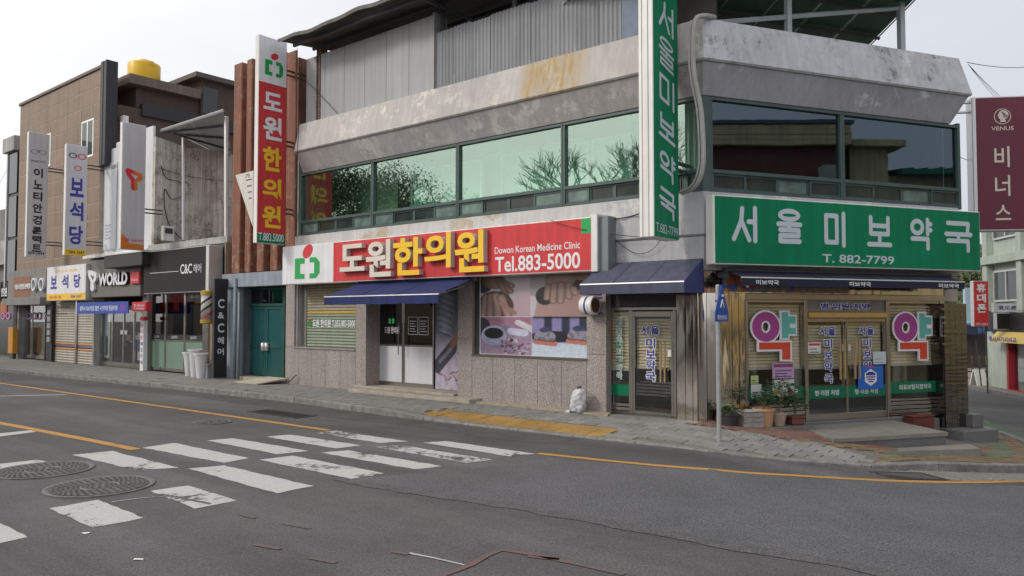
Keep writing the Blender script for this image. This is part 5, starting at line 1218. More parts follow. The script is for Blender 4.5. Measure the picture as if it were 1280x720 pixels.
# ---- plants and pots
leafm = M('leaf_green', (.045, .11, .025), .5, .35, 14, rand=.1); leafd = M('leaf_dark_green', (.03, .075, .03), .5, .35, 14)
soil = M('soil', (.06, .045, .035), .95, .3, 20, bump=.6)
stemm = M('plant_stem', (.12, .1, .05), .8, .2)
def plant(f, X, Y, z, r, h, n, ls, name, parent, mat, droop=.3):
    rs = random.Random(int(X*1000)); m = MB(f); st = MB(f)
    for k in range(7):
        a = rs.uniform(0, 6.3); q = rs.uniform(.2, .8)*r; st.tube([(X, Y, z), (X+q*.4*math.cos(a), Y+q*.4*math.sin(a), z+h*.45), (X+q*math.cos(a), Y+q*math.sin(a), z+h*rs.uniform(.7, .98))], [.007, .005, .002], 4)
    st.build('stem', stemm, parent)
    for k in range(n):
        a = rs.uniform(0, 6.3); u = rs.random()**.6; q = r*u; zz = z+h*(.25+.75*rs.random()*(1.1-u*.5)); c = (X+q*math.cos(a), Y+q*math.sin(a), zz)
        d = Vector((math.cos(a)+rs.uniform(-.6, .6), math.sin(a)+rs.uniform(-.6, .6), rs.uniform(-droop, .7))).normalized(); s_ = d.cross(Vector((rs.uniform(-.3, .3), rs.uniform(-.3, .3), 1))).normalized(); l_ = ls*rs.uniform(.7, 1.3)
        up = Vector((0, 0, .12*l_)); C_ = Vector(c); m.add([tuple(C_), tuple(C_+d*l_*.5+s_*l_*.28+up), tuple(C_+d*l_), tuple(C_+d*l_*.5-s_*l_*.28+up)], [(0, 1, 2), (0, 2, 3)])
    m.build('foliage', mat, parent)
def pot(px_, pyb, w_px, h, mat, label, rows_=None, Y=-.36, ph=.4, n=90, ls=.07, mt=leafm, zb_=.07, taper=.72, pr=.18, name='potted_plant'):
    X = rx(px_, Y, pyb); r = (rx(px_+w_px/2, Y)-rx(px_-w_px/2, Y))/2
    s = thing(name, label, 'plant pot', R, (X, Y, zb_))
    MB(R).lathe((X, Y, zb_), [(r*taper, 0), (r*.93, h*.85), (r*.95, h*.86), (r*1.02, h*.87), (r*1.02, h), (r*.92, h), (r*.9, h*.93)], 28).build('pot', mat, s, True, sm_angle=25)
    MB(R).lathe((X, Y, zb_), [(r*.9, h*.9), (r*.9, h*.92), (.01, h*.92)], 20).build('soil', soil, s)
    if n: plant(R, X, Y, zb_+h*.9, pr, ph, n, ls, 'plant', s, mt)
terra = M('tan_pot', (.46, .27, .14), .8, .12, 5, bump=.1); pale = M('pale_pot', (.42, .33, .25), .8, .15, 5, bump=.1); blackpot = M('black_plastic', (.03, .03, .033), .5, .2)
pot(911.5, 541, 20, .25, blackpot, 'round black pot with low leafy plant beside the sign post', ph=.16, n=80, ls=.09, pr=.17)
pot(955, 540, 22, .3, terra, 'tall tan pot with bushy plant right of the planter box', ph=.34, n=160, ls=.07, pr=.2, mt=leafd)
pot(973.5, 540, 17, .22, pale, 'smaller pale tan pot with dark tall plant, between two other pots', ph=.62, n=260, ls=.075, pr=.26, mt=leafd, taper=.6)
s = thing('potted_plant', 'reddish brown trough pot with light green plant nearest the entrance step', 'plant pot', R, (rx(992, -.36), -.36, .07)); X = rx(992, -.36)
MB(R).bbox(X-.13, X+.13, -.46, -.26, .07, .2, .02).build('pot', M('red_brown_pot', (.17, .05, .035), .6, .2, 6), s); MB(R).bbox(X-.145, X+.145, -.475, -.245, .19, .215, .006).build('rim', M('red_brown_pot', (.17, .05, .035)), s)
plant(R, X, -.36, .2, .2, .55, 200, .08, 'plant', s, leafm)
s = thing('planter_box', 'empty grey wooden planter box between black pot and tan pot', 'planter', R, (rx(937, -.36), -.36, .07)); a, b = rx(924, -.4), rx(949, -.4)
wood = M('grey_weathered_wood', (.3, .28, .26), .85, .2, 12, bump=.4, rand=.1, streak=.1)
for k in range(3): piece('slat', R, a, b, -.5, -.475, .075+.085*k, .155+.085*k, wood, s, .004)
for k in range(3): piece('slat', R, a, b, -.26, -.235, .075+.085*k, .155+.085*k, wood, s, .004)
for X in (a, b-.025): MB(R).bbox(X, X+.025, -.474, -.261, .075, .325, .004).build('end_board', wood, s)
MB(R).bbox(a-.015, b+.015, -.51, -.225, .331, .35, .004).build('rim', wood, s)
s = thing('box', 'small reddish brown box against the shop front right of the entrance', 'box', R, (rx(1147, -.25), -.25, 0)); a, b = rx(1134, -.25), rx(1160, -.25)
MB(R).bbox(a, b, -.35, -.12, -.22, .06, .01).build('body', M('dark_red_box', (.13, .03, .025), .7, .2), s); MB(R).bbox(a-.01, b+.01, -.36, -.11, .06, .085, .006).build('lid', M('dark_red_box', (.13, .03, .025)), s)

# ---- sack on the pavement
gx, gy = L.inv(*ground_at(723, 524.5)); gy += .0; z = .11
s = thing('rubbish_sack', 'knotted white woven sack standing on the pavement by the granite wall', 'sack', L, (gx, gy, z))
bm = bmesh.new(); bmesh.ops.create_uvsphere(bm, u_segments=40, v_segments=30, radius=1)
rs = random.Random(4); fold = [(rs.uniform(0, 6.3), rs.uniform(-1, 1), rs.uniform(3, 7)) for _ in range(9)]
for v in bm.verts:
    c = v.co.copy(); a = math.atan2(c.y, c.x); zz = c.z; r_ = max(0, 1-abs(zz)**5)**.5; rr = math.hypot(c.x, c.y)
    w = 1+sum(.03*(1-2*abs(math.sin((k*a+p+q*zz*4)/2))) for p, q, k in fold)+.045*math.sin(16*zz+3*math.sin(a*2))
    pr = (.165-.02*zz)*w; h_ = (zz+1)/2
    v.co = (gx+pr*r_*math.cos(a)+.03*zz, gy+pr*.8*r_*math.sin(a), z+.47*h_+.008*math.sin(5*a)*(h_ > .1))
bm.verts.index_update(); MB(L).add([tuple(v.co) for v in bm.verts], [tuple(v.index for v in f_.verts) for f_ in bm.faces]).build('bag', M('white_woven_plastic', (.5, .5, .53), .6, .25, 9, bump=.5, bscale=22), s, True); bm.free()
MB(L).tube([(gx+.0, gy, z+.45), (gx+.03, gy, z+.49), (gx+.05, gy+.02, z+.485)], [.05, .03, .03], 8).build('knot', M('dark_tie', (.06, .06, .06), .8), s)
MB(L).tube([(gx-.12, gy-.1, z+.02), (gx-.19, gy-.12, z+.03), (gx-.22, gy-.13, z+.0)], [.05, .035, .01], 8).build('corner', M('white_woven_plastic', (.56, .56, .58)), s)

# ---- pedestrian sign on a pole at the kerb
x, y = ground_at(899, 559); zg = pave_z(x, y)
s = thing('street_sign', 'grey pole at the kerb with blue pedestrian crossing sign seen edge-on', 'road sign', W, (x, y, zg))
MB(W).lathe((x, y, zg-.02), [(.034, 0), (.034, 2.36), (.02, 2.38)], 16).build('pole', M('galvanised_steel', (.38, .39, .4), .45, .1, 8, metal=.4), s, True, sm_angle=30)
Q = Frame(-27, x, y); zt = CAM_H+(396-356)/960*y; blue = M('sign_blue', (.015, .07, .38), .4, .05)
zb1 = CAM_H+(396-402)/960*y
Q = Frame(58, x, y); poly = [(-.34, zb1+.0), (.34, zb1+.0), (.33, zb1+.14), (.02, zt), (-.02, zt), (-.33, zb1+.14)]
MB(Q).prism_y(poly, -.065, -.055).build('plate', blue, s)
for u in ((-.06, -.1, -.02), (.04, .09, .0)): MB(Q).tube([(.0, -.069, zb1+.33), (u[0], -.069, zb1+.26), (u[1], -.069, zb1+.21)], .012, 4).build('walking_figure', letter_white, s)
MB(Q).lathe((0, -.07, zb1+.39), [(.02, -.02), (.026, 0), (.02, .02)], 8).build('walking_figure', letter_white, s)
text('횡단보도', Q, -.24, .24, zb1+.03, zb1+.1, -.067, letter_white, s, weight=.02)
for zz in (zb1+.1, zb1+.3): MB(W).lathe((x, y, zz), [(.045, 0), (.045, .03)], 12).build('clamp', steel, s)

# ---- round canister bracket sign by the photographs
s = thing('drum_lamp', 'blue and white banded round drum lamp sticking out above the poster', 'lamp', L, (lx(742, -.12), -.1, 2.0))
Xc, zc = lx(741, -.12), lz(741, 382, -.12); r_ = (lx(752, -.12)-lx(729, -.12))/2*.85; K = Frame(L.deg+90, *L.w(Xc-.1, 0, 0).xy)
n = 28; 
def drum(x0, x1, ra, mt, nm):
    pts = []; F = []
    for X in (x0, x1):
        for k in range(n): A = 2*math.pi*k/n; pts.append((X, -.18+ra*math.cos(A), zc+ra*math.sin(A)))
    MB(L).add(pts, [(k, (k+1) % n, n+(k+1) % n, n+k) for k in range(n)]+[tuple(range(n))[::-1], tuple(range(n, 2*n))]).build(nm, mt, s, True, sm_angle=30)
drum(Xc-.16, Xc-.06, r_, white_side, 'shell'); drum(Xc-.06, Xc-.02, r_*1.005, letter_navy, 'blue_band'); drum(Xc-.02, Xc+.1, r_, white_side, 'shell'); drum(Xc+.1, Xc+.105, r_*.78, M('rust_mesh', (.12, .06, .03), .8, .4, 20), 'inner_disc')
MB(L).box(Xc-.03, Xc+.03, -.03, .03, zc-.03, zc+.03).build('bracket', dark_metal, s)
for dz in (-.14, .14): MB(L).tube([(Xc+.1, -.1, zc+dz), (Xc+.2, -.1, zc+dz)], .015, 5).build('bolt', letter_navy, s)

# ---- conduit and loose cables on the building
hs = thing('conduit', 'pale grey hose running over the parapet and down the building corner', 'hose', L, (0, 0, 4))
def pt(px_, py_, off): X, Z = FX(L, px_, py_, off); return (X, off, Z)
path = [pt(893, 22, .1), pt(880, 20, -.3), pt(869, 26, -.48), pt(866, 60, -.5), pt(868, 95, -.5), pt(875, 130, -.42), pt(878, 160, -.4), pt(879, 200, -.38), pt(875, 222, -.35), pt(866, 235, -.3), pt(852, 241, -.25)]
P_ = resample([(p[0], p[2]) for p in path], .08) if False else path
def smooth_path(P, k=5):
    P = [Vector(p) for p in P]; out = []
    for i in range(len(P)-1):
        a, b, c, d = P[max(i-1, 0)], P[i], P[i+1], P[min(i+2, len(P)-1)]
        for j in range(k):
            t_ = j/k; out.append(.5*((2*b)+(c-a)*t_+(2*a-5*b+4*c-d)*t_*t_+(3*b-a-3*c+d)*t_**3))
    return out+[P[-1]]
MB(L).tube(smooth_path(path), .045, 8).build('hose', grey_hose, hs, True)
MB(L).tube(smooth_path([(p[0]-.05, p[1]-.05, p[2]) for p in path[2:]]), .018, 6).build('thin_cable', grey_hose, hs, True)
def cable(label, pts_, r_=.008, parent=None, name='cable', mt=wire, f=L, sag=0):
    c = MB(f).tube(smooth_path(pts_), r_, 4); o_ = c.build(name, mt, None, True); return meta(o_, label, 'cable')
cable('black cable slanting across the grey rooftop panels beside the rusty post', [pt(372, 60, .05), pt(374, 90, .0), pt(392, 110, .04), pt(422, 142, .0)])
cable('black cable hanging down behind the tall red sign to the window sill', [pt(374, 90, .0), pt(377, 130, -.1), pt(373, 165, -.4), pt(371, 240, -.3), pt(371, 296, -.1)], .012)
cable('slack black cable from the red sign end to the green projecting sign', [pt(757, 274, -.1), pt(775, 273, -.12), pt(790, 270, -.1), pt(806, 265, -.2)], .012)
cable('thin black cable drooping below the green projecting sign', [pt(755, 288, -.1), pt(790, 315, -.12), pt(812, 314, -.12), pt(826, 300, -.15)], .006)
cable('thin black cable crossing the right end of the red clinic sign', [pt(688, 275, -.47), pt(715, 284, -.47), pt(760, 292, -.3), pt(806, 297, -.2)], .006)

# ================================================================ BUILDINGS DOWN THE STREET (left)
# ---- red-brown ribbed building with the green door
rust_tile = make_paint('red_brown_render', (.25, .10, .065), dark=(.42, .29, .2), blot=.6, blotcol=(.08, .04, .03), scale=5, streak=.4, lo=.54)
D = thing('ribbed_building', 'narrow red-brown ribbed building with green double doors', 'building', L, (-13, 0, 0))
xa, xb = lx(291, .25, 200), -11.97
MB(L).box(xa, xb, .3, 9, 2.9, 9.0).build('wall', M('red_brown_wall', (.22, .095, .065), .8, .2, 3, streak=.3), D)
for p0, p1, yt in ((290, 303, 82), (306, 316, 76), (321, 333, 72), (338, 350, 66), (357, 372, 57)):
    a, b = lx(p0+1, 0, 200), lx(p1-1, 0, 200); b = min(b, -11.5 if p0 > 350 else 99); zt = lz(p0, yt, 0)
    MB(L).bbox(a, b-.05, .0 if p0 < 350 else -.02, .299 if p0 < 350 else .04, 3.15, zt if p0 < 350 else 9.05, .02).build('rib', rust_tile, D)
MB(L).bbox(xa, xb, -.05, .28, 2.75, 3.14, .01).build('lintel', M('blue_grey_paint', (.27, .31, .36), .7, .15, 3, streak=.2), D)
tealm = M('teal_door_paint', (.012, .075, .07), .45, .15, 4, streak=.1); bluegrey = M('blue_grey_paint', (.27, .31, .36))
yd = .45; da, db = lx(313, yd, 400), lx(355, yd, 400); dz0, dz1, dzt = .22, 2.2, 2.74
MB(L).box(xa+.0, lx(300, .1, 400), .05, .8, 0, 2.75).build('side_pier', bluegrey, D); MB(L).box(lx(300, .1, 400), lx(305, .3, 400), .2, .8, 0, 2.75).build('door_jamb', bluegrey, D)
MB(L).box(lx(300, .1), xb, .55, .8, 0, 2.75).build('wall', dark_room, D)
for a, b in ((lx(305, yd, 400), lx(309, yd, 400)), (db, db+.1)): MB(L).bbox(a, b, yd-.05, yd+.05, dz0-.1, dzt, .006).build('door_frame', tealm, D)
MB(L).bbox(lx(309, yd, 400), db, yd-.05, yd+.05, dz1, dz1+.08, .006).build('door_frame', tealm, D); MB(L).bbox(lx(309, yd, 400), db, yd-.05, yd+.05, dzt-.06, dzt, .006).build('door_frame', tealm, D)
MB(L).box(lx(309, yd, 400), db, yd, yd+.01, dz1+.08, dzt-.06).build('transom_pane', glass_dark, D)
teal_glass = M('teal_film_glass', (.02, .095, .1), .12, .15, 1.5)
dm = (da+db)/2
for i, (a, b) in enumerate(((lx(310, yd, 400), dm-.003), (dm+.003, db))):
    m = MB(L)
    for q in ((a, a+.08, dz0, dz1), (b-.08, b, dz0, dz1), (a+.08, b-.08, dz0, dz0+.25), (a+.08, b-.08, dz1-.09, dz1), (a+.08, b-.08, 1.02, 1.1)): m.bbox(q[0], q[1], yd-.02, yd+.03, q[2], q[3], .004)
    dr = m.build('door', tealm, D)
    for z0_, z1_ in ((dz0+.25, 1.02), (1.1, dz1-.09)): MB(L).box(a+.08, b-.08, yd, yd+.01, z0_, z1_).build('pane', teal_glass, dr)
    hx = dm+(-.09 if i == 0 else .09); MB(L).lathe((hx, yd-.05, 1.05), [(.02, -.12), (.06, -.11), (.065, 0), (.06, .11), (.02, .12)], 12).build('handle', alu, dr, True)
MB(L).bbox(lx(303, .2), xb, .0, .5, .08, .2, .01).build('threshold', stepstone, D)
s = thing('ramp_board', 'tilted beige board lying at the green double doors', 'board', L, (lx(322, -.3), -.35, .13))
a, b = lx(308, -.4, 478), lx(341, -.4, 478); MB(L).add([(a, -.75, .13), (b-.2, -.75, .13), (b+.1, -.05, .24), (a+.5, -.05, .24), (a, -.75, .16), (b-.2, -.75, .16), (b+.1, -.05, .28), (a+.5, -.05, .28)], [(0, 3, 2, 1), (4, 5, 6, 7), (0, 1, 5, 4), (1, 2, 6, 5), (2, 3, 7, 6), (3, 0, 4, 7)]).build('board', M('beige_board', (.42, .38, .3), .8, .15, 5), s)
s = thing('weed_stem', 'bare forked twig lying on the pavement at the granite wall corner', 'twig', L, (lx(362), -.1, .12))
X = lx(360, -.1); MB(L).tube([(X-.1, -.15, .13), (X+.12, -.12, .2), (X+.3, -.1, .34), (X+.38, -.08, .38)], .012, 5).tube([(X+.12, -.12, .2), (X+.02, -.1, .31)], .008, 5).tube([(X+.05, -.13, .17), (X+.2, -.2, .14)], .008, 5).build('stem', M('dry_twig', (.06, .05, .04), .9), s)
for p0, zz0, zz1, rr, nm in ((295, .12, 3.0, .05, 'down pipe'), (300, .12, 2.6, .035, 'thin pipe')):
    s = MB(L).tube([(lx(p0, -.05), -.08, zz0), (lx(p0, -.05), -.08, zz1)], rr, 10).build('drain_pipe', M('grey_blue_pipe', (.2, .23, .26), .5, .1, 8), None, True)
    meta(s, 'grey %s on the pier left of the green doors, %s' % (nm, 'the thicker one' if rr > .04 else 'the thinner right one'), 'pipe')

# ---- one-storey hair salon
H_ = thing('hair_salon', 'single-storey black-fronted hair salon between phone shop and ribbed building', 'shop', L, (-18, 0, 0))
x0, x1 = lx(182, .1, 420), xa-.03
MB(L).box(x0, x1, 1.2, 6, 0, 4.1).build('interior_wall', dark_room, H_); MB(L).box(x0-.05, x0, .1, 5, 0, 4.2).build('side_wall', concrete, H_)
MB(L).box(x0, x1, .12, 6, 4.1, 4.3).build('roof', concrete, H_); MB(L).box(x0, x1, .14, .3, 2.9, 4.1).build('fascia_wall', dark_metal, H_)
MB(L).box(lx(283, .1), x1, .05, 1.2, .05, 4.1).build('side_pier', M('tan_render', (.27, .2, .14), .85, .2, 4, streak=.3), H_)
MB(L).box(lx(262, .1), lx(283, .1), .1, 1.2, .05, 2.9).build('side_pier', M('tan_render', (.27, .2, .14)), H_)
gb, gt = .15, 2.85
cols = [lx(p, .15, 420) for p in (187, 207, 231, 255)]
gfilm = M('sage_window_film', (.17, .26, .2), .3, .08, 2)
for i in range(3):
    a, b = cols[i], cols[i+1]; m = MB(L)
    for q in ((a, a+.05, gb, gt), (b-.05, b, gb, gt), (a+.05, b-.05, gb, gb+.1), (a+.05, b-.05, gt-.08, gt), (a+.05, b-.05, 1.12, 1.16)): m.bbox(q[0]+.001, q[1]-.001, .13, .19, q[2], q[3], .003)
    fr = m.build('shop_window', steel, H_)
    MB(L).box(a+.05, b-.05, .15, .158, 1.16, gt-.08).build('pane', glass_dark, fr); MB(L).box(a+.05, b-.05, .15, .16, gb+.1, 1.12).build('film_panel', gfilm, fr)
    MB(L).box(a+.05, b-.05, .145, .149, 1.17, 1.33).build('black_strip', black, fr); text('C&C헤어', L, a+(b-a)*.3, a+(b-a)*.62, 1.2, 1.3, .142, letter_white, fr, weight=.0)
MB(L).box(cols[0]+.06, cols[2]-.3, .7, .75, 2.3, 2.8).build('red_lit_panel', M('dull_orange_panel', (.2, .07, .04), .6), H_)
MB(L).box(cols[2]+.05, cols[3]-.05, .138, .144, 2.38, 2.72).build('phone_panel', dark_metal, H_); text('T.883-0018', L, cols[2]+.2, cols[3]-.2, 2.48, 2.6, .134, letter_white, H_, weight=.0)
MB(L).bbox(lx(255, .1), lx(262, .1), .05, .3, .05, 2.9, .01).build('corner_post', steel, H_)
for X in (cols[2]-.25, cols[2]+.1): MB(L).box(X, X+.3, .138, .142, 1.5, 1.9).build('reflected_notice', M('dull_notice', (.07, .07, .07), .5), H_) if False else None
o = -.35; s = thing('shop_sign', 'black box sign with small white letters over the hair salon windows', 'sign', L, (lx(220, o), o, 2.9))
a, b, c = lx(180, o, 340), lx(257, o, 340), lx(264, o, 340); z0, z1 = lz(218, 366, o), lz(218, 311, o)
MB(L).bbox(a, b+.16, o+.004, o+.45, z0, z1, .01).build('cabinet', alu, s); MB(L).box(a+.02, b, o, o+.004, z0+.02, z1-.02).build('face', M('charcoal_face', (.018, .017, .017), .55, .15, 2, streak=.1, spec=.25), s)
MB(L).box(a+.4, lx(222, o), o-.002, o, (z0+z1)/2-.03, (z0+z1)/2-.015).build('thin_line', letter_white, s)
text('C&C', L, lx(224.5, o), lx(239, o), lz(232, 342, o), lz(232, 330, o), o-.003, letter_white, s, weight=.01); text('헤어', L, lx(241, o), lx(250.5, o), lz(245, 341, o), lz(245, 329, o)-.02, o-.003, letter_white, s, weight=.0)
Xs = lx(283, -.1, 400); s, P = vertical_sign(L, Xs, .06, .42, .15, 3.0, .12, black, dark_metal, 'tall narrow black upright sign with white stacked letters at the hair salon corner', 1)
for ch, z_, h_ in (('C', 2.15, .26), ('&', 1.85, .18), ('C', 1.45, .26), ('헤', 1.12, .2), ('어', .8, .2)): text(ch, P, .11, .31, z_, z_+h_, -.004, letter_white, s, 'letter', weight=.015)
# barber pole
o = -.5; Xb = lx(258.5, o, 385); zb0, zb1 = lz(258, 405, o), lz(258, 363, o); rr = .16
s = thing('barber_pole', 'barber pole drum with yellow caps on the hair salon corner post', 'barber pole', L, (Xb, o, zb0))
MB(L).lathe((Xb, o, zb0+.13), [(rr, 0), (rr, zb1-zb0-.26)], 24).build('drum', M('faded_drum', (.42, .4, .38), .5, .25, 9), s, True)
MB(L).lathe((Xb, o, zb0), [(rr*.75, 0), (rr*1.08, .03), (rr*1.08, .13)], 24).build('cap', M('dull_yellow_cap', (.42, .29, .03), .5, .15, 6), s); MB(L).lathe((Xb, o, zb1-.13), [(rr*1.08, 0), (rr*1.08, .1), (rr*.7, .13)], 24).build('cap', M('dull_yellow_cap', (.42, .29, .03), .5, .15, 6), s)
for k, mt in enumerate((letter_black, letter_red, letter_black)):
    P_ = []
    for j in range(17):
        A = math.pi*1.0+j*.35+k*2.1; zz = zb0+.15+(zb1-zb0-.36)*j/16; P_.append((A, zz))
    pts = []
    for A, zz in P_: pts += [(Xb+(rr+.003)*math.cos(A), o+(rr+.003)*math.sin(A), zz), (Xb+(rr+.003)*math.cos(A), o+(rr+.003)*math.sin(A), zz+.07)]
    MB(L).add(pts, [(2*j, 2*j+2, 2*j+3, 2*j+1) for j in range(16)]).build('stripe', mt, s)
MB(L).tube([(Xb, o, zb0+.4), (Xb+.05, .1, zb0+.4)], .025, 6).build('bracket', dark_metal, s)
# three white cups stacked against the salon window
cupm = M('white_plastic_pot', (.62, .62, .63), .4, .06, 6)
for i, (px_, h, lb) in enumerate(((237, .72, 'leftmost tall white flared pot in front of the salon window'), (244, .82, 'middle and tallest white flared pot in front of the salon window'), (251, .72, 'rightmost white flared pot in front of the salon window, with a wide rim'))):
    Y = (-.3, -.42, -.5)[i]; X = lx(px_, Y, 470); s = thing('tall_pot', lb, 'pot', L, (X, Y, .12), 'white flared pots outside the hair salon')
    MB(L).lathe((X, Y, .125), [(.12, 0), (.17, h*.75), (.2, h*.93), (.215, h*.94), (.215, h), (.19, h), (.17, h*.8), (.01, h*.78)], 24).build('pot', cupm, s, True, sm_angle=35)
s = thing('box', 'small grey box beside the white flared pots', 'box', L, (lx(257), -.4, .12)); MB(L).bbox(lx(254, -.4), lx(262, -.4), -.45, -.2, .125, .5, .01).build('body', M('grey_box', (.3, .31, .33), .6, .1), s); MB(L).bbox(lx(253.5, -.4), lx(262.5, -.4), -.46, -.19, .5, .53, .005).build('lid', M('grey_box', (.3, .31, .33)), s)
# translucent lean-to roof on the salon
s = thing('lean_to_roof', 'pale translucent sheet roof on two grey posts above the hair salon', 'canopy', L, (-18.5, 1.5, 4.3))
def Lp(px_, py_, off): X, Z = FX(L, px_, py_, off); return (X, off, Z)
c1, c2, c3, c4 = Lp(201, 162, .6), Lp(279, 137, -.2), Lp(292, 147, .6), Lp(287, 196, 3.8)
e0, e1 = (c1[0]+.35, 1.3, c1[2]-.15), Lp(290, 199, 3.2)
m_sheet = M('translucent_sheet', (.42, .43, .42), .4, .1, 3)
for i in range(4):
    u0, u1 = i/4+.003, (i+1)/4-.003; q = [bl(c1, c2, u0), bl(c1, c2, u1), bl(c4, c3, u1), bl(c4, c3, u0)]
    q = [bl(c1, c2, u0), bl(c1, c2, u1), bl(e0, e1, u1), bl(e0, e1, u0)]
    MB(L).add(q+[(a, b, c+.02) for a, b, c in q], [(3, 2, 1, 0), (4, 5, 6, 7), (0, 1, 5, 4), (1, 2, 6, 5), (2, 3, 7, 6), (3, 0, 4, 7)]).build('roof_sheet', m_sheet, s)
for v in (.0, .25, .5, .75, 1.): MB(L).tube([tuple(Vector(bl(c1, e0, v))-Vector((0, 0, .04))), tuple(Vector(bl(c2, e1, v))-Vector((0, 0, .04)))], .035, 4).build('purlin', dark_metal if 0 < v < 1 else alu, s)
MB(L).tube([Lp(283, 310, .3), Lp(283, 146, .3)], .07, 8).build('post', alu, s); MB(L).tube([Lp(229, 300, .9), Lp(229, 172, .9)], .05, 8).build('post', alu, s)

# ---- phone shop building: white-sheeted upper floor, bare concrete side wall
T_ = thing('phone_shop_building', 'narrow two-storey building with white sheeted front and stained concrete side wall', 'building', L, (-21, 0, 0))
xl, xr = lx(119, 0, 400), lx(188, .1, 250)
conc = make_paint('stained_concrete_wall', (.60, .58, .54), dark=(.28, .25, .2), blot=1., blotcol=(.1, .09, .08), scale=1.4, streak=.5, lo=.5)
zT = lz(190, 176, .1)
MB(L).box(xl, xr, .25, 6.2, 4.1, zT-.15).build('wall', conc, T_)
pts_y = np.linspace(.15, 6.2, 12); m = MB(L); P = [(y, 4.1) for y in (.15, 6.2)]
top = [(float(y), zT+.08*math.sin(y*3.1)+(.1 if i % 3 == 0 else 0)-.02*y) for i, y in enumerate(pts_y)]
MB(L).prism_x([(.15, 4.1)]+top[:1]+top[1:]+[(6.2, 4.1)], xr, xr+.2).build('side_wall', conc, T_)
for i in range(4):
    y0_ = .35+i*1.5; MB(L).bbox(xr+.2, xr+.24, y0_, y0_+.3, 4.1, zT-.6, .01).build('pilaster', conc, T_)
whs = M('white_sheet', (.6, .62, .65), .6, .06, 1.5, bump=.15, bscale=6, streak=.1)
a = lx(121, .1, 250); m = MB(L)
for i in range(3): 
    w = (xr-a)/3; MB(L).bbox(a+i*w+.004, a+(i+1)*w-.004, .16, .24, 4.15, lz(130, 190, .1)+.18*i+.05, .005).build('front_sheet', whs, T_)
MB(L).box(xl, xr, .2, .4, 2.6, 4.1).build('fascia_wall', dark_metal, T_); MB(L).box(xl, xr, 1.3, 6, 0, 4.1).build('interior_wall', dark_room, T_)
MB(L).bbox(lx(107, -.1), lx(181, -.1), -.25, .2, 4.02, 4.14, .01).build('cornice', white_side, T_)
text('T', L, lx(126, .15), lx(128, .15), lz(127, 212, .15), lz(127, 207, .15), .157, letter_red, T_); 
s = thing('banner_print', 'faded white printed sheet with small grey text on the phone shop upper front', 'banner', L, (lx(134), .1, 5))
MB(L).box(lx(126, .12), lx(142, .12), .13, .145, lz(135, 312, .12), lz(135, 205, .12)).build('sheet', M('faded_print', (.62, .64, .68), .5, .05), s)
for k in range(5): MB(L).box(lx(129, .12), lx(129+7-(k % 2)*2, .12), .128, .13, lz(132, 283+k*4, .12), lz(132, 281.5+k*4, .12)).build('printed_line', M('ink_grey', (.3, .33, .4)), s)
text('초콜릿', L, lx(135, .12), lx(142, .12), lz(138, 212, .12), lz(138, 207, .12), .127, letter_black, s)
o = -.2; s = thing('shop_sign', 'grey fascia sign with raised white Latin letters and ribbon emblem over the phone shop', 'sign', L, (lx(140, o), o, 2.9))
a, b = lx(108, o, 350), lx(175.5, o, 350); z0, z1 = lz(140, 371, o), lz(140, 323, o)
MB(L).bbox(a, b, o, .15, z0, z1, .01).build('face', M('warm_grey_face', (.15, .14, .13), .5, .08, 2, streak=.1), s)
text('WORLD', L, lx(122, o-.1), lx(158, o-.1), lz(140, 357, o), lz(140, 341, o), o-.1, letter_white, s, 'letters', weight=.045, extrude=.09, sidemat=black)
def tmark(f, X0, X1, z0, z1, y, mats, parent, ex=.0):
    w, h = X1-X0, z1-z0; A_ = [(.0, .88), (.06, .97), (.16, 1.), (.55, .92), (.95, .8), (1., .62), (.9, .48), (.68, .38), (.72, .08), (.62, 0), (.42, .0), (.32, .12), (.34, .42), (.06, .72)]
    hole = [(.3, .78), (.78, .67), (.56, .5)]
    n = len(A_); P = [(X0+u*w, z0+v*h) for u, v in A_]
    if ex: MB(f).prism_y(P, y, y+ex).build('emblem', mats[0], parent)
    else: MB(f).add([(x, y, z) for x, z in P], [tuple(range(n))]).build('emblem', mats[0], parent)
    MB(f).add([(X0+u*w, y-.003, z0+v*h) for u, v in hole], [(0, 1, 2)]).build('emblem_hole', mats[1], parent)
    if len(mats) > 2: MB(f).add([(X0+u*w, y-.002, z0+v*h) for u, v in ((.5, .93), (.95, .8), (1., .62), (.9, .48), (.68, .38), (.72, .08), (.62, 0), (.53, .0), (.53, .45), (.82, .62), (.82, .7), (.5, .8))], [tuple(range(12))]).build('emblem_shade', mats[2], parent)
tmark(L, lx(108.5, o-.1), lx(119.5, o-.1), lz(114, 364, o), lz(114, 338, o), o-.1, (letter_white, M('warm_grey_face', (.15, .14, .13))), s, .09)
MB(L).bbox(lx(161, o-.1), lx(172, o-.1), o-.08, o-.002, lz(166, 355, o), lz(166, 340, o), .01).build('red_tag', letter_red, s); text('SK telecom', L, lx(162.5, o-.1), lx(170.5, o-.1), lz(166, 351.5, o), lz(166, 348, o), o-.083, letter_white, s, weight=.0)
o = -.6; s = thing('sign_box', 'blank black box above the grey phone shop fascia sign', 'sign', L, (lx(150, o), o, 3.9)); MB(L).bbox(lx(128.5, o), lx(176, o), o, -.1, lz(150, 334, o), lz(150, 318, o), .02).build('cabinet', black, s); MB(L).bbox(lx(128, o), lx(177, o), o-.01, -.1, lz(150, 318, o)+.002, lz(150, 318, o)+.05, .005).build('cap', alu, s)
o = -.9; s = thing('shop_banner', 'blue banner with white Korean lettering under the phone shop fascia', 'banner', L, (lx(128, o), o, 2.5))
a, b, z0, z1 = lx(96, o, 385), lx(160, o, 385), lz(128, 392, o), lz(128, 377.5, o); bb_ = M('banner_blue', (.03, .07, .36), .6, .06, 3, bump=.1, bscale=8)
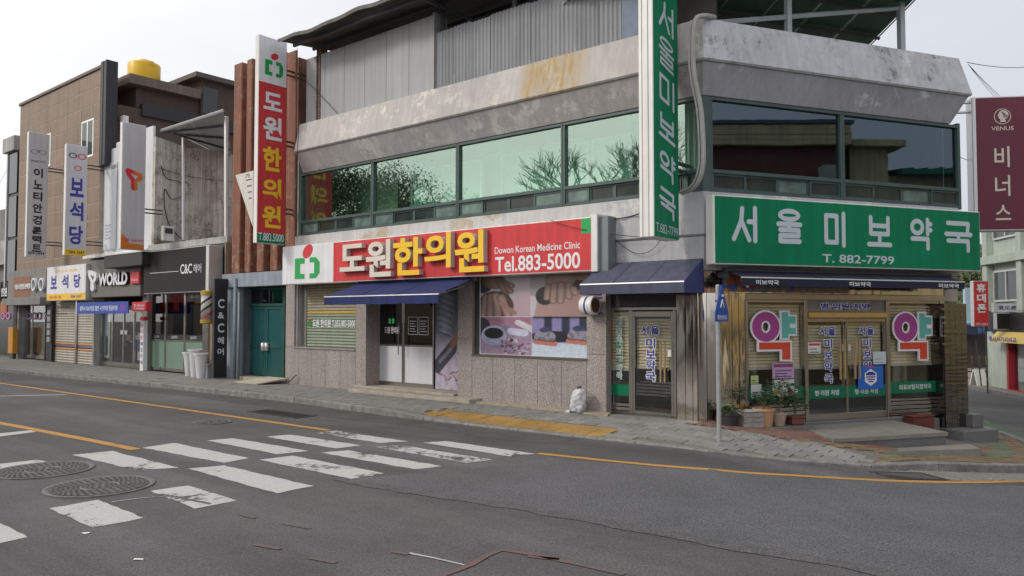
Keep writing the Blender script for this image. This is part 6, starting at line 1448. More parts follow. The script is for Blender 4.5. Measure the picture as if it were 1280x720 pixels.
MB(L).box(a, b, o, o+.03, z0, z1).build('cloth', bb_, s); text('갤럭시 S20 반값 할인 +인터넷 현금지원', L, a+.25, b-.75, z0+.1, z1-.12, o-.003, letter_white, s, weight=.015)
cx_, cz_ = b-.38, (z0+z1)/2; MB(L).add([(cx_+.2*math.cos(2*math.pi*k/20), o-.002, cz_+.12*math.sin(2*math.pi*k/20)) for k in range(20)], [tuple(range(20))]).build('badge', M('badge_violet', (.2, .06, .35)), s)
s = thing('small_sign', 'small red lit box sign right of the blue banner', 'sign', L, (lx(173, -.4), -.4, 2.4)); MB(L).bbox(lx(164.5, -.4), lx(182, -.4), -.4, -.2, lz(173, 389, -.4), lz(173, 377.5, -.4), .01).build('face', red_face, s); text('SK telecom', L, lx(167, -.4), lx(180, -.4), lz(173, 383, -.4), lz(173, 380, -.4), -.403, letter_white, s); text('T WORLD', L, lx(167, -.4), lx(180, -.4), lz(173, 387, -.4), lz(173, 384.5, -.4), -.403, letter_white, s)
# phone shop front
gb, gt = .12, lz(150, 388, .2); colsT = [lx(p, .25, 420) for p in (126, 141, 155, 168, 179)]
for i in range(4):
    a, b = colsT[i], colsT[i+1]; m = MB(L)
    for q in ((a, a+.045, gb, gt), (b-.045, b, gb, gt), (a+.045, b-.045, gb, gb+.16), (a+.045, b-.045, gt-.06, gt)): m.bbox(q[0]+.001, q[1]-.001, .22, .28, q[2], q[3], .003)
    fr = m.build('shop_window', steel, T_); MB(L).box(a+.045, b-.045, .245, .253, gb+.16, gt-.06).build('pane', glass('clear_shop_glass', (.9, .92, .92), .08), fr)
MB(L).box(lx(116, 0), colsT[0], .0, .4, .05, 2.9).build('side_pier', concrete, T_); MB(L).box(lx(177, 0), xr+.15, .02, .4, .05, 2.9).build('side_pier', M('pier_grey', (.26, .25, .24), .8, .15, 4), T_)
MB(L).box(colsT[0]+.08, colsT[0]+.5, .35, .37, .4, 2.1).build('window_poster', M('poster_pale', (.5, .58, .6), .5, .1, 6), T_); MB(L).box(colsT[0]+.2, colsT[0]+.36, .34, .35, .5, 1.2).build('poster_phone', black, T_)
MB(L).box(colsT[3]+.06, colsT[4]-.08, .33, .35, .4, 1.35).build('window_poster', M('poster_white', (.6, .62, .66), .5, .05), T_); MB(L).box(colsT[3]+.12, colsT[3]+.22, .32, .33, .7, 1.1).build('poster_phone', letter_navy, T_)
rs = random.Random(5)
for k in range(26):
    x = rs.uniform(colsT[0]+.2, colsT[4]-.3); z = rs.uniform(.7, 2.2); w, h = rs.uniform(.08, .35), rs.uniform(.04, .22); MB(L).box(x, x+w, .8+.001*k, .85, z, z+h).build('shop_display', M('display_%d' % (k % 5), [(.3, .3, .3), (.12, .12, .12), (.25, .14, .08), (.4, .42, .45), (.1, .14, .22)][k % 5], .6), T_)
for k, px_ in enumerate((151.5, 156.5)): MB(L).box(lx(px_-1.6, .2), lx(px_+1.6, .2), .225, .235, 1.28, 1.42).build('door_sticker', white_face, T_)
s = thing('narrow_sign', 'narrow upright white sign with red and black letters left of the salon window', 'sign', L, (lx(179, -.2), -.2, .12)); a, b = lx(177.5, -.2), lx(181.5, -.2); MB(L).bbox(a, b, -.25, -.12, .13, 1.75, .01).build('panel', white_face, s)
for k, ch in enumerate('휴대폰매장안내'): text(ch, L, a+.03, b-.03, 1.55-.2*k, 1.68-.2*k, -.253, letter_red if k < 3 else letter_black, s, 'letter')
MB(L).bbox(a-.02, b+.02, -.26, -.1, 1.78, 1.9, .01).build('red_top', letter_red, s)

# ---- brown stone-clad building with optician and jeweller
S_ = thing('stone_building', 'tall brown stone-clad building with sloping skyline above the optician', 'building', L, (-27, 0, 0))
sx0, sx1 = lx(24, 0, 200), lx(125.5, 0, 200); st0, st1 = 3.6, 11.05
stone = M('brown_stone_panel', (.25, .185, .14), .7, .12, 1.3, bump=.08, bscale=30, rand=.07, streak=.1)
MB(L).box(sx0, sx1, .01, .35, st0, st1).build('wall_backing', M('pale_joint', (.4, .34, .28), .8), S_)
MB(L).box(sx0+.05, sx1+.3, .36, 8.5, 0, 9.75).build('wall', M('dark_brown_brick', (.085, .06, .05), .85, .15, 5, bump=.2, bscale=20, streak=.1), S_)
wins = [(lx(49, 0, 180), lx(63, 0, 180), lz(60, 208, 0), lz(60, 167, 0)), (lx(101.5, 0, 170), lx(116.5, 0, 170), lz(108, 197, 0), lz(108, 150.5, 0))]
nC, nR = 8, 12; pw = (sx1-sx0)/nC; ph = (st1-st0)/nR
for i in range(nC):
    for j in range(nR):
        off_ = (pw/2 if j % 2 else 0); a, b = sx0+i*pw+0, sx0+(i+1)*pw; z0_, z1_ = st0+j*ph, st0+(j+1)*ph
        rects = [(a, b, z0_, z1_)]
        for (wa, wb, wz0, wz1) in wins:
            nr = []
            for (p, q, r0_, r1_) in rects:
                if q <= wa or p >= wb or r1_ <= wz0 or r0_ >= wz1: nr.append((p, q, r0_, r1_)); continue
                if p < wa: nr.append((p, wa, r0_, r1_))
                if q > wb: nr.append((wb, q, r0_, r1_))
                p2_, q2_ = max(p, wa), min(q, wb)
                if r0_ < wz0: nr.append((p2_, q2_, r0_, wz0))
                if r1_ > wz1: nr.append((p2_, q2_, wz1, r1_))
            rects = nr
        for (p, q, r0_, r1_) in rects:
            if q-p > .04 and r1_-r0_ > .04: piece('stone_panel', L, p+.006, q-.006, random.uniform(0, .003), .03, r0_+.014, r1_-.014, stone, S_, .004)
for wa, wb, wz0, wz1 in wins:
    m = MB(L)
    for q in ((wa, wa+.07, wz0, wz1), (wb-.07, wb, wz0, wz1), (wa+.07, wb-.07, wz0, wz0+.07), (wa+.07, wb-.07, wz1-.07, wz1), ((wa+wb)/2-.04, (wa+wb)/2+.04, wz0+.07, wz1-.07)): m.bbox(q[0]+.001, q[1]-.001, .0, .06, q[2], q[3], .003)
    wdw = m.build('window', white_trim, S_); MB(L).box(wa+.07, wb-.07, .002, .006, wz0+.07, wz1-.07).build('pane', M('old_window_glass', (.05, .06, .06), .08), wdw)
MB(L).bbox(sx0-.05, sx1, -.06, .4, st1, st1+.12, .01).build('coping', M('brown_coping', (.14, .105, .085), .6, .1), S_)
finm = M('black_fin', (.022, .022, .026), .5, .15, 5)
f1 = lx(134.5, .0, 150)
for k in range(4): w = (f1-sx1)/4; MB(L).bbox(sx1+k*w+.004, sx1+(k+1)*w-.004, -.06-.015*(k % 2), .34, 7.4, st1+.2, .012).build('fin', finm, S_)
MB(L).box(sx1+.2, sx1+.42, 1.3, 8.6, 9.5, 9.95).build('roof_beam', finm, S_)
# penthouse
MB(L).box(sx0+3, sx1+.1, 1.2, 9, 9.75, 10.9).build('penthouse_wall', M('dark_brown_brick', (.085, .06, .05)), S_)
slabm = M('brown_slab', (.15, .115, .095), .7, .12, 2, streak=.15)
MB(L).bbox(sx0+2.6, sx1+.45, .8, 3.6, 10.62, 10.98, .01).build('roof_slab', slabm, S_); 
MB(L).box(sx1-2.5, sx1+.3, 3.7, 8.6, 9.75, 11.45).build('stair_tower', M('dark_brown_brick', (.085, .06, .05)), S_); MB(L).bbox(sx1-2.8, sx1+.6, 3.3, 9, 11.45, 11.65, .01).build('roof_slab', M('dark_slab', (.1, .085, .075), .7), S_)
MB(L).bbox(sx1+.301, sx1+.33, 3.75, 4.4, 10.1, 11.2, .01).build('tower_window', M('old_window_glass', (.05, .06, .06)), S_)
MB(L).tube([(sx1+.5, .6, 4.5), (sx1+.5, .6, 9.0)], .05, 6).build('drain_pipe', white_side, S_); MB(L).bbox(sx1+.35, sx1+.65, .5, .7, 9.0, 9.3, .01).build('drain_head', white_side, S_)
# water tank
Xt, Yt = lx(180, 2.0, 100), 2.0; zt0, zt1 = 10.98, lz(180, 80, 2.0); rt = .6
s = thing('water_tank', 'round yellow plastic water tank on the brown rooftop', 'water tank', L, (Xt, Yt, zt0)); yel = M('tank_yellow', (.72, .44, .01), .4, .05)
hh = zt1-zt0; MB(L).lathe((Xt, Yt, zt0), [(rt*.97, 0), (rt, .04), (rt, hh*.9), (rt*.97, hh*.95), (rt*.9, hh*.975), (rt*.45, hh)], 36).build('body', yel, s, True, sm_angle=40)
MB(L).lathe((Xt, Yt, zt0+hh), [(rt*.42, 0), (rt*.42, .08), (rt*.38, .12), (.02, .13)], 24).build('lid', yel, s, True, sm_angle=40); MB(L).bbox(Xt+rt*.8, Xt+rt*1.02, Yt-.1, Yt+.1, zt0+hh*.8, zt0+hh*.98, .01).build('inlet', yel, s)
# optician: ground floor
greyp = M('grey_fascia_panel', (.2, .195, .185), .6, .12, 2, streak=.15)
MB(L).box(sx0-1.0, lx(119, 0, 400), 1.2, 1.4, 0, 3.6).build('interior_wall', dark_room, S_)
MB(L).box(sx0-1, lx(119, 0, 400), .1, .3, 2.6, 3.62).build('fascia_wall', dark_metal, S_)
for p0, p1 in ((19.5, 24), (59, 66)): MB(L).box(lx(p0, 0), lx(p1, 0), -.02, .5, .05, 2.75).build('shop_pier', black if p0 > 20 else concrete, S_)
MB(L).box(lx(18, 0), lx(22, 0), -.05, .4, .05, 2.75).build('shop_pier', black, S_)
o = -.18; s = thing('shop_sign', 'grey fascia over the optician with orange inset and white glasses emblem', 'sign', L, (lx(35, o), o, 2.7)); a, b = lx(10, o, 350), lx(58, o, 350); z0, z1 = lz(35, 382, o), lz(35, 337, o)
for i in range(4): w = (b-a)/4; MB(L).bbox(a+i*w+.003, a+(i+1)*w-.003, o, .09, z0+.32, z1, .006).build('fascia_panel', greyp, s)
MB(L).bbox(a+.1, b+.1, o-.25, .05, z0+.02, z0+.31, .01).build('ledge', greyp, s)
MB(L).box(lx(16.5, o), lx(37, o), o-.01, o, lz(27, 371, o), lz(27, 346, o)).build('orange_inset', M('orange_brown', (.25, .1, .055), .6, .1), s)
text('이노티안경·콘택트', L, lx(18, o-.05), lx(37, o-.05), lz(27, 362, o), lz(27, 355, o), o-.06, letter_white, s, 'letters', weight=.03, extrude=.04)
for px_ in (42, 51.5):
    X, Z = FX(L, px_, 355.5, o-.1); n = 28
    for ra, rb, mt, y in ((.40, .3, letter_white, o-.12),):
        oo_ = [(X+ra*.62*math.cos(2*math.pi*k/n), Z+ra*.62*math.sin(2*math.pi*k/n)*1.05) for k in range(n)]; ii_ = [(X+rb*.62*math.cos(2*math.pi*k/n), Z+rb*.62*math.sin(2*math.pi*k/n)*1.05) for k in range(n)]
        MB(L).add([(x, y, z) for x, z in oo_+ii_]+[(x, y+.1, z) for x, z in oo_+ii_], [(k, (k+1) % n, n+(k+1) % n, n+k) for k in range(n)]+[(k, 2*n+k, 2*n+(k+1) % n, (k+1) % n) for k in range(n)]+[(n+k, n+(k+1) % n, 3*n+(k+1) % n, 3*n+k) for k in range(n)]).build('glasses_ring', mt, s)
gt = 2.62; cs = [lx(p, .2, 420) for p in (24.5, 40, 56.5)]
for i in range(2):
    a, b = cs[i], cs[i+1]; m = MB(L)
    for q in ((a, a+.04, .15, gt), (b-.04, b, .15, gt), (a+.04, b-.04, .15, .3), (a+.04, b-.04, gt-.06, gt)): m.bbox(q[0]+.001, q[1]-.001, .18, .24, q[2], q[3], .003)
    fr = m.build('shop_window', steel, S_); MB(L).box(a+.04, b-.04, .205, .212, .3, gt-.06).build('pane', glass('clear_shop_glass', (.9, .92, .92), .08), fr)
MB(L).box(lx(24.5, .3), lx(31, .3), .3, .32, .25, 2.0).build('blue_poster', M('poster_blue', (.02, .14, .42), .5, .1, 3), S_); MB(L).box(lx(25.5, .3), lx(30, .3), .29, .3, .6, 1.2).build('poster_figure', M('poster_olive', (.2, .18, .08), .6, .2, 8), S_)
for px_ in (38, 51):
    X, Z = FX(L, px_, 395, .15); n = 22
    for dx in (-.3, .3):
        MB(L).add([(X+dx+.26*q*math.cos(2*math.pi*k/n), .17, Z+.15*q*math.sin(2*math.pi*k/n)) for q in (1, .75) for k in range(n)], [(k, (k+1) % n, n+(k+1) % n, n+k) for k in range(n)]).build('glasses_decal', M('mauve_decal', (.3, .16, .3), .5), S_)
for k in range(5): MB(L).bbox(lx(60, -.06), lx(63.5, -.06), -.1, -.03, .9+.27*k, 1.1+.27*k, .01).build('stacked_sign', M('sign_box_grey', (.3, .3, .3), .5), S_)
s = thing('notice_box', 'orange upright box at the foot of the optician pillar', 'box', L, (lx(15, -.3), -.3, .12)); MB(L).bbox(lx(12.2, -.3), lx(18, -.3), -.35, -.15, .35, 1.45, .015).build('body', M('orange_box', (.5, .22, .02), .5, .1), s); MB(L).box(lx(13, -.3), lx(17, -.3), -.3, -.2, .125, .35).build('foot', dark_metal, s)
s = thing('hanging_ornament', 'pink glasses-shaped ornament hanging at the left edge', 'ornament', L, (lx(8, -.4), -.4, 2)); X, Z = FX(L, 10, 395, -.4); n = 20
for dx in (-.62, .0): MB(L).add([(X+dx+.26*q*math.cos(2*math.pi*k/n), -.4+dy, Z+.17*q*math.sin(2*math.pi*k/n)) for dy in (0, .06) for q in (1, .6) for k in range(n)], [(k, (k+1) % n, n+(k+1) % n, n+k) for k in range(n)]+[(k, 2*n+k, 2*n+(k+1) % n, (k+1) % n) for k in range(n)]).build('lens_ring', M('pink_ornament', (.4, .16, .34), .5), s)
MB(L).box(X-.38, X-.22, -.4, -.36, Z-.02, Z+.04).build('bridge', M('pink_ornament', (.4, .16, .34)), s)
# jeweller's shutters and sign
shm = M('shutter_cream', (.42, .38, .32), .5, .1, 3, streak=.15); sh1 = M('shutter_orange_band', (.45, .2, .05), .5, .08); sh2 = M('shutter_blue_band', (.05, .07, .18), .5, .08)
zs1 = 2.6; J = [lx(67.5, .1, 420), lx(95.5, .1, 420), lx(97, .1, 420), lx(116.5, .1, 420)]
for a, b in ((J[0], J[1]), (J[2], J[3])):
    pb = MB(L).box(a, b, .13, .16, .05, zs1).build('roller_shutter', dark_metal, S_)
    shutter(L, a+.02, b-.02, .1, zs1, .1, [(.62, shm), (.68, sh1), (.74, sh2), (.84, sh2), (.9, sh1), (9, shm)], S_, .1)
MB(L).box(J[1], J[2], .05, .14, .05, zs1).build('shutter_post', steel, S_)
for k in range(9): MB(L).box(lx(72+3.2*(k % 5), .08), lx(73.4+3.2*(k % 5), .08), .083, .086, 2.25-.25*(k//5), 2.3-.25*(k//5)).build('ventilation_slot', black, S_)
o = -.35; s = thing('shop_sign', 'white board with navy letters and yellow foot above the jeweller shutters', 'sign', L, (lx(82, o), o, 2.6)); a, b = lx(58.5, o, 350), lx(107, o, 350); z0, z1 = lz(82, 375.5, o), lz(82, 332, o)
MB(L).bbox(a, b, o+.004, o+.3, z0, z1, .01).build('cabinet', alu, s); MB(L).box(a+.02, b-.02, o, o+.004, z0+.26, z1-.02).build('white_face', white_face, s); MB(L).box(a+.02, b-.02, o, o+.004, z0+.02, z0+.26).build('yellow_face', letter_yellow, s)
for k, ch in enumerate('보석당'): w = (b-a); text(ch, L, a+w*(.11+.3*k), a+w*(.28+.3*k), z0+.45, z1-.35, o-.003, letter_navy, s, 'letter', weight=.04)
text('시계·보석·귀금속', L, a+w*.2, b-w*.2, z1-.26, z1-.14, o-.003, letter_yellow, s, weight=.02); text('884-2647', L, b-w*.35, b-w*.08, z0+.08, z0+.2, o-.003, letter_navy, s, weight=.01); text('24k·18k·14k', L, a+w*.08, a+w*.4, z0+.08, z0+.2, o-.003, letter_red, s, weight=.01)

# ---- projecting signs over the shops
o2 = .55
def psign(px_in, px_out, px_side, ytop, ybot, label, side=white_side, face=grey_face, col=None, br=()):
    Xs = lx(px_in, -o2, 250); base = L.w(Xs, -o2, 0); lo_, hi_ = .2, 2.5
    for _ in range(30):
        mid = (lo_+hi_)/2; q = L.w(Xs, -o2-mid, 0); p = 640+960*q.x/q.y
        if p > px_out: lo_ = mid
        else: hi_ = mid
    dep = lo_; z1_ = lz(px_in, ytop, -o2); z0_ = lz(px_in, ybot, -o2); th = .17
    return (*vertical_sign(L, Xs, o2, dep, z0_, z1_, th, face, side, label, 1, brackets=[z0_+(z1_-z0_)*t_ for t_ in br], wall=.05), dep, z0_, z1_)
s, P, dp, z0, z1 = psign(59.5, 31, 27, 169, 322, 'tall grey projecting sign of the optician with glasses drawn at the top', br=(.1, .7))
h = z1-z0
for u in (.3, .7):
    n = 18; X, Z, ra = dp*u, z1-h*.155, dp*.17
    MB(P).add([(X+ra*q*math.cos(2*math.pi*k/n), -.003, Z+ra*.75*q*math.sin(2*math.pi*k/n)) for q in (1, .86) for k in range(n)], [(k, (k+1) % n, n+(k+1) % n, n+k) for k in range(n)]).build('glasses_lens', letter_black, s)
MB(P).box(dp*.45, dp*.55, -.003, 0, z1-h*.15, z1-h*.142).build('glasses_bridge', letter_black, s)
text('INOTI', P, dp*.16, dp*.84, z1-h*.24, z1-h*.222, -.003, letter_black, s, weight=.01)
for k, ch in enumerate('이노티안경'): text(ch, P, dp*.28, dp*.74, z1-h*(.36+.095*k), z1-h*(.285+.095*k), -.003, letter_black, s, 'letter', weight=.04)
for k, ch in enumerate('콘택트'): text(ch, P, dp*.28, dp*.74, z1-h*(.86-.0+.07*(k-.2)*1.0-.03), z1-h*(.80+.07*(k-.2)-.03), -.003, letter_black, s, 'letter', weight=.04)
text('884-0844', P, dp*.1, dp*.9, z0+h*.02, z0+h*.045, -.003, letter_black, s, weight=.01)
s, P, dp, z0, z1 = psign(108.5, 79, 75.5, 184, 320, 'pale projecting sign of the jeweller with three big navy letters and yellow foot', br=(.1, .8)); h = z1-z0
MB(P).box(.012, dp-.012, -.002, 0, z0+.012, z0+h*.055).build('yellow_foot', letter_yellow, s); text('T.884-2647', P, dp*.06, dp*.94, z0+h*.015, z0+h*.045, -.004, letter_black, s, weight=.015)
for k, ch in enumerate('보석당'): text(ch, P, dp*.2, dp*.85, z1-h*(.47+.215*k), z1-h*(.30+.215*k), -.003, letter_navy, s, 'letter', weight=.035)
for (u, v, ra, mt) in ((.3, .10, .14, letter_black), (.72, .10, .15, letter_red), (.55, .21, .13, letter_red)):
    n = 16; MB(P).add([(dp*u+ra*q*math.cos(2*math.pi*k/n), -.003, z1-h*v+ra*.7*q*math.sin(2*math.pi*k/n)) for q in (1, .7, .4) for k in range(n)], [(k, (k+1) % n, n+(k+1) % n, n+k) for k in range(n)]).build('emblem', mt, s)
s, P, dp, z0, z1 = psign(181.5, 149, 144, 158, 313, 'tall silver projecting sign with orange ribbon emblem in front of the white sheets', face=grey_face, br=(.3,)); h = z1-z0
tmark(P, dp*.14, dp*.88, z1-h*.53, z1-h*.36, -.003, (letter_red, grey_face, M('emblem_orange', (.6, .17, .02))), s)
MB(P).prism_y([(.02, z0+.02), (dp-.02, z0+.02), (dp-.02, z0+h*.045), (dp*.35, z0+h*.05), (dp*.15, z0+h*.11), (.02, z0+h*.12)], -.002, 0).build('orange_wave', M('emblem_orange', (.6, .17, .02)), s)
text('SK telecom', P, dp*.2, dp*.95, z0+h*.065, z0+h*.09, -.004, letter_red, s, weight=.01)

# ---- far left edge: glazed corner with concrete crown, shop with dark sign
G_ = thing('glazed_building', 'grey building with glazed stairwell at the left edge of the street', 'building', L, (-35, 0, 0))
a, b = lx(12, .2, 200), lx(23.5, .2, 200)
MB(L).box(lx(-60, .5, 300), a, .8, 7, 0, lz(3, 262, .8)).build('wall', M('grey_render', (.2, .2, .2), .8, .2, 1, streak=.2), G_)
MB(L).box(a, b, .2, 3, 3.2, lz(18, 190, .2)).build('stairwell_core', dark_metal, G_)
for k in range(3): MB(L).box(a+.03+.0*k, b-.03, .15, .19, 3.5+k*1.95, 5.3+k*1.95).build('pane', M('dark_teal_glass', (.02, .03, .04), .1, .3, 1), G_)
MB(L).bbox(a-.3, b, .0, 3, lz(18, 190, .2), lz(18, 172, .2), .02).build('crown', concrete, G_); MB(L).bbox(a-.05, a+.05, .1, .3, 3.2, lz(18, 190, .2), .01).build('mullion', alu, G_)
MB(L).bbox(lx(-60, .4, 300), lx(10, .4, 340), .1, .8, 2.6, 3.5, .02).build('fascia', greyp, G_); MB(L).box(lx(-60, .5, 300), lx(20, .5, 400), .75, .85, 0, 2.6).build('shop_front', glass_dark if False else dk, G_)
MB(L).box(lx(-60, .3, 300), lx(10, .3, 300), .5, .9, lz(3, 330, .4), lz(3, 300, .4)).build('balcony', concrete, G_); MB(L).box(lx(-60, .3, 300), lx(9, .3, 340), .05, .1, 2.7, 3.35).build('sign_face', dark_metal, G_); text('안경원', L, lx(1, .05), lx(8, .05), 2.8, 3.2, .04, letter_white, G_, weight=.04)
MB(L).box(lx(2, .05), lx(9.5, .05), .0, .06, 1.9, 2.6).build('orange_sign', M('orange_brown2', (.4, .12, .04), .6), G_)
G2 = thing('grey_block', 'plain grey concrete block filling the far left edge beyond the glazed stairwell', 'building', L, (-60, 0, 0))
MB(L).box(lx(-60, .5, 300)-30, lx(-60, .5, 300)-.1, 1, 12, 0, 7.5).build('wall', M('grey_render', (.2, .2, .2)), G2); MB(L).bbox(lx(-60, .5, 300)-30, lx(-60, .5, 300)-.1, .8, 12.2, 7.5, 7.8, .02).build('coping', concrete, G2)

# ================================================================ SIDE STREET (right)
gz = lambda x, y: ground_z(x, y)
G = Frame(rad(0)*0+math.degrees(math.atan2(-.988, -.156)), 17.9, 29.2)
gz_ = -.85
U = thing('green_building', 'pale green two-storey building with phone shop across the side street', 'building', G, (4, 0, gz_))
mintw = M('pale_green_render', (.40, .46, .40), .8, .08, 2, streak=.12)
MB(G).box(0, 12, .25, 9, gz_, 9.5).build('wall', mintw, U)
for X in (0, 2.6, 5.2, 7.8, 10.4): MB(G).bbox(X, X+.35, 0, .26, 2.1, 9.5, .02).build('pilaster', mintw, U)
for k in range(4):
    for z0_, z1_ in ((2.45, 3.6), (4.75, 6.6), (7.4, 9.0)):
        a, b = .5+2.6*k, 2.45+2.6*k; m = MB(G)
        for q in ((a, a+.07, z0_, z1_), (b-.07, b, z0_, z1_), (a+.07, b-.07, z0_, z0_+.07), (a+.07, b-.07, z1_-.07, z1_), ((a+b)/2-.03, (a+b)/2+.03, z0_+.07, z1_-.07)): m.bbox(q[0]+.001, q[1]-.001, .16, .24, q[2], q[3], .003)
        wdw = m.build('window', alu, U); MB(G).box(a+.07, b-.07, .2, .205, z0_+.07, z1_-.07).build('pane', M('old_window_glass', (.05, .06, .06)), wdw)
for z in (3.85, 6.85): MB(G).bbox(-.02, 12, -.08, .24, z, z+.3, .01).build('string_course', mintw, U)
MB(G).box(.6, 12, -.05, .2, 1.35, 2.05).build('shop_fascia', black, U)
redp = M('red_shop_frame', (.35, .02, .03), .5, .08); GX = lambda px_, off=0., py=450: FX(G, px_, py, off)
for k in range(6): X = 1.9+k*1.6; MB(G).bbox(X, X+.16, -.06, .2, gz_, 1.3, .01).build('shop_post', redp, U)
MB(G).box(2.06, 12, .1, .11, gz_+.2, 1.4).build('shop_pane', glass('clear_shop_glass', (.9, .92, .92), .08), U); MB(G).box(1.9, 12, -.05, .2, gz_, gz_+.2).build('shop_base', redp, U)
for k in range(8): MB(G).box(2.3+k*.8, 2.8+k*.8, .13, .14, gz_+.5+.3*(k % 3), gz_+1.3+.2*(k % 2)).build('window_poster', M('poster_white', (.6, .62, .66)), U)
MB(G).box(.1, 1.9, .05, .26, gz_, 1.34).build('door_panel', mintw, U)
zf = lambda px_, py_, off=-.1: FX(G, px_, py_, off)[1]
s = thing('shop_banner', 'yellow banner with blue lettering over the red phone shop front', 'banner', G, (3.5, -.3, 1.2)); MB(G).prism_x([(-.45, zf(1262, 428)), (-.42, zf(1262, 428)), (-.1, zf(1262, 415)), (-.13, zf(1262, 415))], GX(1252)[0], 12).build('cloth', M('yellow_banner', (.55, .42, .12), .7, .06), s)
text('통신사가격비교', Frame(G.deg, *G.w(0, -.46, 0).xy), GX(1254)[0], GX(1290)[0], zf(1262, 427), zf(1262, 421), 0, letter_navy, s, weight=.03)
def fsign(px0, px1, y0_, y1_, col, txt, lab, tcol, nm='shop_sign', w=.03):
    f_ = Frame(0, *G.w(GX(px0, -.5)[0], -.5, 0).xy); x_, d_ = f_.o.x, f_.o.y; X0_, X1_ = 0, (px1-px0)/960*d_
    za_, zb_ = CAM_H+(396-y1_)/960*d_, CAM_H+(396-y0_)/960*d_
    s = thing(nm, lab, 'sign', f_, (X1_/2, 0, za_)); MB(f_).bbox(0, X1_, .004, .2, za_, zb_, .01).build('cabinet', alu, s); MB(f_).box(.02, X1_-.02, 0, .004, za_+.02, zb_-.02).build('face', col, s)
    if txt: text(txt, f_, .12, X1_-.1, za_+.09, zb_-.09, -.004, tcol, s, weight=w)
    MB(f_).box(X1_, X1_+.6, .08, .14, za_+.1, za_+.15).build('bracket', dark_metal, s)
    return s
fsign(1245, 1276, 379, 390.5, white_face, '효도폰', 'white sign with navy letters on the pale green building', letter_navy)
fsign(1247, 1283, 391.5, 412, black, '', 'blank black fascia sign under the small white sign on the green building', letter_white, w=.0)
# red vertical sign at the corner of the side street
x_, d_ = 1217, 27.; f_ = Frame(0, (1217-640)/960*d_, d_); wz = 19/960*d_; za_, zb_ = CAM_H+(396-408)/960*d_, CAM_H+(396-351)/960*d_
s = thing('street_sign', 'red upright sign reading 휴대폰 beyond the steel pillar', 'sign', f_, (wz/2, 0, za_)); MB(f_).bbox(0, wz, .004, .2, za_, zb_, .01).build('cabinet', alu, s); MB(f_).box(.02, wz-.01, 0, .004, za_+.02, zb_-.02).build('face', red_face, s)
for k, ch in enumerate('휴대폰'): text(ch, f_, wz*.22, wz*.82, zb_-.4-.36*k, zb_-.1-.36*k, -.004, letter_white, s, 'letter', weight=.04)
text('883-0033', f_, wz*.15, wz*.88, za_+.05, za_+.12, -.004, letter_white, s, weight=0)
MB(f_).tube([(wz*.9, .1, gz(18, 27)), (wz*.9, .1, za_)], .03, 6).build('pole', dark_metal, s)
# yard beyond: fence, blue roof, board, wooded hill
f_ = Frame(0, 0, 38)
def xr2(px_, d): return (px_-640)/960*d
s = thing('shed', 'low dark market shed with blue lettered fascia beyond the side street', 'shed', W, (xr2(1225, 40), 40, -1)); MB(W).box(xr2(1195, 40), xr2(1241, 40), 40, 44, -1.1, 1.2).build('wall', M('dark_shed_wall', (.05, .045, .04), .8, .2, 3), s)
MB(W).prism_x([(39, 1.5), (44, 2.4), (44, 2.5), (39, 1.6)], xr2(1190, 39), xr2(1240, 39)).build('roof', M('pale_blue_roof', (.2, .33, .42), .6, .1), s); MB(W).box(xr2(1190, 39), xr2(1240, 39), 38.9, 39, 1.0, 1.5).build('fascia', M('navy_fascia', (.02, .035, .08), .6), s)
text('농산물', W, xr2(1219, 39), xr2(1238, 39), 1.08, 1.4, 38.88, M('dull_blue_letter', (.1, .2, .35)), s, weight=.02)
MB(W).box(xr2(1214, 39), xr2(1240, 39), 39.5, 39.7, 1.6, 3.4).build('upper_wall', M('pale_blue_wall', (.35, .47, .55), .7, .1, 1), s)
s = thing('handrail_fence', 'rusty brown railing across the yard beyond the side street', 'fence', W, (xr2(1225, 33), 33, -.8))
for k in range(4): piece('rail', W, xr2(1195, 33), xr2(1241, 33), 32.98, 33.02, -.75+.28*k, -.69+.28*k, M('rusty_rail', (.12, .06, .04), .8, .2), s, .005)
for k in range(6): piece('rail_post', W, xr2(1195+9*k, 33), xr2(1195+9*k, 33)+.05, 32.95, 33.05, -.87, .22, M('rusty_rail', (.12, .06, .04)), s, .005)
s = thing('folding_board', 'white folding board leaning beside a thin pole across the side street', 'board', W, (xr2(1226, 29), 29, -.8)); a, b = xr2(1217, 29), xr2(1235, 29)
MB(W).prism_x([(28.9, -.85), (28.95, -.85), (29.2, -.1), (29.15, -.1)], a+.05, b-.1).build('front_board', white_side, s); MB(W).prism_x([(29.5, -.85), (29.55, -.85), (29.25, -.1), (29.2, -.1)], a+.05, b-.1).build('rear_board', white_side, s)
s = thing('thin_pole', 'thin dark slanting pole beside the white folding board', 'pole', W, (xr2(1222, 28.8), 28.8, -.8)); MB(W).tube([(xr2(1225, 28.8), 28.8, -.85), (xr2(1219, 28.8), 28.8, 1.0)], .025, 6).build('shaft', dark_metal, s); MB(W).lathe((xr2(1225, 28.8), 28.8, -.87), [(.12, 0), (.12, .04), (.03, .06)], 12).build('foot', dark_metal, s)
s = thing('lime_box', 'small lime green sign box by the railing', 'sign', W, (xr2(1238, 31), 31, .1)); MB(W).bbox(xr2(1234, 31), xr2(1241, 31), 31, 31.2, -.05, .35, .02).build('body', M('lime_green', (.25, .5, .05), .5), s); MB(W).box(xr2(1237, 31), xr2(1238, 31), 31.05, 31.15, -.85, -.05).build('post', dark_metal, s)
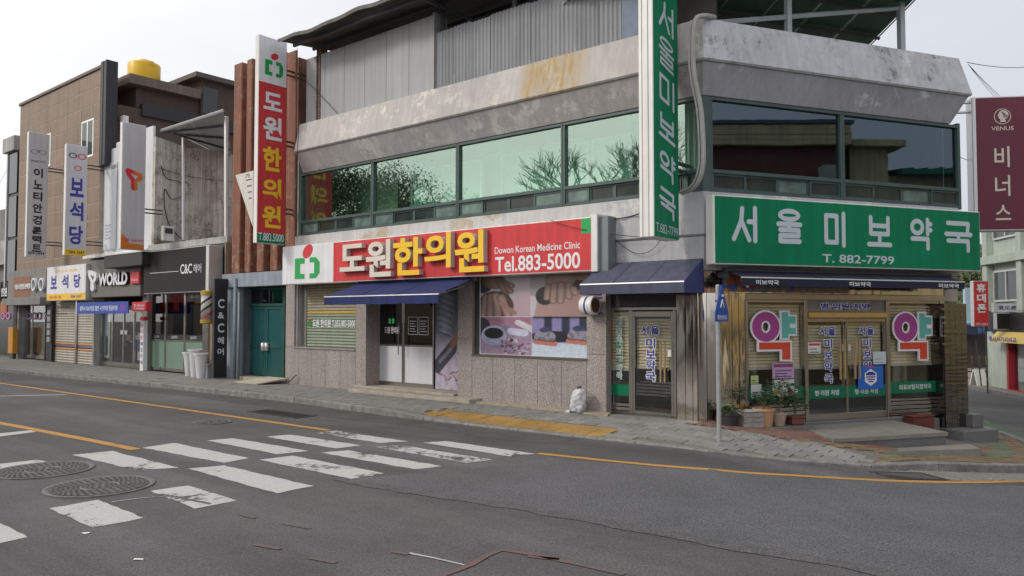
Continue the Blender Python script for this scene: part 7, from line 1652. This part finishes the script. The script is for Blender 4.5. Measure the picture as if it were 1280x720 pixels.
# far kerb
fk = resample([(14.2, 12), (15.6, 20), (16.4, 24.6), (17., 28.4), (18.0, 34), (20, 44)], 1.0)
s = thing('far_kerb', None, None, W, (17, 28, -.8), kind='structure')
for i in range(len(fk)-1):
    a, b = fk[i], fk[i+1]; d = (b-a).normalized(); n_ = Vector((d.y, -d.x))*.18; z = ground_z(*a)
    q = [a+d*.01, b-d*.01, b-d*.01+n_, a+d*.01+n_]; MB(W).add([(p.x, p.y, z-.05) for p in q]+[(p.x, p.y, z+.13) for p in q], [(0, 1, 5, 4), (1, 2, 6, 5), (2, 3, 7, 6), (3, 0, 4, 7), (4, 5, 6, 7)]).build('kerb_stone', kerb_mat, s)
MB(W).add([(p.x+.18, p.y, ground_z(*p)+.115) for p in fk]+[(p.x+14, p.y, ground_z(*p)+.115) for p in fk], [(i+1, i, len(fk)+i, len(fk)+i+1) for i in range(len(fk)-1)]).build('far_pavement', M('far_pavement', (.2, .17, .15), .9, .15, 3, bump=.3), kind='structure')
MB(R).prism_z([(-1, 0), (0, 0), (0, .1), (-1, .1)], -3, -2.9) if False else None
# green strip beside the white line
P = resample([(9.5, 12.8), (10.1, 14.6), (10.8, 17.8), (11.6, 22)], .4)
m = MB(W); n_ = len(P); m.add([(p.x-.22, p.y, ground_z(*p)+.006) for p in P]+[(p.x+.42, p.y, ground_z(*p)+.006) for p in P], [(i, n_+i, n_+i+1, i+1) for i in range(n_-1)]).build('green_road_strip', M('green_road_paint', (.08, .12, .085), .85, .15, 3, speck=.3), road)
# hill
hm = M('hill_soil', (.09, .09, .05), .95, .3, .3)
m = MB(W); nx, ny = 26, 10; P = []
for j in range(ny+1):
    for i in range(nx+1):
        x = 10+i*5; y = 75+j*9; P.append((x, y, -2+17*sstep(0, 1, j/ny)*(.7+.3*math.sin(i*.5+1))))
m.add(P, [(j*(nx+1)+i, j*(nx+1)+i+1, (j+1)*(nx+1)+i+1, (j+1)*(nx+1)+i) for j in range(ny) for i in range(nx)]).build('hill', hm, kind='structure')
rs = random.Random(11); fol = M('hill_foliage', (.05, .075, .03), .8, .5, .25, col2=(.10, .115, .045)); m = MB(W)
for k in range(1500):
    i, j = rs.uniform(0, nx), rs.uniform(0, ny); x, y = 10+i*5, 75+j*9; z = -2+17*sstep(0, 1, j/ny)*(.7+.3*math.sin(i*.5+1)); R_ = rs.uniform(1.2, 2.6)
    for _ in range(26):
        d = Vector((rs.gauss(0, 1), rs.gauss(0, 1), rs.gauss(0, 1))).normalized()*R_*rs.uniform(.6, 1); c = Vector((x, y, z+1.2*R_))+d; s1 = Vector((rs.gauss(0, 1), rs.gauss(0, 1), rs.gauss(0, 1)*.6)).normalized()*.5; s2 = s1.cross(d).normalized()*.45
        m.add([tuple(c-s1-s2), tuple(c+s1-s2*.4), tuple(c+s1*.3+s2)], [(0, 1, 2)])
m.build('wooded_hillside', fol, None, kind='stuff')
# overhead lines
def wireline(label, a, b, sag=.6, r_=.012):
    r_ *= .6
    pts_ = []
    for k in range(13):
        t_ = k/12; p = Vector(a)*(1-t_)+Vector(b)*t_; p.z -= sag*4*t_*(1-t_); pts_.append(tuple(p))
    meta(MB(W).tube(pts_, r_, 4).build('overhead_line', wire, None, True), label, 'cable')
def at_d(px_, py_, d): r_ = sight(px_, py_); return (r_.x/r_.y*d, d, CAM_H+r_.z/r_.y*d)
wireline('overhead line leaving the parapet end, the topmost and nearly level one', at_d(1209, 78, 15.2), at_d(1330, 72, 24), .2)
for k, (px_, py_) in enumerate(((1240, 113), (1252, 118), (1262, 122))): wireline(['steep thin wire from the parapet end, leftmost of three', 'middle one of three steep thin wires from the parapet end', 'steep thin wire from the parapet end, rightmost of three'][k], at_d(1210, 80, 15.2), at_d(px_+24, py_+26, 26), .1, .01)
wireline('thin wire crossing low behind the maroon sign', at_d(1199, 196, 16), at_d(1300, 198, 34), .4, .01)
wireline('faint thin wire in the sky left of the glazed building', at_d(-10, 240, 45), at_d(20, 185, 36), .3, .012)

# ================================================================ ACROSS THE ROAD (behind the camera; seen in the windows and polished steel)
O_ = Frame(math.degrees(math.atan2(-.66, -.75)), 27.3, 8.4)
redbrick = M('dark_red_brick', (.13, .055, .045), .85, .2, 3, bump=.2, bscale=40, speck=.1); cream = M('cream_render', (.5, .42, .26), .8, .1, 2, streak=.2)
zB = ground_z(24, 5)
K1 = thing('brick_house', 'dark brick house with cream parapet across the road, mirrored in the corner window', 'building', O_, (8, 0, zB))
hb = 10.1
MB(O_).box(4.6, 10.9, .0, 7, zB, hb-1.0).build('wall', redbrick, K1)
for j in range(4): MB(O_).bbox(4.3, 11.2, -.3+.02*(j % 2), 7.2, hb-1.0+.22*j, hb-.79+.22*j, .01).build('parapet_course', cream, K1)
MB(O_).box(4.2, 11.3, -.35, 7.3, hb-.1, hb+.05).build('coping', M('slate_coping', (.08, .1, .13), .6), K1)
for a, b, z0, z1 in ((7.0, 9.4, 5.3, 7.4), (7.2, 9.6, 2.0, 4.0)):
    m = MB(O_)
    for q in ((a, a+.08, z0, z1), (b-.08, b, z0, z1), (a, b, z0-.08, z0), (a, b, z1, z1+.08), ((a+b)/2-.05, (a+b)/2+.05, z0, z1)): m.box(q[0], q[1], -.06, .03, q[2], q[3])
    w_ = m.build('window', white_trim, K1); MB(O_).box(a+.08, (a+b)/2-.05, -.03, -.02, z0, z1).build('pane', M('shaded_glass', (.12, .11, .08), .15), w_); MB(O_).box((a+b)/2+.05, b-.08, -.03, -.02, z0, z1).build('curtained_pane', M('yellow_curtain', (.42, .37, .2), .7, .1, 3), w_)
MB(O_).box(4.9, 5.6, -.6, -.01, 3, 8.2).build('duct', M('pale_duct', (.32, .36, .34), .6, .1), K1)
K2 = thing('yellow_house', 'ochre house with green roof across the road, mirrored beside the brick house', 'building', O_, (2, 0, zB))
MB(O_).box(-6.5, 4.1, 1.0, 8, zB, 8.0).build('wall', cream, K2); MB(O_).box(2.5, 4.1, .4, 1, zB, 9.1).build('stair_wall', cream, K2); MB(O_).bbox(1.9, 4.15, .0, 8.2, 9.1, 9.4, .02).build('stair_roof', cream, K2)
MB(O_).prism_x([(.4, 8.0), (8.4, 9.1), (8.4, 9.3), (.4, 8.2)], -6.8, 1.9).build('roof', M('green_metal_roof', (.03, .14, .07), .5, .1, 3), K2)
for k in range(14): MB(O_).prism_x([(.4, 8.2), (8.4, 9.3), (8.4, 9.36), (.4, 8.26)], -6.7+.62*k, -6.64+.62*k).build('roof_seam', M('green_metal_roof', (.03, .14, .07)), K2)
for a, b in ((-4.9, -3.6), (-2.4, -1.3)): MB(O_).box(a, b, .9, .99, 4.6, 5.9).build('window_frame', white_trim, K2); MB(O_).box(a+.12, b-.12, .88, .9, 4.72, 5.78).build('pane', M('shaded_glass', (.12, .11, .08)), K2)
s = thing('air_conditioner', 'double-fan outdoor air conditioner on the ochre house wall across the road', 'air conditioner', O_, (1.2, .6, 4.6)); MB(O_).bbox(.2, 1.3, .5, .95, 5.3, 7.2, .02).build('casing', white_side, s)
for z in (5.8, 6.7): 
    n = 20; MB(O_).add([(.75+.38*math.cos(2*math.pi*k/n), .49, z+.38*math.sin(2*math.pi*k/n)) for k in range(n)], [tuple(range(n))]).build('fan_grille', black, s)
for k, (z0, z1) in enumerate(((4.6, 4.8), (5.7, 6.4), (5.2, 5.0))): wireline(['cable across the ochre house front, lowest', 'cable across the ochre house front, highest', 'cable across the ochre house front, middle'][k], O_.w(-5, -1, z0), O_.w(6, -1, z1), .3, .02)
K3 = thing('low_shops', 'long low grey shop row on the opposite side of the road behind the camera', 'building', L, (-10, -20, 0))
MB(L).box(-60, 16, -28, -20, 0, 4.2).build('wall', M('shop_row_wall', (.3, .28, .25), .8, .2, .5, streak=.2), K3)
for k in range(18): MB(L).box(-58+4*k, -54.8+4*k, -20, -19.95, .3, 2.7).build('shop_front', [M('shopfront_dark', (.05, .05, .05), .2), M('shopfront_tan', (.35, .25, .15), .5), M('shopfront_white', (.6, .6, .58), .5)][k % 3], K3); MB(L).box(-58+4*k, -54.6+4*k, -19.98, -19.7, 3, 4).build('shop_board', [red_face, letter_yellow, white_face, green_face][k % 4], K3)
# trees
def tree(x, y, h, r_, label, leaves, bare=.5, seed=1, n_l=5):
    rs = random.Random(seed); s = thing('street_tree', label, 'tree', W, (x, y, 0), None); tm = MB(W); tips = []
    def branch(p, d, ln, rad_, lev):
        pts_ = [tuple(p)]; q = p.copy(); dd = d.copy()
        for k in range(3): dd = (dd+Vector((rs.gauss(0, .16), rs.gauss(0, .16), .05))).normalized(); q = q+dd*ln/3; pts_.append(tuple(q))
        tm.tube(pts_, [rad_, rad_*.85, rad_*.7, rad_*.5], 5 if lev < 2 else 3, False)
        if lev >= n_l: tips.append(q.copy()); return
        for k in range((4 if not leaves and lev > 2 else 3) if lev else 5):
            a = rs.uniform(0, 6.3); nd = (dd*.7+Vector((math.cos(a), math.sin(a), rs.uniform(-.1, .5)))*.62).normalized()
            t_ = rs.uniform(.45, 1); branch(Vector(pts_[1])*(1-t_)+q*t_, nd, ln*rs.uniform(.58, .74), max(.016, rad_*.56), lev+1)
    branch(Vector((x, y, 0)), Vector((0, 0, 1)), h*.4, h*.028, 0); tm.build('trunk', M('bark', (.10, .08, .06), .9, .2, 6), s)
    if leaves:
        m = MB(W)
        for t_ in tips:
            for _ in range(leaves):
                c = t_+Vector((rs.gauss(0, .45), rs.gauss(0, .45), rs.gauss(0, .4))); a = Vector((rs.gauss(0, 1), rs.gauss(0, 1), rs.gauss(0, 1))).normalized()*.075; b = a.cross(Vector((rs.gauss(0, 1), rs.gauss(0, 1), rs.gauss(0, 1)))).normalized()*.06
                m.add([tuple(c-a), tuple(c+b), tuple(c+a), tuple(c-b)], [(0, 1, 2, 3)])
        m.build('crown', M('tree_leaves', (.045, .075, .025), .6, .4, .6), s)
tree(-37, 19.5, 14.5, 5, 'dense green tree behind the road, mirrored in the left clinic windows, the leftmost', 44, seed=3)
tree(-35.5, 13, 13, 5, 'dense green tree mirrored in the clinic windows, the right one of the pair', 40, seed=8)
tree(-46, 20, 16, 5, 'tall loose tree farther up the road behind the dense pair', 8, seed=5)
tree(-33.5, 1.5, 16, 3, 'bare round-crowned tree mirrored in the window beside the green sign', 0, seed=12)
tree(-37, 8, 12.5, 3, 'small bare tree between the dense trees and the round bare tree', 0, seed=21, n_l=4)

S2 = thing('corner_shop', 'cream corner shop with yellow sign band across the side street, mirrored in the steel columns', 'shop', O_, (6, -1, zB))
MB(O_).box(3.2, 11.5, -2.2, -.4, zB, 2.3).build('wall', M('bright_cream_render', (.72, .64, .48), .7, .08, 2, streak=.1), S2)
MB(O_).bbox(3.0, 11.7, -2.6, -2.2, 1.5, 2.5, .02).build('sign_band', M('ochre_band', (.42, .29, .1), .6, .1), S2)
for k in range(4): MB(O_).box(3.8+1.95*k, 5.1+1.95*k, -2.25, -2.2, zB+.3, 1.3).build('shop_pane', M('shaded_glass', (.12, .11, .08)), S2); MB(O_).box(3.5+1.95*k, 3.65+1.95*k, -2.3, -2.2, zB, 1.45).build('post', letter_yellow if k % 2 else white_side, S2)

# ---- small clutter on the stained concrete side wall
def wallpt(y, z): return (xr+.26, y, z)
cable('black cable looping down the stained concrete wall behind the silver sign', [wallpt(.3, 7.0), wallpt(.5, 6.6), wallpt(1.0, 6.5), wallpt(1.1, 6.1), wallpt(.7, 5.9), wallpt(.45, 6.2), wallpt(.5, 5.4), wallpt(.8, 4.8), wallpt(1.5, 4.3)], .014)
cable('thin level cable pinned across the stained concrete wall', [wallpt(.2, 6.9), wallpt(1.5, 6.75), wallpt(3.5, 6.8), wallpt(5.8, 6.6)], .008)
s = thing('meter_box', 'pale electricity meter box low on the stained concrete wall', 'meter box', L, (xr+.3, .5, 4.6)); MB(L).bbox(xr+.24, xr+.4, .35, .75, 4.45, 4.95, .02).build('casing', white_side, s); MB(L).bbox(xr+.4, xr+.42, .42, .68, 4.7, 4.88, .005).build('window', dark_metal, s)
s = thing('air_conditioner', 'white outdoor air conditioner unit on the salon roof against the concrete wall', 'air conditioner', L, (xr+1.2, 1.6, 4.3)) if False else None
# litter and grit on the road
for k, (px_, py_) in enumerate(((108, 667), (172, 700))):
    x, y = ground_at(px_, py_); z = ground_z(x, y)+.004; a = k*1.3
    o = MB(W).add([(x+.035*math.cos(a+t_)*(1+.4*(t_ > 3)), y+.02*math.sin(a+t_), z+.006*(i % 2)) for i, t_ in enumerate((0, 1.2, 2.1, 3.4, 4.6, 5.5))], [tuple(range(6))]).build('litter', white_side if k < 3 else black)
    meta(o, ['pale scrap of litter below the cracked stripe', 'pale scrap of litter nearest the bottom left corner', 'pale scrap of litter between manhole and chalk line', 'dark scrap on the asphalt towards the right', 'dark scrap on the asphalt at bottom centre'][k], 'litter')
